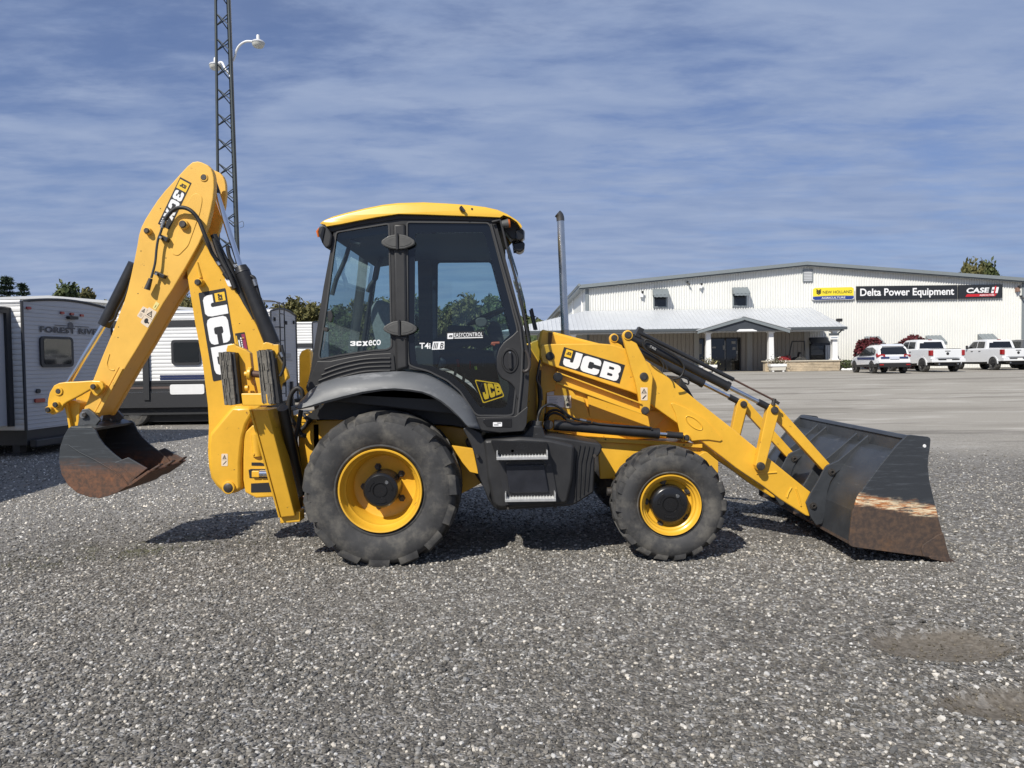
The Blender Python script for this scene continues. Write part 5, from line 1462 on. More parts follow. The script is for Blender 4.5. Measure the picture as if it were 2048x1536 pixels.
# tilted yellow emblem low on the door glass
YEM = smat('yellow_window_print', (0.36, 0.26, 0.01), 0.4)
em = [(951, 759), (996, 766), (1010, 789), (968, 806)]
yl = YC0 + .006
out_ = roundpoly([(949, 759), (998, 766.5), (1009, 793), (966, 807)], 4)
inn_ = roundpoly([(951.3, 761.5), (996.5, 768.3), (1006.8, 791.5), (967.3, 804.5)], 3.5)
ring_px('emblem_border', out_, inn_, YC0 + .004, YC0 + .006, YEM, DOOR, 0)
mb = MB()
fq = on_quad(pxq([(960, 765), (1001, 769), (1005, 787), (968, 801)], YC0 + .005))
for ch, b in (('J', (.02, .02, .30, .98)), ('C', (.34, .0, .63, 1.0)), ('B', (.67, .02, .98, .98))): put_geo(mb, glyph_geo(ch), fq, b)
mb.build('emblem_lettering', YEM, DOOR)
# inside: seat, console, steering wheel, levers
YM = 7.02
SEAT = prism('seat', roundpoly([(741, 640), (742, 612), (752, 600), (766, 600), (776, 608), (788, 640), (800, 700), (806, 728), (765, 730), (752, 690)], 6), YM - .24, YM + .24, FABRIC, CAB, bevel=.05, smooth=45)
prism('seat_cushion', roundpoly([(770, 716), (870, 712), (884, 722), (880, 738), (770, 744)], 6), YM - .25, YM + .25, FABRIC, SEAT, bevel=.04, smooth=45)
bel = MB()
for k in range(5):
    y0 = 738 + k * 7; w_ = 22 + 3 * (k % 2)
    prism_mb(bel, [(842 - w_, y0), (842 + w_, y0), (842 + w_ - 4, y0 + 5), (842 - w_ + 4, y0 + 5)], YM - .18, YM + .18)
bel.build('seat_bellows', BLACK, SEAT, bevel=.006)
prism('seat_side', roundpoly([(830, 690), (870, 694), (880, 712), (870, 745), (830, 740), (815, 715)], 5), YM - .42, YM - .28, BLACK, SEAT, bevel=.02)
cw = W(976, 632, YM); 
SW = MB()
n_ = 40; R0 = .20
tilt = Matrix.Translation(cw) @ Matrix.Rotation(R_(-22), 4, 'Y')
ringp = [tilt @ Vector((R0 * math.cos(2 * math.pi * k / n_), R0 * math.sin(2 * math.pi * k / n_), 0)) for k in range(n_ + 1)]
SW.tube(ringp, .016, 10, caps=False)
for a in (0.3, 2.4, 4.5): SW.tube([tilt @ Vector((0, 0, -.02)), tilt @ Vector((R0 * math.cos(a), R0 * math.sin(a), 0))], .014, 8)
SW.tube([tilt @ Vector((0, 0, -.03)), tilt @ Vector((0, 0, .02))], .06, 16)
SWo = SW.build('steering_wheel', BLACK, CAB, smooth=50)
prism('steering_console', [(984, 640), (1000, 646), (1012, 700), (1030, 740), (1034, 820), (1004, 800), (994, 740), (984, 690), (972, 660)], YM - .16, YM + .16, BLACK, CAB, bevel=.02)
prism('instrument_pod', roundpoly([(950, 640), (956, 635), (970, 635), (975, 642), (972, 652), (960, 655), (952, 650)], 3), YM - .35, YM - .25, HINGE, CAB, bevel=.01)
prism('side_console', roundpoly([(868, 676), (930, 668), (966, 664), (990, 684), (960, 700), (940, 690), (870, 706)], 3), YC1 - .5, YC1 - .3, BLACK, CAB, bevel=.01)
prism('armrest', roundpoly([(895, 652), (905, 650), (945, 652), (950, 664), (895, 668)], 3), YM + .3, YM + .4, BLACK, CAB, bevel=.01)
hose('lever', P3([(990, 690), (984, 687), (999, 686)], YM - .3), .014, smat('orange_lever', (.45, .08, .03), .5), CAB)
prism('tag', [(948, 733), (953, 732), (954, 739), (950, 740)], YM - .2, YM - .19, smat('lime_tag', (.45, .55, .05), .5), CAB, bevel=0)
hose('wiper_motor', P3([(700, 482), (707, 484), (720, 489)], YC0 + .09), .022, BLACK, CAB)
MB().tube(P3([(718, 470), (700, 488), (690, 520), (672, 560), (664, 590)], YC0 + .35), .02, 8).build('wiper', BLACK, CAB, smooth=50)
MB().tube(P3([(765, 512), (757, 530), (752, 556), (740, 572), (735, 584)], YM + .3), .022, 8).build('grab_bar', BLACK, CAB, smooth=50)
MB().tube(P3([(728, 510), (722, 570), (712, 650), (704, 715)], YM + .75), .05, 8).build('rear_pillar', BLACK, CAB, smooth=50)
prism('latch', roundpoly([(655, 622), (662, 620), (666, 632), (662, 645), (656, 642)], 3), YC0 - .02, YC0 + .0, BLACK, CAB, bevel=.004)
pin('latch_knob', 653, 659, YC0 + .0, 4.5, .03, PINM, CAB, seg=16)
hose('cable', P3([(652, 664), (649, 680), (646, 700)], YC0 + .004), .003, STEEL, CAB)

prism('far_console', [(838, 700), (876, 690), (940, 694), (985, 700), (992, 760), (1004, 800), (1000, 820), (958, 806), (925, 770), (880, 742), (840, 736)], 7.45, 7.85, BLACK, CAB, bevel=.02, Yp=6.4)
rr = random.Random(4)
for k in range(9):
    x = rr.uniform(905, 975); y = rr.uniform(712, 768)
    cyl('control_lever', W(x, y + 16, 7.3), W(x + rr.uniform(-4, 4), y, 7.3), rr.uniform(.008, .016), (BLACK, STEEL, HINGE, RED_L)[k % 4] if k % 4 != 3 else REDLENS, CAB, seg=8)

# ---------- rear fender
def fender(mir):
    Yf = lambda y: y if not mir else 14.10 - y
    top = [(594, 812), (597.5, 802), (615, 781), (640, 764), (665, 756), (715, 747.5), (765, 743), (802, 742.5), (846, 749), (864, 756), (880, 765), (907, 783), (926, 798), (940, 816), (950, 835), (957.5, 852), (961, 861)]
    bot = [(596, 815), (602, 816.5), (624, 812), (652.5, 804), (690, 794), (727.5, 785), (765, 779.5), (790, 778), (820, 780), (845, 784), (862, 790), (882, 801), (900, 815), (912, 826), (923, 837), (931, 846), (937, 853)]
    rows = [(0, 6.30, -6), (0, 6.16, 0), (.10, 6.055, 0), (.35, 6.005, 0), (.7, 5.965, 0), (.93, 5.955, 0), (1.0, 5.965, 0), (1.0, 6.03, -2), (1.0, 6.30, -5)]
    n = len(top); vs, fs = [], []
    for tt, Y, dy_ in rows:
        for (x0, y0), (x1, y1) in zip(top, bot):
            p = W(x0 + (x1 - x0) * tt, y0 + (y1 - y0) * tt + dy_ * 0.0, 6.0)
            p = Vector((p.x, Yf(Y), p.z + (-.012 * dy_ if tt >= 1 else .0)))
            if tt >= 1 and Y > 6.0: p.z += .01
            vs.append(p)
    for j in range(len(rows) - 1):
        for i in range(n - 1):
            fs.append((j * n + i, j * n + i + 1, (j + 1) * n + i + 1, (j + 1) * n + i))
    o = MB().add(vs, fs).build('fender', GREYP, BH, smooth=50)
    s_ = o.modifiers.new('solid', 'SOLIDIFY'); s_.thickness = .008
    return o
fender(False); fender(True)

# ---------- step unit (tank with two treads) in front of the rear wheel
SU_PTS = [(926.5, 857), (934, 852), (961, 864), (967, 878), (1009, 871), (1046, 870), (1057, 856), (1063, 850), (1085, 852), (1090, 871), (1110, 873), (1150, 879), (1181, 884), (1200, 887), (1205, 893), (1203, 902), (1197, 913), (1190, 915), (1188, 985), (1150, 1009), (1134, 1013), (1000, 1021), (990, 1018), (975, 998), (967, 974), (956, 949), (951, 915), (945, 898)]
SU = prism('step_tank', SU_PTS, 6.14, 6.62, BLACK, BH, bevel=.03, smooth=35)
prism('tank_front', roundpoly([(967, 880), (1040, 874), (1100, 878), (1150, 890), (1146, 960), (1135, 1008), (1000, 1018), (986, 1010), (975, 960)], 8), 6.06, 6.16, BLACK, SU, bevel=.025, smooth=35)
for k in range(4):
    MB().tube([W(1160 + k * 9, 890 + k, 6.13), W(1153 + k * 9, 925, 6.13), W(1151 + k * 8, 1000 - k * 6, 6.13)], .006, 6).build('rib', BLACK, SU, smooth=60)
prism('step_recess', [(993, 906), (1098, 900), (1117, 1004), (1010, 1010)], 6.045, 6.075, BLACK_L, SU, bevel=0)
prism('upper_panel', roundpoly([(981, 881), (1094, 884), (1097, 905), (992, 910)], 3), 6.03, 6.07, BLACK_G, SU, bevel=.004)
BX = prism('tool_box', roundpoly([(1011, 931), (1088, 929), (1098, 985), (1019, 987)], 3), 6.02, 6.06, smat('tool_box_plastic', (.014, .015, .02), .42, vary=.3, vscale=8), SU, bevel=.008)
hose('box_handle', P3([(1012, 930), (1016, 925), (1030, 923), (1080, 921), (1090, 924), (1094, 931)], 6.03), .006, BLACK_P, BX)
def tread(x0, x1, ytop, ybot, fr0, fr1):
    T = MB()
    YT0, YT1 = 5.93, 6.10
    zt = W((x0 + x1) / 2, fr0, YT0).z
    xl, xr = W(x0, fr0, YT0).x, W(x1, fr0, YT0).x
    zb = W((x0 + x1) / 2, fr1, YT0).z
    o = MB().box((xl, YT0, zb), (xr, YT0 + .012, zt)).box((xl, YT0 + .012, zb), (xl + .01, YT1, zt + .045)).box((xr - .01, YT0 + .012, zb), (xr, YT1, zt + .045)).box((xl, YT1 - .01, zb), (xr, YT1, zt))
    S = o.build('step', smat('galvanised_step', (.55, .55, .54), .42, metal=.55, vary=.12, vscale=30), SU, bevel=.002)
    g_ = MB()
    nT = 16
    for r_ in range(4):
        y = YT0 + .022 + r_ * .036
        g_.box((xl + .012, y - .004, zt - .012), (xr - .012, y + .020, zt - .002))
        for k in range(nT):
            xx = xl + .016 + (xr - xl - .036) * k / (nT - 1)
            g_.add([(xx - .004, y, zt - .004), (xx + .004, y, zt - .004), (xx + .004, y + .007, zt - .004), (xx - .004, y + .007, zt - .004), (xx, y, zt + .014), (xx, y + .007, zt + .014)], [(0, 1, 4), (3, 5, 2), (0, 4, 5, 3), (1, 2, 5, 4)])
    for k in range(1, 4):
        xx = xl + (xr - xl) * k / 4
        g_.box((xx - .004, YT0 + .012, zt - .015), (xx + .004, YT1 - .01, zt - .001))
    g_.build('tread', smat('bright_tread', (.72, .72, .70), .45, metal=.25), S)
    return S
tread(993, 1096, 905, 919, 914, 919.5)
tread(1010, 1112, 987, 1004, 998, 1003.5)
cyl('filler_neck', W(1073, 868, 6.2), W(1073, 851, 6.2), [.062, .048], BLACK, SU)
cyl('filler_cap', W(1073, 853, 6.2), W(1074, 842, 6.2), .042, HINGE, SU)
cyl('cap_stem', W(1075, 843, 6.2), W(1076, 832, 6.2), .009, STEEL, SU)
for x, y in ((955, 912), (1189, 912), (1016, 1016), (1110, 1014), (1025, 901)):
    pin('bolt', x, y, 6.06, 3.6 if y < 1000 else 2.5, .03, PINM, SU, seg=14)
prism('flap', [(926, 858), (934, 852), (961, 866), (968, 884), (985, 960), (978, 998), (966, 972), (956, 945), (950, 912), (942, 888)], 6.08, 6.12, BLACK, SU, bevel=.006)
# ------------------------------------------------------------------ dealership building
FY = 56.0            # front wall depth
GB = 0.52            # ground height there
bx0, bx1 = W(1172, 700, FY).x, W(2048, 700, FY).x
pk = W(1607, 531, FY); eL = W(1172, 576, FY); eR = W(2048, 564, FY)
pkx = (bx0 + bx1) / 2
ez = (eL.z + eR.z) / 2; pz = pk.z
roofz = lambda x: ez + (pz - ez) * (1 - abs(x - pkx) / (pkx - bx0))
BD = empty('equipment_dealership', (pkx, FY, GB), 0, 'white ribbed-steel dealership building with low gable roof and pillared porch', 'building')
def corrugated(mb, x0, x1, y, zb, ztop, pitch=0.19, d=0.07):
    n = int((x1 - x0) / pitch)
    pts = []
    for k in range(n):
        x = x0 + (x1 - x0) * k / n; p = (x1 - x0) / n
        pts += [(x, y), (x + .30 * p, y), (x + .45 * p, y - d), (x + .85 * p, y - d)]
    pts.append((x1, y))
    vs = []
    for x, yy in pts: vs += [(x, yy, zb), (x, yy, ztop(x))]
    mb.add(vs, [(2 * i, 2 * i + 2, 2 * i + 3, 2 * i + 1) for i in range(len(pts) - 1)])
    return mb
LB_ = 58.0
wm = MB(); corrugated(wm, bx0, bx1, FY + .06, GB - .1, roofz)
WALL = wm.build('front_wall', FACADE, BD, recalc=False)
MB().box((bx0 + .02, FY + .05, GB - .1), (bx0 + .3, FY + LB_, ez)).box((bx1 - .3, FY + .05, GB - .1), (bx1 - .02, FY + LB_, ez)).box((bx0, FY + LB_ - .3, GB), (bx1, FY + LB_, ez)).build('side_wall', FACADE, BD)
# roof: two slopes with an overhanging grey rake trim
th = .25; ov = .45
def slope(mb, xa, xb, z0, z1, t0=0.0, t1=th, ya=FY - ov, yb=FY + LB_):
    mb.hexa([(xa, ya, z0 + t0), (xb, ya, z1 + t0), (xb, ya, z1 + t1), (xa, ya, z0 + t1)], [(xa, yb, z0 + t0), (xb, yb, z1 + t0), (xb, yb, z1 + t1), (xa, yb, z0 + t1)])
sl = (pz - ez) / (pkx - bx0)
mb = MB(); slope(mb, bx0 - .5, pkx, ez - .5 * sl, pz); slope(mb, pkx, bx1 + .5, pz, ez - .5 * sl)
RF = mb.build('roof', GREYTRIM, BD)
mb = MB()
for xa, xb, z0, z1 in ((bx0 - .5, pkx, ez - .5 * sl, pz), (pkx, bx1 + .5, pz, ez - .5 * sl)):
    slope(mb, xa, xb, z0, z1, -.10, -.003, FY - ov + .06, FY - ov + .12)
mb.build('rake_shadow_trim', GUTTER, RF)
cyl('ridge_cap', (bx0 - .5, FY - ov - .02, ez - .5 * sl + th), (bx0 - .5, FY + LB_, ez - .5 * sl + th), .10, GREYTRIM, RF, seg=10)
MB().box((bx0 - .01, FY - .07, GB), (bx0 + .24, FY + .06, ez + .02)).build('corner_trim', GREYTRIM, BD)
MB().box((bx1 - .22, FY - .07, GB), (bx1 + .02, FY + .06, ez + .02)).build('corner_trim', GREYTRIM, BD)
for y in (58.5, 67, 76, 86): MB().box((bx0 - .09, y, GB), (bx0 + .01, y + .12, ez)).build('downpipe', WHITE_P, BD)
# upstairs windows with grey metal awnings
def facade_window(x0, x1, y0, y1, awn=None):
    a, b = W(x0, y0, FY - .05), W(x1, y1, FY - .05)
    Wn = MB().box((a.x, FY - .10, b.z), (a.x + .09, FY + .02, a.z)).box((b.x - .09, FY - .10, b.z), (b.x, FY + .02, a.z)).box((a.x + .09, FY - .10, b.z), (b.x - .09, FY + .02, b.z + .09)).box((a.x + .09, FY - .10, a.z - .09), (b.x - .09, FY + .02, a.z)).build('window', GREYTRIM, BD)
    MB().box((a.x + .09, FY - .055, b.z + .09), (b.x - .09, FY - .04, a.z - .09)).build('pane', DARKGLASS, Wn)
    zc = b.z + (a.z - b.z) * .45
    MB().box((a.x + .09, FY - .075, zc), (b.x - .09, FY - .05, zc + .06)).build('sash', BLACK, Wn)
    if awn:
        z1, z0, pr = awn
        A = MB()
        n = 8
        for k in range(n):
            xa = a.x - .05 + (b.x - a.x + .1) * k / n; xb = xa + (b.x - a.x + .1) / n
            h = .02 * (k % 2)
            A.hexa([(xa, FY - .07, z1 + h), (xb, FY - .07, z1 + h), (xb, FY - .07, z1 + .03 + h), (xa, FY - .07, z1 + .03 + h)],
                   [(xa, FY - pr, z0 + h), (xb, FY - pr, z0 + h), (xb, FY - pr, z0 + .03 + h), (xa, FY - pr, z0 + .03 + h)])
            A.hexa([(xa, FY - pr, z0), (xb, FY - pr, z0), (xb, FY - pr, z0 - .14 - h), (xa, FY - pr, z0 - .14 - h)], [(xa, FY - pr + .02, z0), (xb, FY - pr + .02, z0), (xb, FY - pr + .02, z0 - .14 - h), (xa, FY - pr + .02, z0 - .14 - h)])
        for xx in (a.x - .05, b.x + .03):
            A.hexa([(xx, FY - .07, z1), (xx, FY - pr, z0), (xx, FY - .07, z0)], [(xx + .02, FY - .07, z1), (xx + .02, FY - pr, z0), (xx + .02, FY - .07, z0)])
        A.build('awning', GREYTRIM, Wn)
    return Wn
for x0, x1, y0, y1, yb in ((1306, 1334, 580, 615, 592), (1465, 1494, 577, 613, 589)):
    facade_window(x0, x1, y0, y1, (W(x0, y0 - 1, FY).z, W(x0, yb, FY).z, .75))
for x0, x1, y0, y1, yb in ((1730, 1757, 675, 706, 688), (1852, 1880, 673, 704, 686), (1956, 1984, 670, 702, 683)):
    facade_window(x0, x1, y0, y1, (W(x0, y0 - 1, FY).z, W(x0, yb, FY).z, .9))
# gable vent
a, b = W(1605, 541, FY), W(1625, 562, FY)
V = MB().box((a.x, FY - .09, b.z), (a.x + .06, FY, a.z)).box((b.x - .06, FY - .09, b.z), (b.x, FY, a.z)).box((a.x, FY - .09, b.z - .05), (b.x, FY, b.z)).box((a.x, FY - .09, a.z), (b.x, FY, a.z + .05)).build('gable_vent', GREYTRIM, BD)
for k in range(7):
    z = b.z + (a.z - b.z) * (k + .2) / 7
    MB().hexa([(a.x + .06, FY - .085, z), (b.x - .06, FY - .085, z), (b.x - .06, FY - .05, z + .09), (a.x + .06, FY - .05, z + .09)], [(a.x + .06, FY - .075, z), (b.x - .06, FY - .075, z), (b.x - .06, FY - .04, z + .09), (a.x + .06, FY - .04, z + .09)]).build('slat', ROOFMETAL, V)
# ---- porch
PY = 52.0; jz = W(1172, 622, FY).z; gzz = W(1690, 656, PY).z
px1 = W(1692, 656, PY).x; jx1 = W(1622, 618, FY).x
px0 = -0.8; 
RT = MB()
tl_, tr_, br_, bl_ = Vector((bx0, FY - .05, jz)), Vector((jx1, FY - .05, jz)), Vector((px1, PY, gzz + .12)), Vector((px0, PY, gzz + .12))
RT.hexa([tl_, tr_, br_, bl_], [p - Vector((0, 0, .08)) for p in (tl_, tr_, br_, bl_)])
RT.hexa([tr_, Vector((px1, FY - .05, gzz + .12)), br_], [p - Vector((0, 0, .08)) for p in (tr_, Vector((px1, FY - .05, gzz + .12)), br_)])
RT.hexa([bl_, Vector((px0, FY + 26, gzz + .12)), Vector((bx0, FY + 26, jz)), tl_], [p - Vector((0, 0, .08)) for p in (bl_, Vector((px0, FY + 26, gzz + .12)), Vector((bx0, FY + 26, jz)), tl_)])
up = Vector((0, (FY - PY), 0)); dz = jz - gzz - .12
nrm = Vector((0, -dz, FY - PY)).normalized()
n = int((px1 - px0) / .305)
for k in range(n + 1):
    x = px0 + (px1 - px0) * k / n
    # each seam runs from the gutter up to the wall or the hip
    if x < bx0: t1 = (x - px0) / (bx0 - px0)
    elif x > jx1: t1 = (px1 - x) / (px1 - jx1)
    else: t1 = 1
    if t1 < .05: continue
    a = Vector((x, PY, gzz + .12)); b = Vector((x, PY + (FY - .05 - PY) * t1, gzz + .12 + dz * t1))
    RT.hexa([a + Vector((-.02, 0, 0)), a + Vector((.02, 0, 0)), a + nrm * .045 + Vector((.012, 0, 0)), a + nrm * .045 + Vector((-.012, 0, 0))],
            [b + Vector((-.02, 0, 0)), b + Vector((.02, 0, 0)), b + nrm * .045 + Vector((.012, 0, 0)), b + nrm * .045 + Vector((-.012, 0, 0))])
PR = RT.build('porch_roof', ROOFMETAL, BD)
gx0, gx1 = W(1402, 657, PY - .3).x, W(1572, 656, PY - .3).x
MB().box((px0, PY - .14, gzz - .10), (gx0 + .3, PY + .02, gzz + .10)).box((gx1 - .3, PY - .14, gzz - .10), (px1 + .05, PY + .02, gzz + .10)).build('gutter', GUTTER, PR, bevel=.02)
MB().box((px0, PY + .03, gzz - .20), (px1 - .1, PY + .07, gzz - .02)).box((px0, PY + .08, gzz - .03), (px1 - .1, FY - .08, gzz + .0)).build('soffit', SOFFIT, PR)
# entrance gable
gp = W(1485, 634, PY - .35); gb_ = gzz - .10
gx0_, gx1_ = gx0, gx1; gcx = (gx0_ + gx1_) / 2
G = MB()
for xa, za, xb, zb in ((gx0_ - .25, gb_ + .02, gcx, gp.z), (gcx, gp.z, gx1_ + .25, gb_ + .02)):
    G.hexa([(xa, PY - .40, za), (xb, PY - .40, zb), (xb, PY - .40, zb - .22), (xa, PY - .40, za - .18)], [(xa, PY - .28, za), (xb, PY - .28, zb), (xb, PY - .28, zb - .22), (xa, PY - .28, za - .18)])
GA = G.build('entrance_gable_trim', GREYTRIM, PR)
MB().hexa([(gx0_, PY - .27, gb_ - .02), (gx1_, PY - .27, gb_ - .02), (gcx, PY - .27, gp.z - .1)], [(gx0_, PY - .2, gb_ - .02), (gx1_, PY - .2, gb_ - .02), (gcx, PY - .2, gp.z - .1)]).build('gable_cladding', DARKCLAD, GA)
G2 = MB()
back_y = PY + 2.2
for xa, za, xb, zb in ((gx0_ - .3, gb_ + .04, gcx, gp.z + .03), (gcx, gp.z + .03, gx1_ + .3, gb_ + .04)):
    G2.hexa([(xa, PY - .42, za), (xb, PY - .42, zb), (xb, PY - .42, zb + .05), (xa, PY - .42, za + .05)], [(xa, PY + .2, za), (xb, back_y, zb), (xb, back_y, zb + .05), (xa, PY + .2, za + .05)])
G2.build('gable_roof', ROOFMETAL, GA)
lp_ = W(1492, 660, PY - .3)
MB().hexa([(lp_.x - .7, PY - .5, lp_.z - .10), (lp_.x + .7, PY - .5, lp_.z - .10), (lp_.x + .45, PY - .28, lp_.z + .02), (lp_.x - .45, PY - .28, lp_.z + .02)], [(lp_.x - .7, PY - .5, lp_.z - .06), (lp_.x + .7, PY - .5, lp_.z - .06), (lp_.x + .45, PY - .28, lp_.z + .06), (lp_.x - .45, PY - .28, lp_.z + .06)]).build('entrance_light', WHITE_P, GA)
# front wall under the porch with its shade put into taupe boards, doors and windows
wx0, wx1 = px0 + 6.2, W(1646, 700, FY).x
lin = MB()
n = int((wx1 - 1.5 - bx0) / .3)
for k in range(n):
    x = bx0 + .25 + (wx1 - 1.6 - bx0) * k / n
    lin.box((x, FY - .12, GB), (x + (wx1 - 1.6 - bx0) / n - .02, FY - .06, gzz + .02))
lin.build('porch_wall_shade', PORCHSHADE, BD)
for xx in (1168, 1392, 1498, 1612):
    a = W(xx, 700, FY - .13).x
    MB().box((a - .16, FY - .20, GB), (a + .22, FY - .125, gzz)).build('pilaster', smat('pilaster_grey', (.38, .37, .34), .5), BD)
def glazed(x0, x1, y0, ydown, nm, mull):
    a, b = W(x0, y0, FY - .15), W(x1, ydown, FY - .15)
    zb = max(b.z, GB + .02)
    D = MB().box((a.x - .06, FY - .19, zb), (a.x + .03, FY - .125, a.z)).box((b.x - .03, FY - .19, zb), (b.x + .06, FY - .125, a.z)).box((a.x - .06, FY - .19, a.z), (b.x + .06, FY - .125, a.z + .08)).build(nm, BLACK, BD)
    MB().box((a.x, FY - .15, zb), (b.x, FY - .13, a.z)).build('pane', DARKGLASS, D)
    for m_ in mull:
        xx = a.x + (b.x - a.x) * m_
        MB().box((xx - .05, FY - .18, zb), (xx + .05, FY - .13, a.z)).build('stile', BLACK, D)
    return D, a, b
D, a, b = glazed(1422, 1480, 678, 740, 'entrance_door', (.5,))
c = W(1449.5, 700, FY - .25)
MB().tube([(c.x + .02, FY - .22, c.z + .7), (c.x + .02, FY - .22, c.z - .7)], .03, 8).build('door_handle', STEEL, D)
for px_, py_, w_, h_ in ((1449, 695, .24, .32), (1468, 697, .22, .2), (1428, 695, .25, .12), (1467, 685, .3, .2), (1474, 705, .12, .2)):
    c = W(px_, py_, FY - .16); MB().box((c.x - w_ / 2, FY - .166, c.z - h_ / 2), (c.x + w_ / 2, FY - .152, c.z + h_ / 2)).build('notice', smat('paper', (.35, .35, .34), .8), D)
D, a, b = glazed(1391, 1408, 679, 728, 'side_light', ())
c = W(1399, 698, FY - .16); MB().box((c.x - .17, FY - .166, c.z - .4), (c.x + .17, FY - .152, c.z + .4)).build('notice', smat('paper_grey', (.22, .22, .21), .8), D)
D, a, b = glazed(1621, 1649, 690, 719, 'porch_window', ())
c = W(1636, 704, FY - .16); MB().box((a.x + .1, FY - .162, c.z - .18), (b.x - .1, FY - .152, c.z + .16)).build('blind', smat('blind', (.16, .17, .17), .8), D)
za = W(1620, 675, FY).z; zb_ = W(1620, 687, FY).z
MB().hexa([(a.x - .15, FY - .13, za), (b.x + .15, FY - .13, za), (b.x + .15, FY - .8, zb_), (a.x - .15, FY - .8, zb_)], [(a.x - .15, FY - .13, za - .05), (b.x + .15, FY - .13, za - .05), (b.x + .15, FY - .8, zb_ - .15), (a.x - .15, FY - .8, zb_ - .15)]).build('awning', smat('dark_awning', (.03, .035, .045), .6), D)
# square white columns
for pxc in (1147, 1416, 1541, 1668):
    c = W(pxc, 700, PY + .3)
    zb = GB if pxc in (1147, 1416) else W(1600, 722, PY).z
    Cc = MB().hexa([(c.x - .19, PY + .11, zb + .12), (c.x + .19, PY + .11, zb + .12), (c.x + .19, PY + .49, zb + .12), (c.x - .19, PY + .49, zb + .12)],
                   [(c.x - .16, PY + .14, gzz - .25), (c.x + .16, PY + .14, gzz - .25), (c.x + .16, PY + .46, gzz - .25), (c.x - .16, PY + .46, gzz - .25)]).build('column', WHITE_P, BD)
    MB().box((c.x - .25, PY + .05, zb), (c.x + .25, PY + .55, zb + .12)).box((c.x - .23, PY + .07, gzz - .25), (c.x + .23, PY + .53, gzz - .12)).build('column_trim', WHITE_P, Cc)
# knee wall of pale split stone with a cap, laid in courses
k0, k1 = W(1530, 735, PY).x, W(1680, 735, PY).x
kz = W(1600, 723, PY).z
STONE = smat('pale_split_stone', (.50, .41, .29), .8, vary=.28, vscale=1.6, bump=.2, bscale=12)
KW = MB().box((k0 + .03, PY - .0, GB - .2), (k1 - .03, PY + .5, kz)).build('knee_wall', smat('mortar', (.40, .34, .26), .9), BD)
rr = random.Random(5); mb = MB()
nc = 7
for r_ in range(nc):
    z0 = GB - .08 + (kz - GB + .08) * r_ / nc; z1 = z0 + (kz - GB + .08) / nc - .018
    x = k0
    while x < k1 - .1:
        w_ = rr.uniform(.28, .75); x2 = min(k1, x + w_)
        d_ = rr.uniform(.01, .045)
        mb.box((x, PY - d_, z0), (x2 - .015, PY + .02, z1)); x = x2
mb.build('stone_courses', STONE, KW)
MB().box((k0 - .06, PY - .10, kz), (k1 + .06, PY + .6, kz + .08)).build('wall_cap', smat('cap_stone', (.52, .47, .38), .7), KW, bevel=.01)
# downpipe elbow at the right end of the porch
mb = MB().tube([(px1 - .3, PY - .02, gzz - .1), (px1 - .35, PY + .1, gzz - .25), (px1 - .75, PY + .4, gzz - .65), (px1 - .75, PY + .4, GB + .9)], .05, 8)
mb.build('downpipe', GUTTER, BD, smooth=50)
# ---- things fixed to the front
def sign(name, corners, label, mat, th=.10, rr_=0):
    q = pxq(corners, FY - .16)
    return tag(plate(name, q, mat, None, th, rr=rr_), label, 'sign'), q
SB = smat('sign_black', (.022, .024, .027), .35)
DS, q = sign('name_sign', [(1713, 572.5), (1915, 570), (1915, 597.5), (1713, 600)], 'long black sign on the white wall with white dealer name lettering', SB)
mb = MB(); put_geo(mb, text_geo('Delta Power Equipment', .022), on_quad(quad_off(q, .02)), (.035, .12, .965, .82)); mb.build('lettering', WHITE_L, DS)
CS, q = sign('brand_sign', [(1917, 570), (2005, 568.5), (2005, 595.5), (1917, 597.5)], 'black sign with white and red lettering, right of the long name sign', SB)
f = on_quad(quad_off(q, .02))
mb = MB(); put_geo(mb, text_geo('CASE', .035, .15), f, (.18, .40, .70, .78))
put_geo(mb, RECT, lambda u, v: f(.735 + .055 * u + .03 * v, .36 + .44 * v)); put_geo(mb, RECT, lambda u, v: f(.83 + .055 * u + .03 * v, .36 + .44 * v)); put_geo(mb, RECT, f, (.76, .52, .86, .62))
mb.build('lettering', WHITE_L, CS)
mb = MB(); put_geo(mb, RECT, lambda u, v: f(.15 + .68 * u + .04 * v, .13 + .19 * v)); put_geo(mb, RECT, lambda u, v: quad_off([f(.795 + .035 * u + .03 * v, .36 + .52 * v)], .004)[0])
mb.build('red_stripe', RED_L, CS)
mb = MB(); put_geo(mb, text_geo('AGRICULTURE', .01, .15), on_quad(quad_off(q, .03)), (.47, .16, .81, .29)); mb.build('small_lettering', WHITE_L, CS)
NS, q = sign('brand_sign', [(1624, 575), (1709, 573), (1709, 599), (1624, 601)], 'rounded yellow and blue sign left of the long black name sign', WHITE_P, rr_=.12)
f = on_quad(quad_off(q, .02))
mb = MB(); put_geo(mb, poly_geo([(.02, .30), (.25, .33), (.5, .34), (.75, .33), (.98, .30), (.98, .86), (.93, .96), (.07, .96), (.02, .86)]), f); mb.build('yellow_field', smat('lemon_yellow_print', (.85, .68, .04), .45), NS)
mb = MB(); put_geo(mb, poly_geo([(.02, .27), (.02, .12), (.07, .04), (.93, .04), (.98, .12), (.98, .27), (.75, .30), (.5, .31), (.25, .30)]), f); mb.build('blue_field', BLUE_L, NS)
f = on_quad(quad_off(q, .03))
mb = MB(); put_geo(mb, text_geo('NEW HOLLAND', .008), f, (.25, .50, .94, .72))
for k in range(3):
    for sg in (-1, 1):
        put_geo(mb, poly_geo([(0, 0), (sg * .055, .12), (sg * .06, .2), (sg * .02, .16), (0, .08)]), lambda u, v, k=k: f(.155 + u, .42 + .12 * k + v))
mb.build('lettering', BLACK_L, NS)
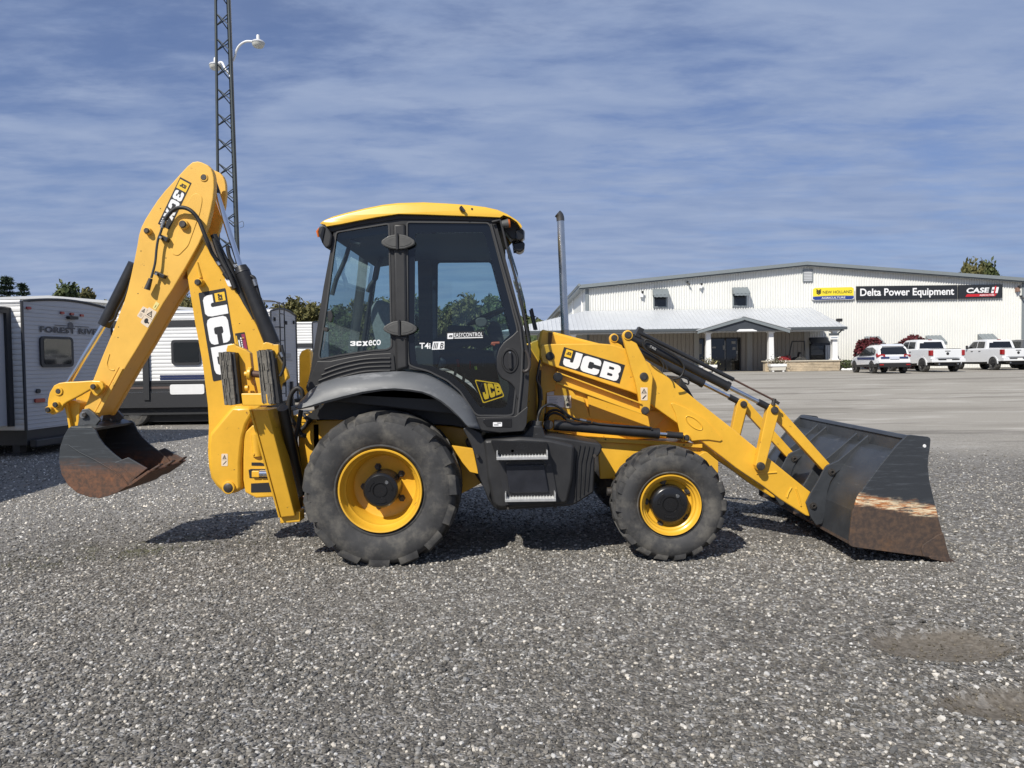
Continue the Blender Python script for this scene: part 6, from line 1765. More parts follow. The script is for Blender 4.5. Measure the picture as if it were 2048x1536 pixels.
mb = MB(); put_geo(mb, text_geo('AGRICULTURE', .012), f, (.22, .10, .78, .25)); mb.build('small_lettering', WHITE_L, NS)
def wall_lamp(px_, py_, label, sc_=1.0, mat=WHITE_P):
    c = W(px_, py_, FY - .1)
    L = MB().box((c.x - .10 * sc_, FY - .28, c.z - .16 * sc_), (c.x + .10 * sc_, FY - .02, c.z + .12 * sc_)).build('wall_lamp', mat, None, bevel=.02)
    MB().box((c.x - .02, FY - .34, c.z + .10 * sc_), (c.x + .12 * sc_, FY - .18, c.z + .26 * sc_)).build('lamp_head', BLACK, L, bevel=.02)
    return tag(L, label, 'wall lamp')
wall_lamp(1283, 590, 'pale wall lamp left of the left upstairs window', 1.1)
wall_lamp(1401, 573, 'pale wall lamp between the two upstairs windows', .9)
wall_lamp(2034, 579, 'rusty wall lamp at the right corner of the white facade', 1.1, smat('rusty_box', (.25, .15, .11), .6))
for px_, py_, lab in ((1375, 566, 'small black camera on the wall between the upstairs windows'), (2042, 594, 'small black camera at the right corner of the facade')):
    c = W(px_, py_, FY - .1)
    CM = MB().box((c.x - .06, FY - .2, c.z), (c.x + .06, FY - .03, c.z + .12)).build('security_camera', BLACK, None, bevel=.02)
    MB().tube([(c.x + .02, FY - .2, c.z), (c.x + .1, FY - .34, c.z - .16)], .06, 8).build('lens_tube', HINGE, CM, smooth=50)
    tag(CM, lab, 'camera')
c = W(1679, 641, PY + 1.0)
HL = MB().box((c.x - .18, PY + .9, c.z - .08), (c.x + .18, PY + 1.2, c.z + .14)).build('roof_lamp', BLACK, None, bevel=.02)
MB().tube([(c.x, PY + 1.05, c.z - .08), (c.x, PY + 1.05, c.z - .35)], .04, 8).build('lamp_stem', STEEL, HL, smooth=50)
tag(HL, 'small black lamp on the right end of the porch roof', 'lamp')
c = W(1669, 675, PY - .05)
PS = MB().box((c.x - .30, PY - .02, c.z - .13), (c.x + .30, PY + .03, c.z + .13)).build('porch_sign', WHITE_P, None)
MB().box((c.x - .34, PY - .03, c.z + .14), (c.x + .34, PY + .05, c.z + .30)).build('sign_header', GUTTER, PS)
MB().box((c.x - .22, PY - .028, c.z - .03), (c.x + .22, PY - .021, c.z + .03)).build('print', smat('pale_blue_print', (.25, .3, .36), .5), PS)
tag(PS, 'small white sign with dark header on the rightmost porch column', 'sign')

# ---- leaf builder used by plants and trees
def leaf_cloud(n, sampler, size, seed, flat=0.0, asp=1.6):
    r = random.Random(seed); mb = MB()
    for _ in range(n):
        p, out = sampler(r)
        s_ = size * r.uniform(.6, 1.35)
        d = Vector((r.gauss(0, 1), r.gauss(0, 1), r.gauss(0, .8))) + Vector(out) * 1.1
        d.normalize()
        u = d.cross(Vector((r.gauss(0, 1), r.gauss(0, 1), r.gauss(0, 1)))).normalized(); v = d.cross(u)
        p = Vector(p)
        mb.add([p - u * s_ * asp * .5, p - v * s_ * .4, p + u * s_ * asp * .5, p + v * s_ * .4 + d * s_ * .12], [(0, 1, 2, 3)])
    return mb
def leaf_mat(name, c1, c2, c3=None, scale=.6):
    m = bpy.data.materials.new(name); m.use_nodes = True
    t = m.node_tree; b = t.nodes['Principled BSDF']
    g = N(t, 'ShaderNodeNewGeometry'); co = N(t, 'ShaderNodeTexCoord')
    n = N(t, 'ShaderNodeTexNoise'); n.inputs['Scale'].default_value = scale; n.inputs['Detail'].default_value = 3
    t.links.new(co.outputs['Object'], n.inputs['Vector'])
    mx = N(t, 'ShaderNodeMix', data_type='RGBA'); mx.inputs['A'].default_value = (*c1, 1); mx.inputs['B'].default_value = (*c2, 1)
    t.links.new(g.outputs['Random Per Island'], mx.inputs['Factor'])
    src = mx.outputs['Result']
    if c3:
        r = N(t, 'ShaderNodeMapRange'); r.inputs['From Min'].default_value = .48; r.inputs['From Max'].default_value = .62
        t.links.new(n.outputs[0], r.inputs['Value'])
        m2 = N(t, 'ShaderNodeMix', data_type='RGBA'); t.links.new(r.outputs[0], m2.inputs['Factor'])
        t.links.new(src, m2.inputs['A']); m2.inputs['B'].default_value = (*c3, 1); src = m2.outputs['Result']
    t.links.new(src, b.inputs['Base Color'])
    b.inputs['Roughness'].default_value = .6; b.inputs['Specular IOR Level'].default_value = .3
    return m
def planter(px_, py_, Y, label, flowers, wd=1.05):
    c = W(px_, py_, Y); z = GB + .0
    Pm = MB().hexa([(c.x - wd / 2 + .04, Y, z + .1), (c.x + wd / 2 - .04, Y, z + .1), (c.x + wd / 2 - .04, Y + .5, z + .1), (c.x - wd / 2 + .04, Y + .5, z + .1)],
                   [(c.x - wd / 2, Y - .04, z + .52), (c.x + wd / 2, Y - .04, z + .52), (c.x + wd / 2, Y + .54, z + .52), (c.x - wd / 2, Y + .54, z + .52)])
    Rt = empty('planter', (c.x, Y + .25, z), 0, label, 'planter')
    Pm.build('planter_box', smat('planter_white', (.62, .59, .52), .6), Rt)
    MB().box((c.x - wd / 2 - .03, Y - .07, z + .36), (c.x + wd / 2 + .03, Y + .57, z + .54)).build('planter_rim', WHITE_P, Rt, bevel=.01)
    for sx in (-1, 1): MB().box((c.x + sx * .35 - .06, Y + .02, z), (c.x + sx * .35 + .06, Y + .48, z + .1)).build('planter_foot', WHITE_P, Rt)
    def samp(r): return (c.x + r.gauss(0, .30), Y + .25 + r.gauss(0, .14), z + .56 + abs(r.gauss(0, .20)) - max(0, r.gauss(-.2, .2))), (0, -.5, .5)
    leaf_cloud(320, samp, .07, 5).build('foliage', leaf_mat('planter_leaf', (.05, .07, .02), (.10, .06, .04)), Rt, recalc=False)
    leaf_cloud(70, samp, .07, 9).build('flowers', leaf_mat('petal', flowers, tuple(min(1, f_ * 1.2) for f_ in flowers)), Rt, recalc=False)
planter(1557, 742, 51.2, 'white planter box with drooping flowers in front of the stone knee wall', (.6, .55, .5))
planter(1418, 742, 51.2, 'white planter with pale flowers at the foot of the porch column left of the door', (.62, .58, .28))
def shrub(name, px_, Y, w_, h_, mat, label, cat, n=1500, size=.10, seed=1, group=None):
    x = W(px_, 700, Y).x; z = gz(x, Y)
    Rt = empty(name, (x, Y, z), 0, label, cat, group)
    st = MB(); r = random.Random(seed)
    tips = []
    for k in range(26):
        a = r.uniform(0, 6.28); rad = r.uniform(.3, 1) * w_ / 2; hh = h_ * (1 - .45 * (rad / (w_ / 2)) ** 2) * r.uniform(.8, 1.03)
        tip = Vector((x + rad * math.cos(a), Y + rad * math.sin(a), z + hh)); tips.append(tip)
        st.tube([(x + .1 * math.cos(a), Y + .1 * math.sin(a), z), ((x + tip.x) / 2 + .1 * math.cos(a), (Y + tip.y) / 2, z + hh * .55), tip], [.02, .014, .006], 5)
    st.build('stems', smat('twig', (.09, .06, .045), .8), Rt)
    def samp(r_):
        d = Vector((r_.gauss(0, 1), r_.gauss(0, 1), r_.gauss(0, 1))).normalized()
        f_ = r_.uniform(.5, 1.0) ** .5 * (1 + .10 * math.sin(5 * d.x + seed) * math.sin(4 * d.z + 2 * d.y))
        return (x + d.x * f_ * w_ / 2, Y + d.y * f_ * w_ / 2, z + h_ * .52 + d.z * f_ * h_ * .48), d * .6
    leaf_cloud(n, samp, size, seed + 3).build('foliage', mat, Rt, recalc=False)
REDLEAF = leaf_mat('red_autumn_leaf', (.070, .012, .016), (.14, .026, .034), (.045, .012, .012), 1.2)
GRNLEAF = leaf_mat('green_hedge_leaf', (.03, .05, .018), (.07, .09, .03))
shrub('burning_bush', 1741, 54.0, 2.3, 2.35, REDLEAF, 'round dark red shrub against the white wall behind the white SUV', 'shrub', 2600, .15, 2)
shrub('burning_bush', 1827, 54.0, 2.4, 2.45, REDLEAF, 'dark red shrub against the white wall behind the first white pickup', 'shrub', 2600, .15, 4)
shrub('low_shrub', 1692, 53.4, 1.6, .75, GRNLEAF, 'low green shrub beside the right end of the stone knee wall', 'shrub', 900, .09, 6)
# pale edging stones by the low shrub
rr = random.Random(8)
mb = MB()
for k in range(16):
    x = W(1684 + k * 1.7, 748, 52.3).x; y = 52.2 + rr.uniform(-.1, .2); s_ = rr.uniform(.06, .11)
    mb.tube([(x - s_, y, GB + s_ * .5), (x, y, GB + s_ * .75), (x + s_, y, GB + s_ * .5)], [s_ * .5, s_, s_ * .5], 6)
tag(mb.build('edging_stones', WHITE_P, None, smooth=60), 'row of small white edging stones', kind='stuff')
# small ride-on tractor under the porch
tx = W(1585, 720, 53.6).x; tz = GB
TR = empty('small_tractor', (tx, 53.6, tz), 0, 'small red tractor with black roll bar parked in the shade behind the stone wall', 'tractor')
REDP = smat('tractor_red', (.25, .02, .02), .4)
MB().hexa([(tx - 1.15, 53.3, tz + .55), (tx - .2, 53.3, tz + .55), (tx - .2, 53.9, tz + .55), (tx - 1.15, 53.9, tz + .55)], [(tx - 1.1, 53.35, tz + 1.0), (tx - .2, 53.35, tz + 1.12), (tx - .2, 53.85, tz + 1.12), (tx - 1.1, 53.85, tz + 1.0)]).build('bonnet', REDP, TR, bevel=.05)
MB().box((tx + .0, 53.35, tz + .75), (tx + .45, 53.85, tz + .85)).hexa([(tx + .38, 53.35, tz + .85), (tx + .5, 53.35, tz + .85), (tx + .5, 53.85, tz + .85), (tx + .38, 53.85, tz + .85)], [(tx + .45, 53.38, tz + 1.35), (tx + .55, 53.38, tz + 1.35), (tx + .55, 53.82, tz + 1.35), (tx + .45, 53.82, tz + 1.35)]).build('seat', BLACK, TR, bevel=.03)
MB().box((tx + .1, 53.1, tz + .55), (tx + .75, 54.1, tz + .75)).build('rear_body', REDP, TR, bevel=.04)
MB().tube(spline([(tx + .75, 53.2, tz + .7), (tx + .7, 53.2, tz + 2.0), (tx + .62, 53.22, tz + 2.1), (tx - .05, 53.22, tz + 2.1), (tx - .2, 53.2, tz + 2.0), (tx - .4, 53.2, tz + 1.0)], 3), .045, 8).build('roll_bar', BLACK, TR, smooth=50)
for xx, r_ in ((tx + .45, .5), (tx - .85, .32)):
    for yy in (53.1, 54.0): MB().latheY([(0, yy), (r_ * .6, yy), (r_ * .95, yy), (r_, yy + .05), (r_, yy + .2), (0, yy + .2)], (xx, tz + r_), 24).build('wheel', TYRE, TR, smooth=40)
# ------------------------------------------------------------------ lattice mast and yard lights
MASTM = smat('galvanised_mast', (.055, .066, .070), .55, metal=.4, vary=.15, vscale=3)
TY = 27.0
m0 = W(458.5, 492, TY); m1 = W(447.5, 0, TY)
mx = .5 * (m0.x + m1.x) + .01
TW = empty('lattice_mast', (mx, TY, gz(mx, TY)), 0, 'tall thin dark lattice mast rising behind the raised backhoe boom', 'mast')
zb, zt = gz(mx, TY), 21.0
def legp(k, z):
    r = .445 - .0145 * (z - 2)
    a = R_((210, 330, 78)[k])
    return Vector((mx + r * math.cos(a), TY + r * math.sin(a), z))
for k in range(3):
    cyl('leg', legp(k, zb), legp(k, zt), [.055, .048], MASTM, TW, seg=10)
panel = .88; z = zb + .3; i = 0
while z < zt - .9:
    mb = MB()
    for k in range(3):
        a, b = k, (k + 1) % 3
        mb.tube([legp(a, z), legp(b, z + .46)], .020, 5); mb.tube([legp(b, z), legp(a, z + .46)], .020, 5)
    mb.build('bracing', MASTM, TW)
    z += panel
MB().tube([legp(1, zb) + Vector((.06, 0, 0)), legp(1, zt) + Vector((.05, 0, 0))], .018, 6).build('cable', BLACK, TW)
MB().tube([legp(2, zb) + Vector((.10, 0, 0)), legp(2, zt) + Vector((.10, 0, 0))], .016, 6).build('cable', WHITE_P, TW)
hose('cable_end', [W(1, 1, 1) * 0 + legp(1, W(478, 450, TY).z) + Vector(v) for v in ((-.4, -.1, .02), (.05, -.12, 0), (.25, -.1, .08), (.28, -.1, -.1), (.15, -.1, -.16))], .007, BLACK, TW)
LAMPG = smat('frosted_lens', (.55, .55, .50), .35)
LAMPW = smat('lamp_casting', (.62, .63, .64), .4, metal=.2)
def yard_light(px_, py_, Y, arm_pts, label):
    c = W(px_, py_, Y)
    Lh = empty('yard_light', tuple(c), 0, label, 'yard light')
    def latheZ(prof, seg=20):
        mb = MB(); vs, fs = [], []
        n = len(prof)
        for k in range(seg):
            a = 2 * math.pi * k / seg
            for r, z in prof: vs.append((c.x + r * math.cos(a), c.y + r * math.sin(a), c.z + z))
        for k in range(seg):
            k2 = (k + 1) % seg
            fs += [(k * n + i, k2 * n + i, k2 * n + i + 1, k * n + i + 1) for i in range(n - 1)]
        return mb.add(vs, fs)
    latheZ([(0, .12), (.10, .11), (.21, .05), (.235, .0), (.22, -.02)]).build('lamp_housing', LAMPW, Lh, smooth=40)
    latheZ([(.215, -.02), (.20, -.10), (.15, -.15), (.06, -.17), (0, -.175)]).build('lens', LAMPG, Lh, smooth=40)
    latheZ([(0, .28), (.05, .28), (.06, .22), (.06, .1)], 12).build('photocell', WHITE_P, Lh, smooth=40)
    MB().tube(spline([W(*p) for p in arm_pts], 5), .040, 10).build('arm', WHITE_P, Lh, smooth=60)
    return Lh
yard_light(516.5, 86, TY - .1, [(466, 122, TY), (470, 112, TY), (473, 101, TY), (480, 90, TY - .05), (492, 83, TY - .1), (506, 83, TY - .1), (514, 83, TY - .1)], 'white dish-shaped yard light on curved arm, right side of the mast')
yard_light(431, 131, TY + .9, [(465, 158, TY + .1), (452, 140, TY + .5), (444, 125, TY + .8), (436, 127, TY + .9)], 'white dish-shaped yard light behind the left side of the mast')

# ------------------------------------------------------------------ travel trailers
SIDE_W = smat('trailer_white_siding', (.74, .74, .73), .35, vary=.03, vscale=1)
REAR_SHADE = smat('trailer_rear_shade_grey', (.42, .425, .445), .4, vary=.05, vscale=1)  # darker than the siding: shade on the rear ends is put into the colour
CHAR = smat('trailer_charcoal', (.028, .029, .032), .5)
def siding(mb, x0, x1, z0, z1, y, pitch=.095, d=.016):
    n = max(2, int((z1 - z0) / pitch)); zs = []
    for k in range(n):
        z = z0 + (z1 - z0) * k / n; p = (z1 - z0) / n
        zs += [(z, 0), (z + .2 * p, -d * .8), (z + .5 * p, -d), (z + .8 * p, -d * .8)]
    zs.append((z1, 0))
    vs = []
    for z, o in zs: vs += [(x0, y + o, z), (x1, y + o, z)]
    mb.add(vs, [(2 * i, 2 * i + 1, 2 * i + 3, 2 * i + 2) for i in range(len(zs) - 1)])
def trailer(loc, rz, L, wd, zb, zt, label, arch=.10):
    """local axes: +x is the rear end (x = 0), the near long side is y = 0"""
    Rt = empty('travel_trailer', loc, rz, label, 'travel trailer')
    P = lambda mb, nm, mat, par=None, **k: mb.build(nm, mat, par or Rt, local=True, **k)
    mb = MB(); siding(mb, -L, 0, zb, zt, 0)
    S_ = P(mb, 'side_wall', SIDE_W, recalc=False)
    n = 14
    pts = [(wd * k / n, zt + arch * math.sin(math.pi * (.12 + .76 * k / n)) - arch * math.sin(math.pi * .12)) for k in range(n + 1)]
    base = [(0, wd, zb), (0, 0, zb)]
    loop = [(0, y, z) for y, z in pts] + [(0, wd, zb), (0, 0, zb)]
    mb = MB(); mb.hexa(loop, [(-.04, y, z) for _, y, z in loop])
    RW = P(mb, 'rear_wall', REAR_SHADE)
    mb = MB(); nr = int((zt - zb) / .075)
    for k in range(nr):
        z = zb + (zt - zb) * (k + .5) / nr
        mb.hexa([(.0, .03, z - .012), (.008, .03, z - .006), (.008, .03, z + .006), (.0, .03, z + .012)], [(.0, wd - .03, z - .012), (.008, wd - .03, z - .006), (.008, wd - .03, z + .006), (.0, wd - .03, z + .012)])
    P(mb, 'siding_ribs', REAR_SHADE, RW)
    # roof and body shell
    mb = MB(); a = [(-.02, y, z) for y, z in pts]; b = [(-L, y, z) for y, z in pts]
    mb.hexa(a + [(-.02, wd, zb), (-.02, 0.01, zb)], b + [(-L, wd, zb), (-L, .01, zb)])
    P(mb, 'body', SIDE_W, bevel=0)
    tr_ = MB().tube([(.006, 0, zb)] + [(.006, y, z) for y, z in pts] + [(.006, wd, zb)], .028, 6)
    P(tr_, 'corner_trim', CHAR, smooth=50)
    P(MB().tube([(0, -.01, zt - .01), (-L, -.01, zt - .01)], .035, 6), 'awning_rail', WHITE_P, smooth=50)
    P(MB().box((-L, .08, zb - .28), (-.05, wd - .08, zb - .002)), 'chassis', CHAR)
    P(MB().box((-.02, .1, zb - .32), (.12, wd - .1, zb - .18)), 'bumper', CHAR, bevel=.02)
    return Rt, S_, RW, P
# 1: nearest, its shaded rear end towards the yard
A1 = W(47, 730, 13.5); rz1 = -R_(7.5)
zb1 = W(53, 861, 13.5).z; zt1 = W(43, 602, 13.5).z
T1, S_, RW, P = trailer((A1.x, 13.5, 0), rz1, 9.0, 2.44, zb1, zt1, 'travel trailer nearest on the left with shade-grey rear end, rear window and dark lettering', .16)
def rear_box(y0, y1, z0, z1, nm, mat, par, t=.02, rr=0, x=.01):
    pts = roundpoly([(y0, z0), (y1, z0), (y1, z1), (y0, z1)], rr, 5) if rr else [(y0, z0), (y1, z0), (y1, z1), (y0, z1)]
    mb = MB().hexa([(x, y, z) for y, z in pts], [(x + t, y, z) for y, z in pts])
    return P(mb, nm, mat, par)
H1 = zt1 - zb1
zz = lambda f_: zb1 + H1 * f_
WN = rear_box(.38, 1.23, zz(.487), zz(.735), 'rear_window', CHAR, RW, .035, .10)
rear_box(.45, 1.16, zz(.51), zz(.715), 'pane', DARKGLASS, WN, .004, .05, .046)
mb = MB(); put_geo(mb, text_geo('FOREST RIVER', .035, 0, 1.08), lambda u, v: Vector((.022, .40 + 1.72 * u, zz(.765) + .115 * v)))
P(mb, 'lettering', smat('dark_grey_print', (.05, .05, .058), .5), RW, recalc=False)
mb = MB()
for y0, y1 in ((.78, 1.10), (1.32, 1.72)): mb.box((.012, y0, zz(.826)), (.02, y1, zz(.832)))
mb.latheY([(0, 0)], (0, 0), 3) if False else None
put_geo(mb, poly_geo(circle(0, 0, 1, 16)), lambda u, v: Vector((.02, 1.21 + .075 * u, zz(.829) + .075 * v)))
P(mb, 'emblem', smat('grey_print_b', (.10, .10, .11), .5), RW)
for y, z, w_, h_, m_ in ((.14, .95, .10, .05, REDLENS), (.98, .933, .09, .05, REDLENS), (1.24, .93, .09, .05, REDLENS), (1.52, .925, .09, .05, REDLENS), (.30, .30, .09, .08, CHAR), (.33, .225, .24, .075, REDLENS)):
    rear_box(y - w_ / 2, y + w_ / 2, zz(z) - h_ / 2, zz(z) + h_ / 2, 'marker_lamp', m_, RW, .03, min(w_, h_) * .45)
rear_box(1.10, 1.34, zz(.885), zz(.91), 'backup_camera', BLACK, RW, .08, .03)
# slide-out on the near side
so = MB().box((-5.6, -.95, zb1 + .10), (-.28, -.02, zt1 - .16))
SO = P(so, 'slide_out', SIDE_W, bevel=.01)
mb = MB(); zN = int((H1 - .3) / .075)
P(MB().box((-.276, -.95, zb1 + .10), (-.262, -.05, zt1 - .18)), 'slide_end_panel', REAR_SHADE, SO)  # grey sheet carries the shade on the slide-out's end
P(MB().box((-.262, -1.0, zb1 + .08), (-.20, -.90, zt1 - .14)).box((-.262, -.12, zb1 + .08), (-.20, -.02, zt1 - .14)).box((-.262, -.9, zt1 - .22), (-.20, -.12, zt1 - .14)), 'slide_trim', CHAR, SO)
P(MB().box((-5.6, -.95, zt1 - .16), (-.2, -.02, zt1 - .11)), 'slide_roof', CHAR, SO)
for x in (-3.2, -4.3):
    for y in (.15, 2.05):
        mb = MB().latheY([(0, y), (.2, y), (.33, y), (.36, y + .05), (.36, y + .18), (0, y + .2)], (x, .36), 24); P(mb, 'wheel', TYRE, smooth=40)
# corner jack
P(MB().box((-.5, .25, .02), (-.35, .40, zb1 - .2)).box((-.6, .18, .0), (-.25, .5, .03)), 'corner_jack', CHAR)

# 0: trailer just outside the left edge, whose shadow lies across the lot and on the first trailer
T0, S_, RW, P = trailer((-8.05, 11.3, 0), R_(90), 6.6, 2.4, .6, 2.95, 'white travel trailer just beyond the left edge, casting its shadow on the gravel', .12)
# 2: long white trailer, sunlit side
A2 = W(543, 730, 19.7)
zt2 = W(543, 622, 19.7).z; zb2 = W(543, 808, 19.7).z
T2, S_, RW, P = trailer((A2.x, 19.7, 0), 0, 8.6, 2.3, .58, zt2, 'long white travel trailer with ribbed sunlit side and dark stripes, seen behind the boom', .20)
def side_px(x0, y0, x1, y1, nm, mat, t=.03, rr=0, par=None):
    a, b = W(x0, y0, 19.68), W(x1, y1, 19.68)
    xs_, zs_ = (a.x - A2.x, b.x - A2.x), (b.z, a.z)
    pts = [(xs_[0], zs_[0]), (xs_[1], zs_[0]), (xs_[1], zs_[1]), (xs_[0], zs_[1])]
    if rr: pts = roundpoly(pts, rr, 5)
    mb = MB().hexa([(x, -.018 - t, z) for x, z in pts], [(x, -.012, z) for x, z in pts])
    return P(mb, nm, mat, par)
side_px(150, 643, 543, 651, 'dark_stripe', CHAR, .012)
side_px(285, 655, 301, 800, 'awning_post', CHAR, .07)
wn = side_px(343, 680, 402, 729, 'window', CHAR, .045, .10)
side_px(348, 685, 400, 724, 'pane', DARKGLASS, .052, .06, wn)
side_px(476, 680, 520, 729, 'window', CHAR, .045, .10)
for y0, y1, m_ in ((750.5, 752, 'navy'), (756, 757, 'navy'), (763, 765, 'char'), (768.5, 770, 'char'), (774, 775.2, 'brown'), (779, 780.5, 'char')):
    side_px(320 if m_ == 'navy' else 215, y0, 540, y1, 'pinstripe', {'navy': smat('navy_stripe', (.02, .03, .09), .4), 'char': CHAR, 'brown': smat('taupe_stripe', (.12, .09, .08), .5)}[m_], .008)
side_px(215, 786, 543, 812, 'skirt', CHAR, .03)
P(MB().box((-8.5, .25, .10), (-.10, 2.1, .56)), 'underbody', CHAR)
cp = side_px(341, 769, 410, 788, 'compartment_door', WHITE_P, .045, .06)
for x in (-4.6, -3.7):
    mb = MB().latheY([(0, .1), (.2, .1), (.33, .1), (.36, .15), (.36, .28), (0, .3)], (x, .36), 24); P(mb, 'wheel', TYRE, smooth=40)
    P(MB().latheY([(0, .085), (.10, .085), (.18, .095), (.19, .12)], (x, .36), 16), 'hub_cap', STEEL, smooth=40)
# ladder on its rear
def lad(y, z): return (.14, y, z)
lb = MB()
for y in (.35, .75):
    lb.tube(spline([(-.8, y, zt2 + .30), (-.1, y, zt2 + .30), (.10, y, zt2 + .22), (.14, y, zt2 + .05), (.14, y, 1.2), (.14, y, .7)], 4), .016, 6)
for k in range(7): lb.tube([(.14, .35, .8 + .36 * k), (.14, .75, .8 + .36 * k)], .014, 6)
for z in (1.0, 2.6): 
    for y in (.35, .75): lb.tube([(0, y, z), (.14, y, z)], .014, 6)
P(lb, 'ladder', BLACK, RW, smooth=50)
rb = lambda y0, y1, z0, z1, nm, m_: P(MB().box((.01, y0, z0), (.05, y1, z1)), nm, m_, RW)
rb(1.25, 1.33, zt2 - .3, zt2 - .2, 'marker_lamp', BLACK); rb(.25, .31, zt2 - .25, zt2 - .15, 'marker_lamp', BLACK); rb(2.0, 2.06, zt2 - .25, zt2 - .15, 'marker_lamp', BLACK)
mb = MB(); put_geo(mb, text_geo('ZINGER'[:3], .02), lambda u, v: Vector((.03, 1.0 + .7 * u, 1.75 + .14 * v)))
P(MB().box((.012, 1.0, 1.70), (.02, 1.85, 1.72)).box((.012, 1.1, 1.78), (.02, 1.7, 1.90)), 'faded_print', smat('grey_print_c', (.28, .28, .29), .5), RW)
P(MB().box((.03, 1.5, .3), (.10, 1.6, 1.1)), 'light_post', CHAR)

# 3: far white trailer at the right of the row
A3 = W(626, 730, 27.5)
zt3 = W(626, 645, 27.5).z
T3, S_, RW, P = trailer((A3.x, 27.5, gz(A3.x, 27.5)), 0, 8.0, 2.4, .62, zt3 - gz(A3.x, 27.5), 'farthest white travel trailer, just left of the backhoe cab', .12)
P(MB().box((-8, -.05, 2.05), (0, -.02, 2.2)), 'dark_stripe', CHAR)
P(MB().box((-8, -.05, .35), (0, -.02, .75)), 'skirt', CHAR)
for x in (-4.6, -3.7):
    P(MB().latheY([(0, .1), (.33, .1), (.36, .15), (.36, .28), (0, .3)], (x, .36), 20), 'wheel', TYRE, smooth=40)

# ------------------------------------------------------------------ long shed behind the trailers
SY = 34.0
s0, s1, s2 = W(-140, 600, SY), W(105, 592, SY), W(420, 619, SY)
sg_ = gz(-15, SY)
SH = empty('storage_shed', (s1.x, SY, sg_), 0, 'long low white steel shed with shallow roof behind the trailers', 'shed')
mb = MB()
def stop(x): return (s0.z + (s1.z - s0.z) * (x - s0.x) / (s1.x - s0.x)) if x < s1.x else (s1.z + (s2.z - s1.z) * (x - s1.x) / (s2.x - s1.x))
corrugated(mb, s0.x, s2.x, SY, sg_, lambda x: stop(x) - .1, .2, .04)
mb.build('front_wall', FACADE, SH, recalc=False)
mb = MB()
for a, b in ((s0, s1), (s1, s2)):
    mb.hexa([(a.x, SY - .3, a.z - .12), (b.x, SY - .3, b.z - .12), (b.x, SY - .3, b.z), (a.x, SY - .3, a.z)], [(a.x, SY + 20, a.z - .12), (b.x, SY + 20, b.z - .12), (b.x, SY + 20, b.z), (a.x, SY + 20, a.z)])
mb.build('roof', ROOFMETAL, SH)
MB().box((s2.x - .1, SY, sg_), (s2.x, SY + 20, s2.z - .12)).build('side_wall', FACADE, SH)

# ------------------------------------------------------------------ vehicles by the building
CARW = smat('white_car_paint', (.72, .73, .74), .22, coat=.6)
CARG = smat('grey_car_paint', (.10, .105, .11), .25, coat=.6)
CGLASS = smat('privacy_glass', (.010, .011, .013), .05, spec=.8)
TRIMB = smat('car_black_trim', (.022, .022, .024), .5)
def loft(mb, secs):
    """secs: list of cross-sections (same point count), each a closed loop"""
    n = len(secs[0]); vs = [p for s_ in secs for p in s_]; fs = []
    for j in range(len(secs) - 1):
        for i in range(n):
            fs.append((j * n + i, j * n + (i + 1) % n, (j + 1) * n + (i + 1) % n, (j + 1) * n + i))
    fs.append(tuple(range(n))); fs.append(tuple(reversed(range((len(secs) - 1) * n, len(secs) * n))))
    return mb.add(vs, fs)
def sec(y, zlo, zhi, w0, w1, rnd=.06):
    """rounded-rectangle section across the car at length position y"""
    h = zhi - zlo
    return [(-w0, y, zlo), (w0, y, zlo), (w0 * 1.02, y, zlo + h * .45), (w1, y, zhi - rnd), (w1 - rnd, y, zhi), (-w1 + rnd, y, zhi), (-w1, y, zhi - rnd), (-w0 * 1.02, y, zlo + h * .45)]
def car_wheel(Rt, x, y, r, w_, out):
    P = lambda mb, nm, mat, par: mb.build(nm, mat, par, local=True, smooth=40)
    def lx(prof, seg=24):
        mb = MB(); vs, fs = [], []; n = len(prof)
        for k in range(seg):
            a = 2 * math.pi * k / seg
            for rr_, xx in prof: vs.append((x + out * xx, y + rr_ * math.cos(a), r + rr_ * math.sin(a)))
        for k in range(seg):
            k2 = (k + 1) % seg; fs += [(k * n + i, k2 * n + i, k2 * n + i + 1, k * n + i + 1) for i in range(n - 1)]
        return mb.add(vs, fs)
    T_ = P(lx([(r * .62, -.01), (r * .9, 0), (r, -.04), (r, -w_), (r * .6, -w_)]), 'wheel', TYRE, Rt)
    P(lx([(0, -.05), (r * .15, -.02), (r * .2, -.05), (r * .58, -.06), (r * .63, -.012)]), 'rim', TRIMB, T_)
    sp_ = MB()
    for k in range(5):
        a = 2 * math.pi * k / 5
        sp_.hexa([(x + out * -.02, y + r * .15 * math.cos(a - .5), r + r * .15 * math.sin(a - .5)), (x + out * -.02, y + r * .15 * math.cos(a + .5), r + r * .15 * math.sin(a + .5)), (x + out * -.02, y + r * .58 * math.cos(a + .12), r + r * .58 * math.sin(a + .12)), (x + out * -.02, y + r * .58 * math.cos(a - .12), r + r * .58 * math.sin(a - .12))],
                 [(x + out * -.05, y + r * .15 * math.cos(a - .5), r + r * .15 * math.sin(a - .5)), (x + out * -.05, y + r * .15 * math.cos(a + .5), r + r * .15 * math.sin(a + .5)), (x + out * -.05, y + r * .58 * math.cos(a + .12), r + r * .58 * math.sin(a + .12)), (x + out * -.05, y + r * .58 * math.cos(a - .12), r + r * .58 * math.sin(a - .12))])
    sp_.build('spokes', smat('wheel_alloy_dark', (.05, .05, .055), .35, metal=.6), T_, local=True)
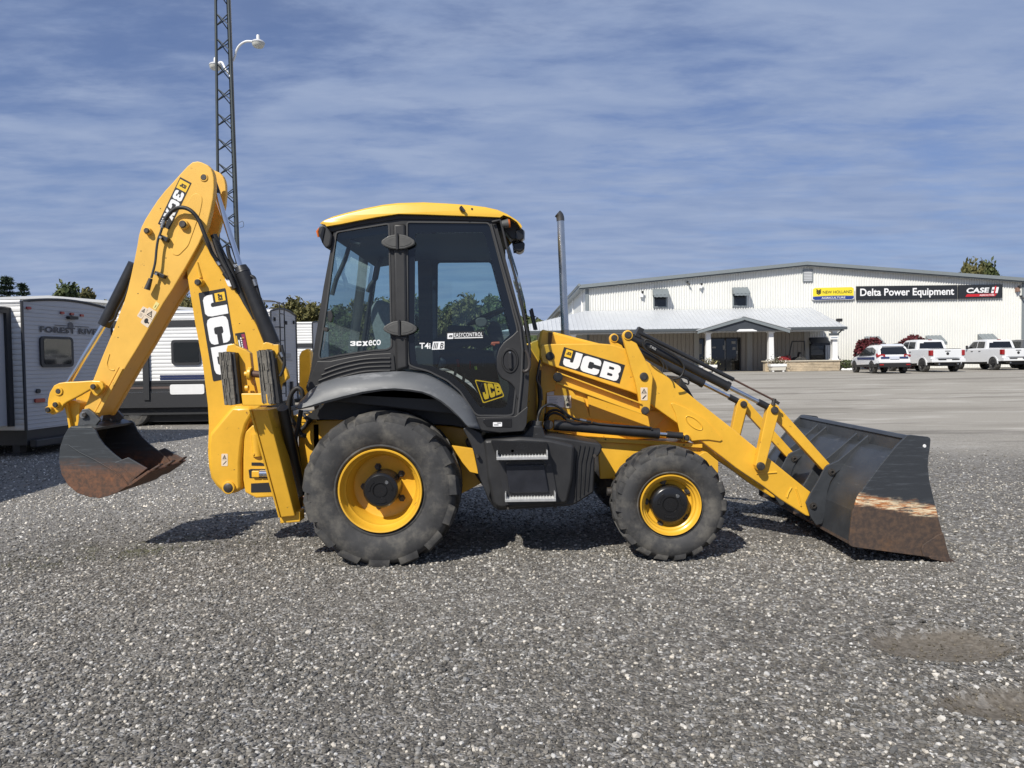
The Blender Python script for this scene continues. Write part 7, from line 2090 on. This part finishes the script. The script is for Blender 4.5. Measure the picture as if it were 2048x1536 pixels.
def pickup(loc, rz, label, paint):
    """rear bumper at y = 0, nose towards +y, width 2.06"""
    Rt = empty('pickup_truck', loc, rz, label, 'pickup truck', None)
    P = lambda mb, nm, mat, par=None, **k: mb.build(nm, mat, par or Rt, local=True, **k)
    hw = 1.00
    body = MB()
    loft(body, [sec(y, zl, zh, w0, w1, .05) for y, zl, zh, w0, w1 in ((.12, .60, 1.36, hw * .97, hw * .98), (.6, .56, 1.38, hw, hw), (2.0, .52, 1.38, hw, hw), (3.9, .50, 1.36, hw, hw), (4.3, .50, 1.33, hw, .97), (5.5, .52, 1.22, hw * .98, .90), (5.85, .55, 1.12, hw * .9, .80))])
    Bd = P(body, 'body', paint, smooth=40)
    P(MB().box((-.86, .20, 1.375), (.86, 1.72, 1.392)), 'bed_cover', TRIMB, Bd)
    cab = MB()
    loft(cab, [[(-.93, 1.78, 1.36), (.93, 1.78, 1.36), (.80, 1.90, 1.86), (.70, 1.95, 1.93), (-.70, 1.95, 1.93), (-.80, 1.90, 1.86)],
               [(-.93, 2.6, 1.36), (.93, 2.6, 1.36), (.79, 2.6, 1.92), (.70, 2.6, 1.975), (-.70, 2.6, 1.975), (-.79, 2.6, 1.92)],
               [(-.93, 3.4, 1.36), (.93, 3.4, 1.36), (.78, 3.3, 1.90), (.68, 3.25, 1.95), (-.68, 3.25, 1.95), (-.78, 3.3, 1.90)],
               [(-.93, 4.15, 1.30), (.93, 4.15, 1.30), (.93, 4.14, 1.31), (.85, 4.13, 1.32), (-.85, 4.13, 1.32), (-.93, 4.14, 1.31)]])
    Cb = P(cab, 'cab', paint, smooth=30)
    P(MB().hexa([(-.74, 1.775, 1.43), (.74, 1.775, 1.43), (.66, 1.895, 1.82), (-.66, 1.895, 1.82)], [(-.74, 1.80, 1.43), (.74, 1.80, 1.43), (.66, 1.92, 1.82), (-.66, 1.92, 1.82)]), 'rear_window', CGLASS, Cb)
    for s_ in (-1, 1):
        for q in ([(.925, 1.98, 1.42), (.925, 2.72, 1.42), (.815, 2.72, 1.84), (.825, 2.05, 1.82)], [(.925, 2.80, 1.42), (.925, 3.75, 1.40), (.80, 3.30, 1.83), (.815, 2.80, 1.84)]):
            a = [(s_ * x, y, z) for x, y, z in q]
            P(MB().hexa(a, [(x + s_ * .012, y, z + .004) for x, y, z in a]), 'side_window', CGLASS, Cb)
        P(MB().box((s_ * 1.0 - .12, 3.55, 1.36), (s_ * 1.0 + .12 + s_ * .12, 3.66, 1.60)), 'mirror', TRIMB, Cb, bevel=.03)
        for y in (2.25, 3.05): P(MB().box((s_ * 1.0 - .03, y, 1.19), (s_ * 1.0 + .03, y + .18, 1.23)), 'door_handle', TRIMB, Bd)
        P(MB().box((s_ * .93 - .09, .06, .98), (s_ * .93 + .075, .32, 1.30)), 'tail_lamp', REDLENS, Bd, bevel=.02)
        for y in (.98, 4.75):
            arch = MB(); n = 16
            for k in range(n):
                a0, a1 = math.pi * k / n, math.pi * (k + 1) / n
                f_ = lambda a, r: (s_ * 1.005, y + r * math.cos(a), .42 + r * math.sin(a))
                arch.hexa([f_(a0, .44), f_(a1, .44), f_(a1, .52), f_(a0, .52)], [(s_ * 1.035, p[1], p[2]) for p in (f_(a0, .44), f_(a1, .44), f_(a1, .52), f_(a0, .52))])
            P(arch, 'wheel_arch', paint, Bd)
            dk = MB(); pts = [(y + .44 * math.cos(a), .42 + .44 * math.sin(a)) for a in [math.pi * k / 14 for k in range(15)]]
            dk.hexa([(s_ * 1.022, p, q_) for p, q_ in pts], [(s_ * .6, p, q_) for p, q_ in pts]); P(dk, 'wheel_well', TRIMB, Bd)
            car_wheel(Rt, s_ * 1.03, y, .41, .28, s_)
    TG = P(MB().box((-.80, .085, .84), (.80, .125, 1.33)), 'tailgate', paint, bevel=.02)
    P(MB().latheY([(0, .06), (.07, .065), (.09, .085)], (0, 1.09), 16), 'badge', TRIMB, TG)
    P(MB().box((-.16, .075, 1.22), (.16, .09, 1.26)), 'tailgate_handle', TRIMB, TG)
    BM = P(MB().box((-1.0, -.06, .58), (1.0, .16, .74)).box((-1.0, -.03, .74), (-.62, .16, .80)).box((.62, -.03, .74), (1.0, .16, .80)), 'bumper', paint, bevel=.03)
    P(MB().box((-.62, -.065, .70), (.62, .12, .80)), 'bumper_step', TRIMB, BM, bevel=.01)
    P(MB().box((-.16, -.075, .60), (.16, -.062, .76)), 'number_plate', WHITE_P, BM)
    P(MB().box((-.5, .2, .36), (.5, 5.0, .6)), 'underbody', TRIMB)
    P(MB().tube([(-.55, -.02, .48), (-.55, .5, .48)], .05, 10).tube([(.55, -.02, .48), (.55, .5, .48)], .05, 10), 'exhaust_tip', STEEL, smooth=50)
    P(MB().box((-.1, 1.93, 1.93), (.1, 2.0, 1.965)), 'brake_lamp', REDLENS, Cb)
    return Rt
def gl(x, y): return (x, y, gz(x, y))
p1x = W(1897, 740, 43.8).x; p2x = W(2043, 735, 46).x
pickup(gl(p1x, 43.8), 0, 'white crew-cab pickup beside the SUV, in front of the red shrubs', CARW)
pickup(gl(p2x, 46.2), 0, 'white crew-cab pickup at the right edge of the photo', CARW)
pickup(gl(p2x + 3.9, 48.4), R_(4), 'dark grey pickup mostly cut off at the right edge, beyond the white ones', CARG)
# SUV
sx = W(1789, 748, 42.3).x
SV = empty('suv', gl(sx, 42.3), R_(-5), 'white SUV with dark blue stripe along its side, leftmost of the parked vehicles', 'SUV')
P = lambda mb, nm, mat, par=None, **k: mb.build(nm, mat, par or SV, local=True, **k)
mb = MB()
loft(mb, [sec(y, zl, zh, w0, w1, .08) for y, zl, zh, w0, w1 in ((.02, .55, 1.02, .84, .80), (.25, .42, 1.06, .91, .88), (1.5, .38, 1.04, .92, .91), (3.3, .38, 1.02, .92, .88), (4.1, .42, .95, .89, .80), (4.5, .5, .80, .78, .62))])
Bd = P(mb, 'body', CARW, smooth=45)
mb = MB()
loft(mb, [[(-.86, .10, 1.02), (.86, .10, 1.02), (.74, .28, 1.48), (.62, .34, 1.60), (-.62, .34, 1.60), (-.74, .28, 1.48)],
          [(-.88, 1.2, 1.0), (.88, 1.2, 1.0), (.70, 1.2, 1.58), (.60, 1.2, 1.66), (-.60, 1.2, 1.66), (-.70, 1.2, 1.58)],
          [(-.88, 2.2, 1.0), (.88, 2.2, 1.0), (.69, 2.1, 1.56), (.58, 2.1, 1.63), (-.58, 2.1, 1.63), (-.69, 2.1, 1.56)],
          [(-.86, 3.3, .98), (.86, 3.3, .98), (.84, 3.28, .99), (.74, 3.26, 1.0), (-.74, 3.26, 1.0), (-.84, 3.28, .99)]])
Cb = P(mb, 'cabin', CARW, smooth=35)
P(MB().hexa([(-.72, .10, 1.10), (.72, .10, 1.10), (.70, .22, 1.38), (.58, .28, 1.50), (-.58, .28, 1.50), (-.70, .22, 1.38)], [(-.72, .14, 1.10), (.72, .14, 1.10), (.70, .26, 1.38), (.58, .32, 1.50), (-.58, .32, 1.50), (-.70, .26, 1.38)]), 'rear_window', CGLASS, Cb)
P(MB().hexa([(-.60, .24, 1.56), (.60, .24, 1.56), (.58, .50, 1.66), (-.58, .50, 1.66)], [(-.60, .24, 1.60), (.60, .24, 1.60), (.58, .50, 1.69), (-.58, .50, 1.69)]), 'spoiler', CARW, Cb)
for s_ in (-1, 1):
    a = [(s_ * .885, .55, 1.14), (s_ * .895, 1.2, 1.06), (s_ * .90, 2.2, 1.05), (s_ * .88, 3.0, 1.04), (s_ * .73, 2.2, 1.50), (s_ * .735, 1.2, 1.52), (s_ * .79, .65, 1.36)]
    P(MB().hexa(a, [(x + s_ * .014, y, z) for x, y, z in a]), 'side_window', CGLASS, Cb)
    P(MB().hexa([(s_ * .925, .45, .80), (s_ * .94, 3.0, .82), (s_ * .94, 3.0, .94), (s_ * .925, .45, .96)], [(s_ * .945, .45, .80), (s_ * .955, 3.0, .82), (s_ * .955, 3.0, .94), (s_ * .945, .45, .96)]), 'blue_stripe', smat('navy_vinyl', (.02, .035, .12), .4), Bd)
    P(MB().hexa([(s_ * .93, .10, 1.04), (s_ * .50, -.005, .98), (s_ * .52, -.005, 1.10), (s_ * .88, .32, 1.16)], [(s_ * .95, .14, .95), (s_ * .55, -.015, .90), (s_ * .52, -.01, 1.06), (s_ * .90, .36, 1.10)]), 'tail_lamp', REDLENS, Bd)
    P(MB().box((s_ * .92 - .05, 2.85, 1.02), (s_ * .92 + s_ * .16 + .05, 2.98, 1.18)), 'mirror', TRIMB, Cb, bevel=.03)
    P(MB().tube([(s_ * .62, .6, 1.69), (s_ * .60, 1.2, 1.72), (s_ * .58, 2.1, 1.68)], .02, 6), 'roof_rail', TRIMB, Cb)
    for y in (.88, 3.55):
        pts = [(y + .40 * math.cos(a), .35 + .40 * math.sin(a)) for a in [math.pi * k / 14 for k in range(15)]]
        P(MB().hexa([(s_ * .945, p, q_) for p, q_ in pts], [(s_ * .5, p, q_) for p, q_ in pts]), 'wheel_arch', TRIMB, Bd)
        car_wheel(SV, s_ * .955, y, .355, .24, s_)
    P(MB().hexa([(s_ * .93, .05, .38), (s_ * .94, 3.9, .34), (s_ * .94, 3.9, .46), (s_ * .93, .05, .56)], [(s_ * .95, .05, .38), (s_ * .95, 3.9, .34), (s_ * .95, 3.9, .46), (s_ * .95, .05, .56)]), 'sill_cladding', TRIMB, Bd)
BMP = P(MB().hexa([(-.90, -.03, .36), (.90, -.03, .36), (.92, .3, .36), (-.92, .3, .36)], [(-.92, -.06, .60), (.92, -.06, .60), (.94, .3, .60), (-.94, .3, .60)]), 'bumper', TRIMB, Bd, bevel=.03)
P(MB().box((-.86, -.05, .605), (.86, .1, .76)), 'bumper_upper', CARW, Bd, bevel=.03)
P(MB().box((-.24, -.035, .83), (.24, .05, .98)), 'number_plate', smat('plate_blue_white', (.55, .58, .66), .5), Bd)
P(MB().box((-.74, -.02, .86), (-.28, .045, .96)).box((.28, -.02, .86), (.74, .045, .96)), 'rear_stripe', smat('navy_vinyl', (.02, .035, .12), .4), Bd)
for x in (-.72, .72): P(MB().box((x - .11, -.075, .48), (x + .11, -.05, .55)), 'reflector', REDLENS, BMP)

# ------------------------------------------------------------------ trees
BARK = smat('bark', (.075, .06, .05), .9, vary=.3, vscale=4)
def tree_proto(name, h, crown_w, crown_z0, n, size, mat, seed, clumps=22):
    r = random.Random(seed)
    tk = MB()
    tk.tube([(0, 0, 0), (r.uniform(-.1, .1), r.uniform(-.1, .1), h * .35), (r.uniform(-.2, .2), 0, h * .7)], [h * .022, h * .017, h * .007], 8)
    cs = []
    for k in range(clumps):
        t_ = (k + .5) / clumps; z = crown_z0 * h + (1 - crown_z0) * h * (t_ ** .85)
        wz = crown_w / 2 * math.sin(math.pi * (.18 + .80 * t_)) ** .8
        a = r.uniform(0, 6.28); rad = wz * r.uniform(.35, .95)
        c = Vector((rad * math.cos(a), rad * math.sin(a), min(z, h * .95)))
        cs.append((c, crown_w * r.uniform(.10, .20)))
        tk.tube([(0, 0, z * .62), (c.x * .55, c.y * .55, z * .84), tuple(c)], [h * .008, h * .005, h * .002], 5)
    def samp(r_):
        c, s_ = r_.choice(cs)
        d = Vector((r_.gauss(0, 1), r_.gauss(0, 1), r_.gauss(0, .8)))
        d.normalize(); rr_ = s_ * r_.uniform(.55, 1.12)
        return c + d * rr_, d
    lc = leaf_cloud(n, samp, size, seed)
    return tk, lc, mat
LEAFS = [leaf_mat('dark_green_leaf', (.035, .055, .020), (.085, .105, .034), (.060, .068, .020), .25),
         leaf_mat('olive_leaf', (.085, .085, .030), (.165, .150, .055), (.13, .105, .036), .22),
         leaf_mat('yellowing_leaf', (.11, .095, .022), (.20, .155, .04), (.085, .09, .028), .3)]
protos = []
def mk_tree(name, mesh_parts, loc, s, rz, label, group):
    Rt = empty(name, loc, rz, label, 'tree', group); Rt.scale = s
    for nm, me in mesh_parts:
        o = bpy.data.objects.new(nm, me); COL.objects.link(o); o.parent = Rt
    return Rt
for i, (h, cw_, z0, n, size, m_, sd, cl) in enumerate(((9, 6.0, .10, 3800, .34, LEAFS[0], 11, 26), (8, 6.5, .08, 3800, .34, LEAFS[1], 12, 28), (9.5, 5.0, .12, 3600, .32, LEAFS[1], 13, 26), (7.5, 6.0, .10, 3600, .34, LEAFS[2], 14, 24))):
    tk, lc, m_ = tree_proto('tree', h, cw_, z0, n, size, m_, sd, cl)
    a = tk.build('trunk', BARK, None, smooth=60); b = lc.build('crown', m_, None, recalc=False)
    protos.append((h, [('trunk', a.data), ('crown', b.data)]))
    bpy.data.objects.remove(a); bpy.data.objects.remove(b)
rt = random.Random(21)
# tree belt beyond the yard, seen left of and through the cab
k = 0
for row, (Y, step) in enumerate(((78, 3.4), (86, 4.2))):
    x = -42.0
    while x < 0.2:
        px_ = 1024 + x / Y * FPX
        th_px = 607 if px_ < 700 else (600 if px_ < 860 else (612 if px_ < 920 else 600))
        hgt_ = W(px_, th_px + rt.uniform(-3, 12), Y).z - .5
        ph, parts_ = protos[rt.choice((0, 0, 1, 1, 2, 3) if px_ > 660 else (1, 1, 2, 2, 3))]
        s = hgt_ / ph
        side_ = 'left of the cab' if px_ < 640 else 'behind the cab'
        mk_tree('belt_tree', parts_, (x, Y + rt.uniform(-1.5, 1.5), .5), (s * rt.uniform(.85, 1.1), s * rt.uniform(.85, 1.1), s), rt.uniform(0, 6.28),
                'leafy tree in the olive green tree belt far behind the yard, ' + side_, 'trees in the far belt ' + side_)
        x += step * rt.uniform(.75, 1.2); k += 1
def place_tree(pi, px_, ptop, Y, wide, label, zb=None):
    x = W(px_, 700, Y).x; z0 = gz(x, Y) if zb is None else zb
    h = W(px_, ptop, Y).z - z0
    ph, parts_ = protos[pi]
    return mk_tree('leafy_tree', parts_, (x, Y, z0), (h / ph * wide, h / ph * wide, h / ph), rt.uniform(0, 6.28), label, None)
place_tree(0, 140, 575, 62, .85, 'bushy green tree above the shed roof, left one of the pair beside the pines')
place_tree(2, 182, 583, 64, .75, 'smaller bushy tree above the shed roof, right one of the pair beside the pines')
place_tree(1, 385, 604, 66, .7, 'small tree top showing between dipper and boom')
place_tree(1, 1940, 534, 130, .62, 'olive tree rising above the right part of the dealership roof, left half of the clump')
place_tree(0, 1973, 530, 132, .62, 'green tree rising above the right part of the dealership roof, right half of the clump')
# pines at the left edge
PINE = leaf_mat('pine_needle', (.018, .036, .022), (.040, .062, .036))
def pine(seed, h):
    r = random.Random(seed); tk = MB(); nd_ = MB()
    tk.tube([(0, 0, 0), (0, 0, h)], [h * .02, h * .003], 8)
    z = h * .12; 
    while z < h * .985:
        t_ = z / h; L_ = h * .30 * (1 - t_) ** .85 + .12
        for q in range(6):
            a = r.uniform(0, 6.28); L2 = L_ * r.uniform(.7, 1.15)
            d = Vector((math.cos(a), math.sin(a), .10)); e = Vector((0, 0, z)) + d * L2
            tk.tube([(0, 0, z), tuple(e)], [.03, .008], 4, caps=False)
            m_ = int(24 + 60 * L2)
            for j in range(m_):
                f_ = r.uniform(.2, 1.03); p = Vector((0, 0, z)) + d * L2 * f_ + Vector((r.gauss(0, .12), r.gauss(0, .12), r.gauss(0, .06) - .05))
                dr = (d + Vector((r.gauss(0, .7), r.gauss(0, .7), r.gauss(.1, .4)))).normalized(); s_ = r.uniform(.25, .5)
                u = dr.cross(Vector((r.gauss(0, 1), r.gauss(0, 1), r.gauss(0, 1)))).normalized()
                nd_.add([p - u * .08, p + u * .08, p + dr * s_], [(0, 1, 2)])
        z += h * .045 * r.uniform(.8, 1.2)
    return tk, nd_
tk, nd_ = pine(3, 10)
a = tk.build('trunk', BARK, None, smooth=60); b = nd_.build('crown', PINE, None, recalc=False)
pp = [('trunk', a.data), ('crown', b.data)]; bpy.data.objects.remove(a); bpy.data.objects.remove(b)
for px_, pt, Y, rzz, lab in ((18, 553, 52, .3, 'dark spruce at the left edge, the taller of two standing clear above the shed'), (48, 566, 54, 2.1, 'dark spruce just right of the tallest one, above the shed roof'), (-12, 556, 55, 4.0, 'dark spruce half cut off by the left edge of the photo')):
    x = W(px_, 700, Y).x; h = W(px_, pt, Y).z - .3
    Rt = mk_tree('spruce_tree', pp, (x, Y, .3), (h / 10 * .82, h / 10 * .82, h / 10), rzz, lab, None)
# wooded rise far beyond the building's left corner
hb = MB()
n = 160; vs, fs = [], []
for i in range(n + 1):
    x = -200 + 420 * i / n
    for j, (y, hh) in enumerate(((230, 0), (240, 1), (262, .7), (300, .0))):
        top = 14.5 + 2.0 * math.sin(i * .37) + 1.2 * math.sin(i * .9)
        vs.append((x, y, .5 + top * hh))
for i in range(n):
    for j in range(3): fs.append((i * 4 + j, (i + 1) * 4 + j, (i + 1) * 4 + j + 1, i * 4 + j + 1))
r = random.Random(77)
for _ in range(24000):
    x = r.uniform(-200, 220); y = r.uniform(229, 262)
    i_ = (x + 200) / 420 * n; top = 14.5 + 2.0 * math.sin(i_ * .37) + 1.2 * math.sin(i_ * .9)
    z = .5 + top * min(1, max(0, (y - 230) / 10)) * r.uniform(.75, 1.06)
    s_ = r.uniform(.5, 1.1); d = Vector((r.gauss(0, 1), r.gauss(-1, 1), r.gauss(.6, 1))).normalized()
    u = d.cross(Vector((r.gauss(0, 1), r.gauss(0, 1), r.gauss(0, 1)))).normalized(); v = d.cross(u); p = Vector((x, y, z))
    hb.add([p - u * s_, p - v * s_ * .7, p + u * s_, p + v * s_ * .7], [(0, 1, 2, 3)])
hb.add(vs, fs)
tag(hb.build('far_woods', LEAFS[0], None, recalc=False), 'far wooded rise beyond the building', kind='stuff')

# thin weeds between the stones on the left
r = random.Random(31); mb = MB()
for _ in range(900):
    c_ = r.choice(((-3.9, 6.25, .75, .12), (-3.3, 6.55, .5, .12), (-2.75, 9.3, .5, .12), (-2.2, 8.35, .4, .10), (-4.6, 5.9, .4, .10)))
    x = c_[0] + r.gauss(0, c_[2]); y = c_[1] + .35 * (x - c_[0]) + r.gauss(0, c_[3]); z = gz(x, y)
    a = r.uniform(0, 6.28); h = r.uniform(.012, .045); w_ = r.uniform(.002, .004); lx, ly = r.gauss(0, .02), r.gauss(0, .02)
    mb.add([(x - w_ * math.cos(a), y - w_ * math.sin(a), z), (x + w_ * math.cos(a), y + w_ * math.sin(a), z), (x + lx, y + ly, z + h)], [(0, 1, 2)])
tag(mb.build('weeds', leaf_mat('weed_leaf', (.05, .06, .015), (.11, .10, .04)), None, recalc=False), 'thin weeds growing between the stones', kind='stuff')
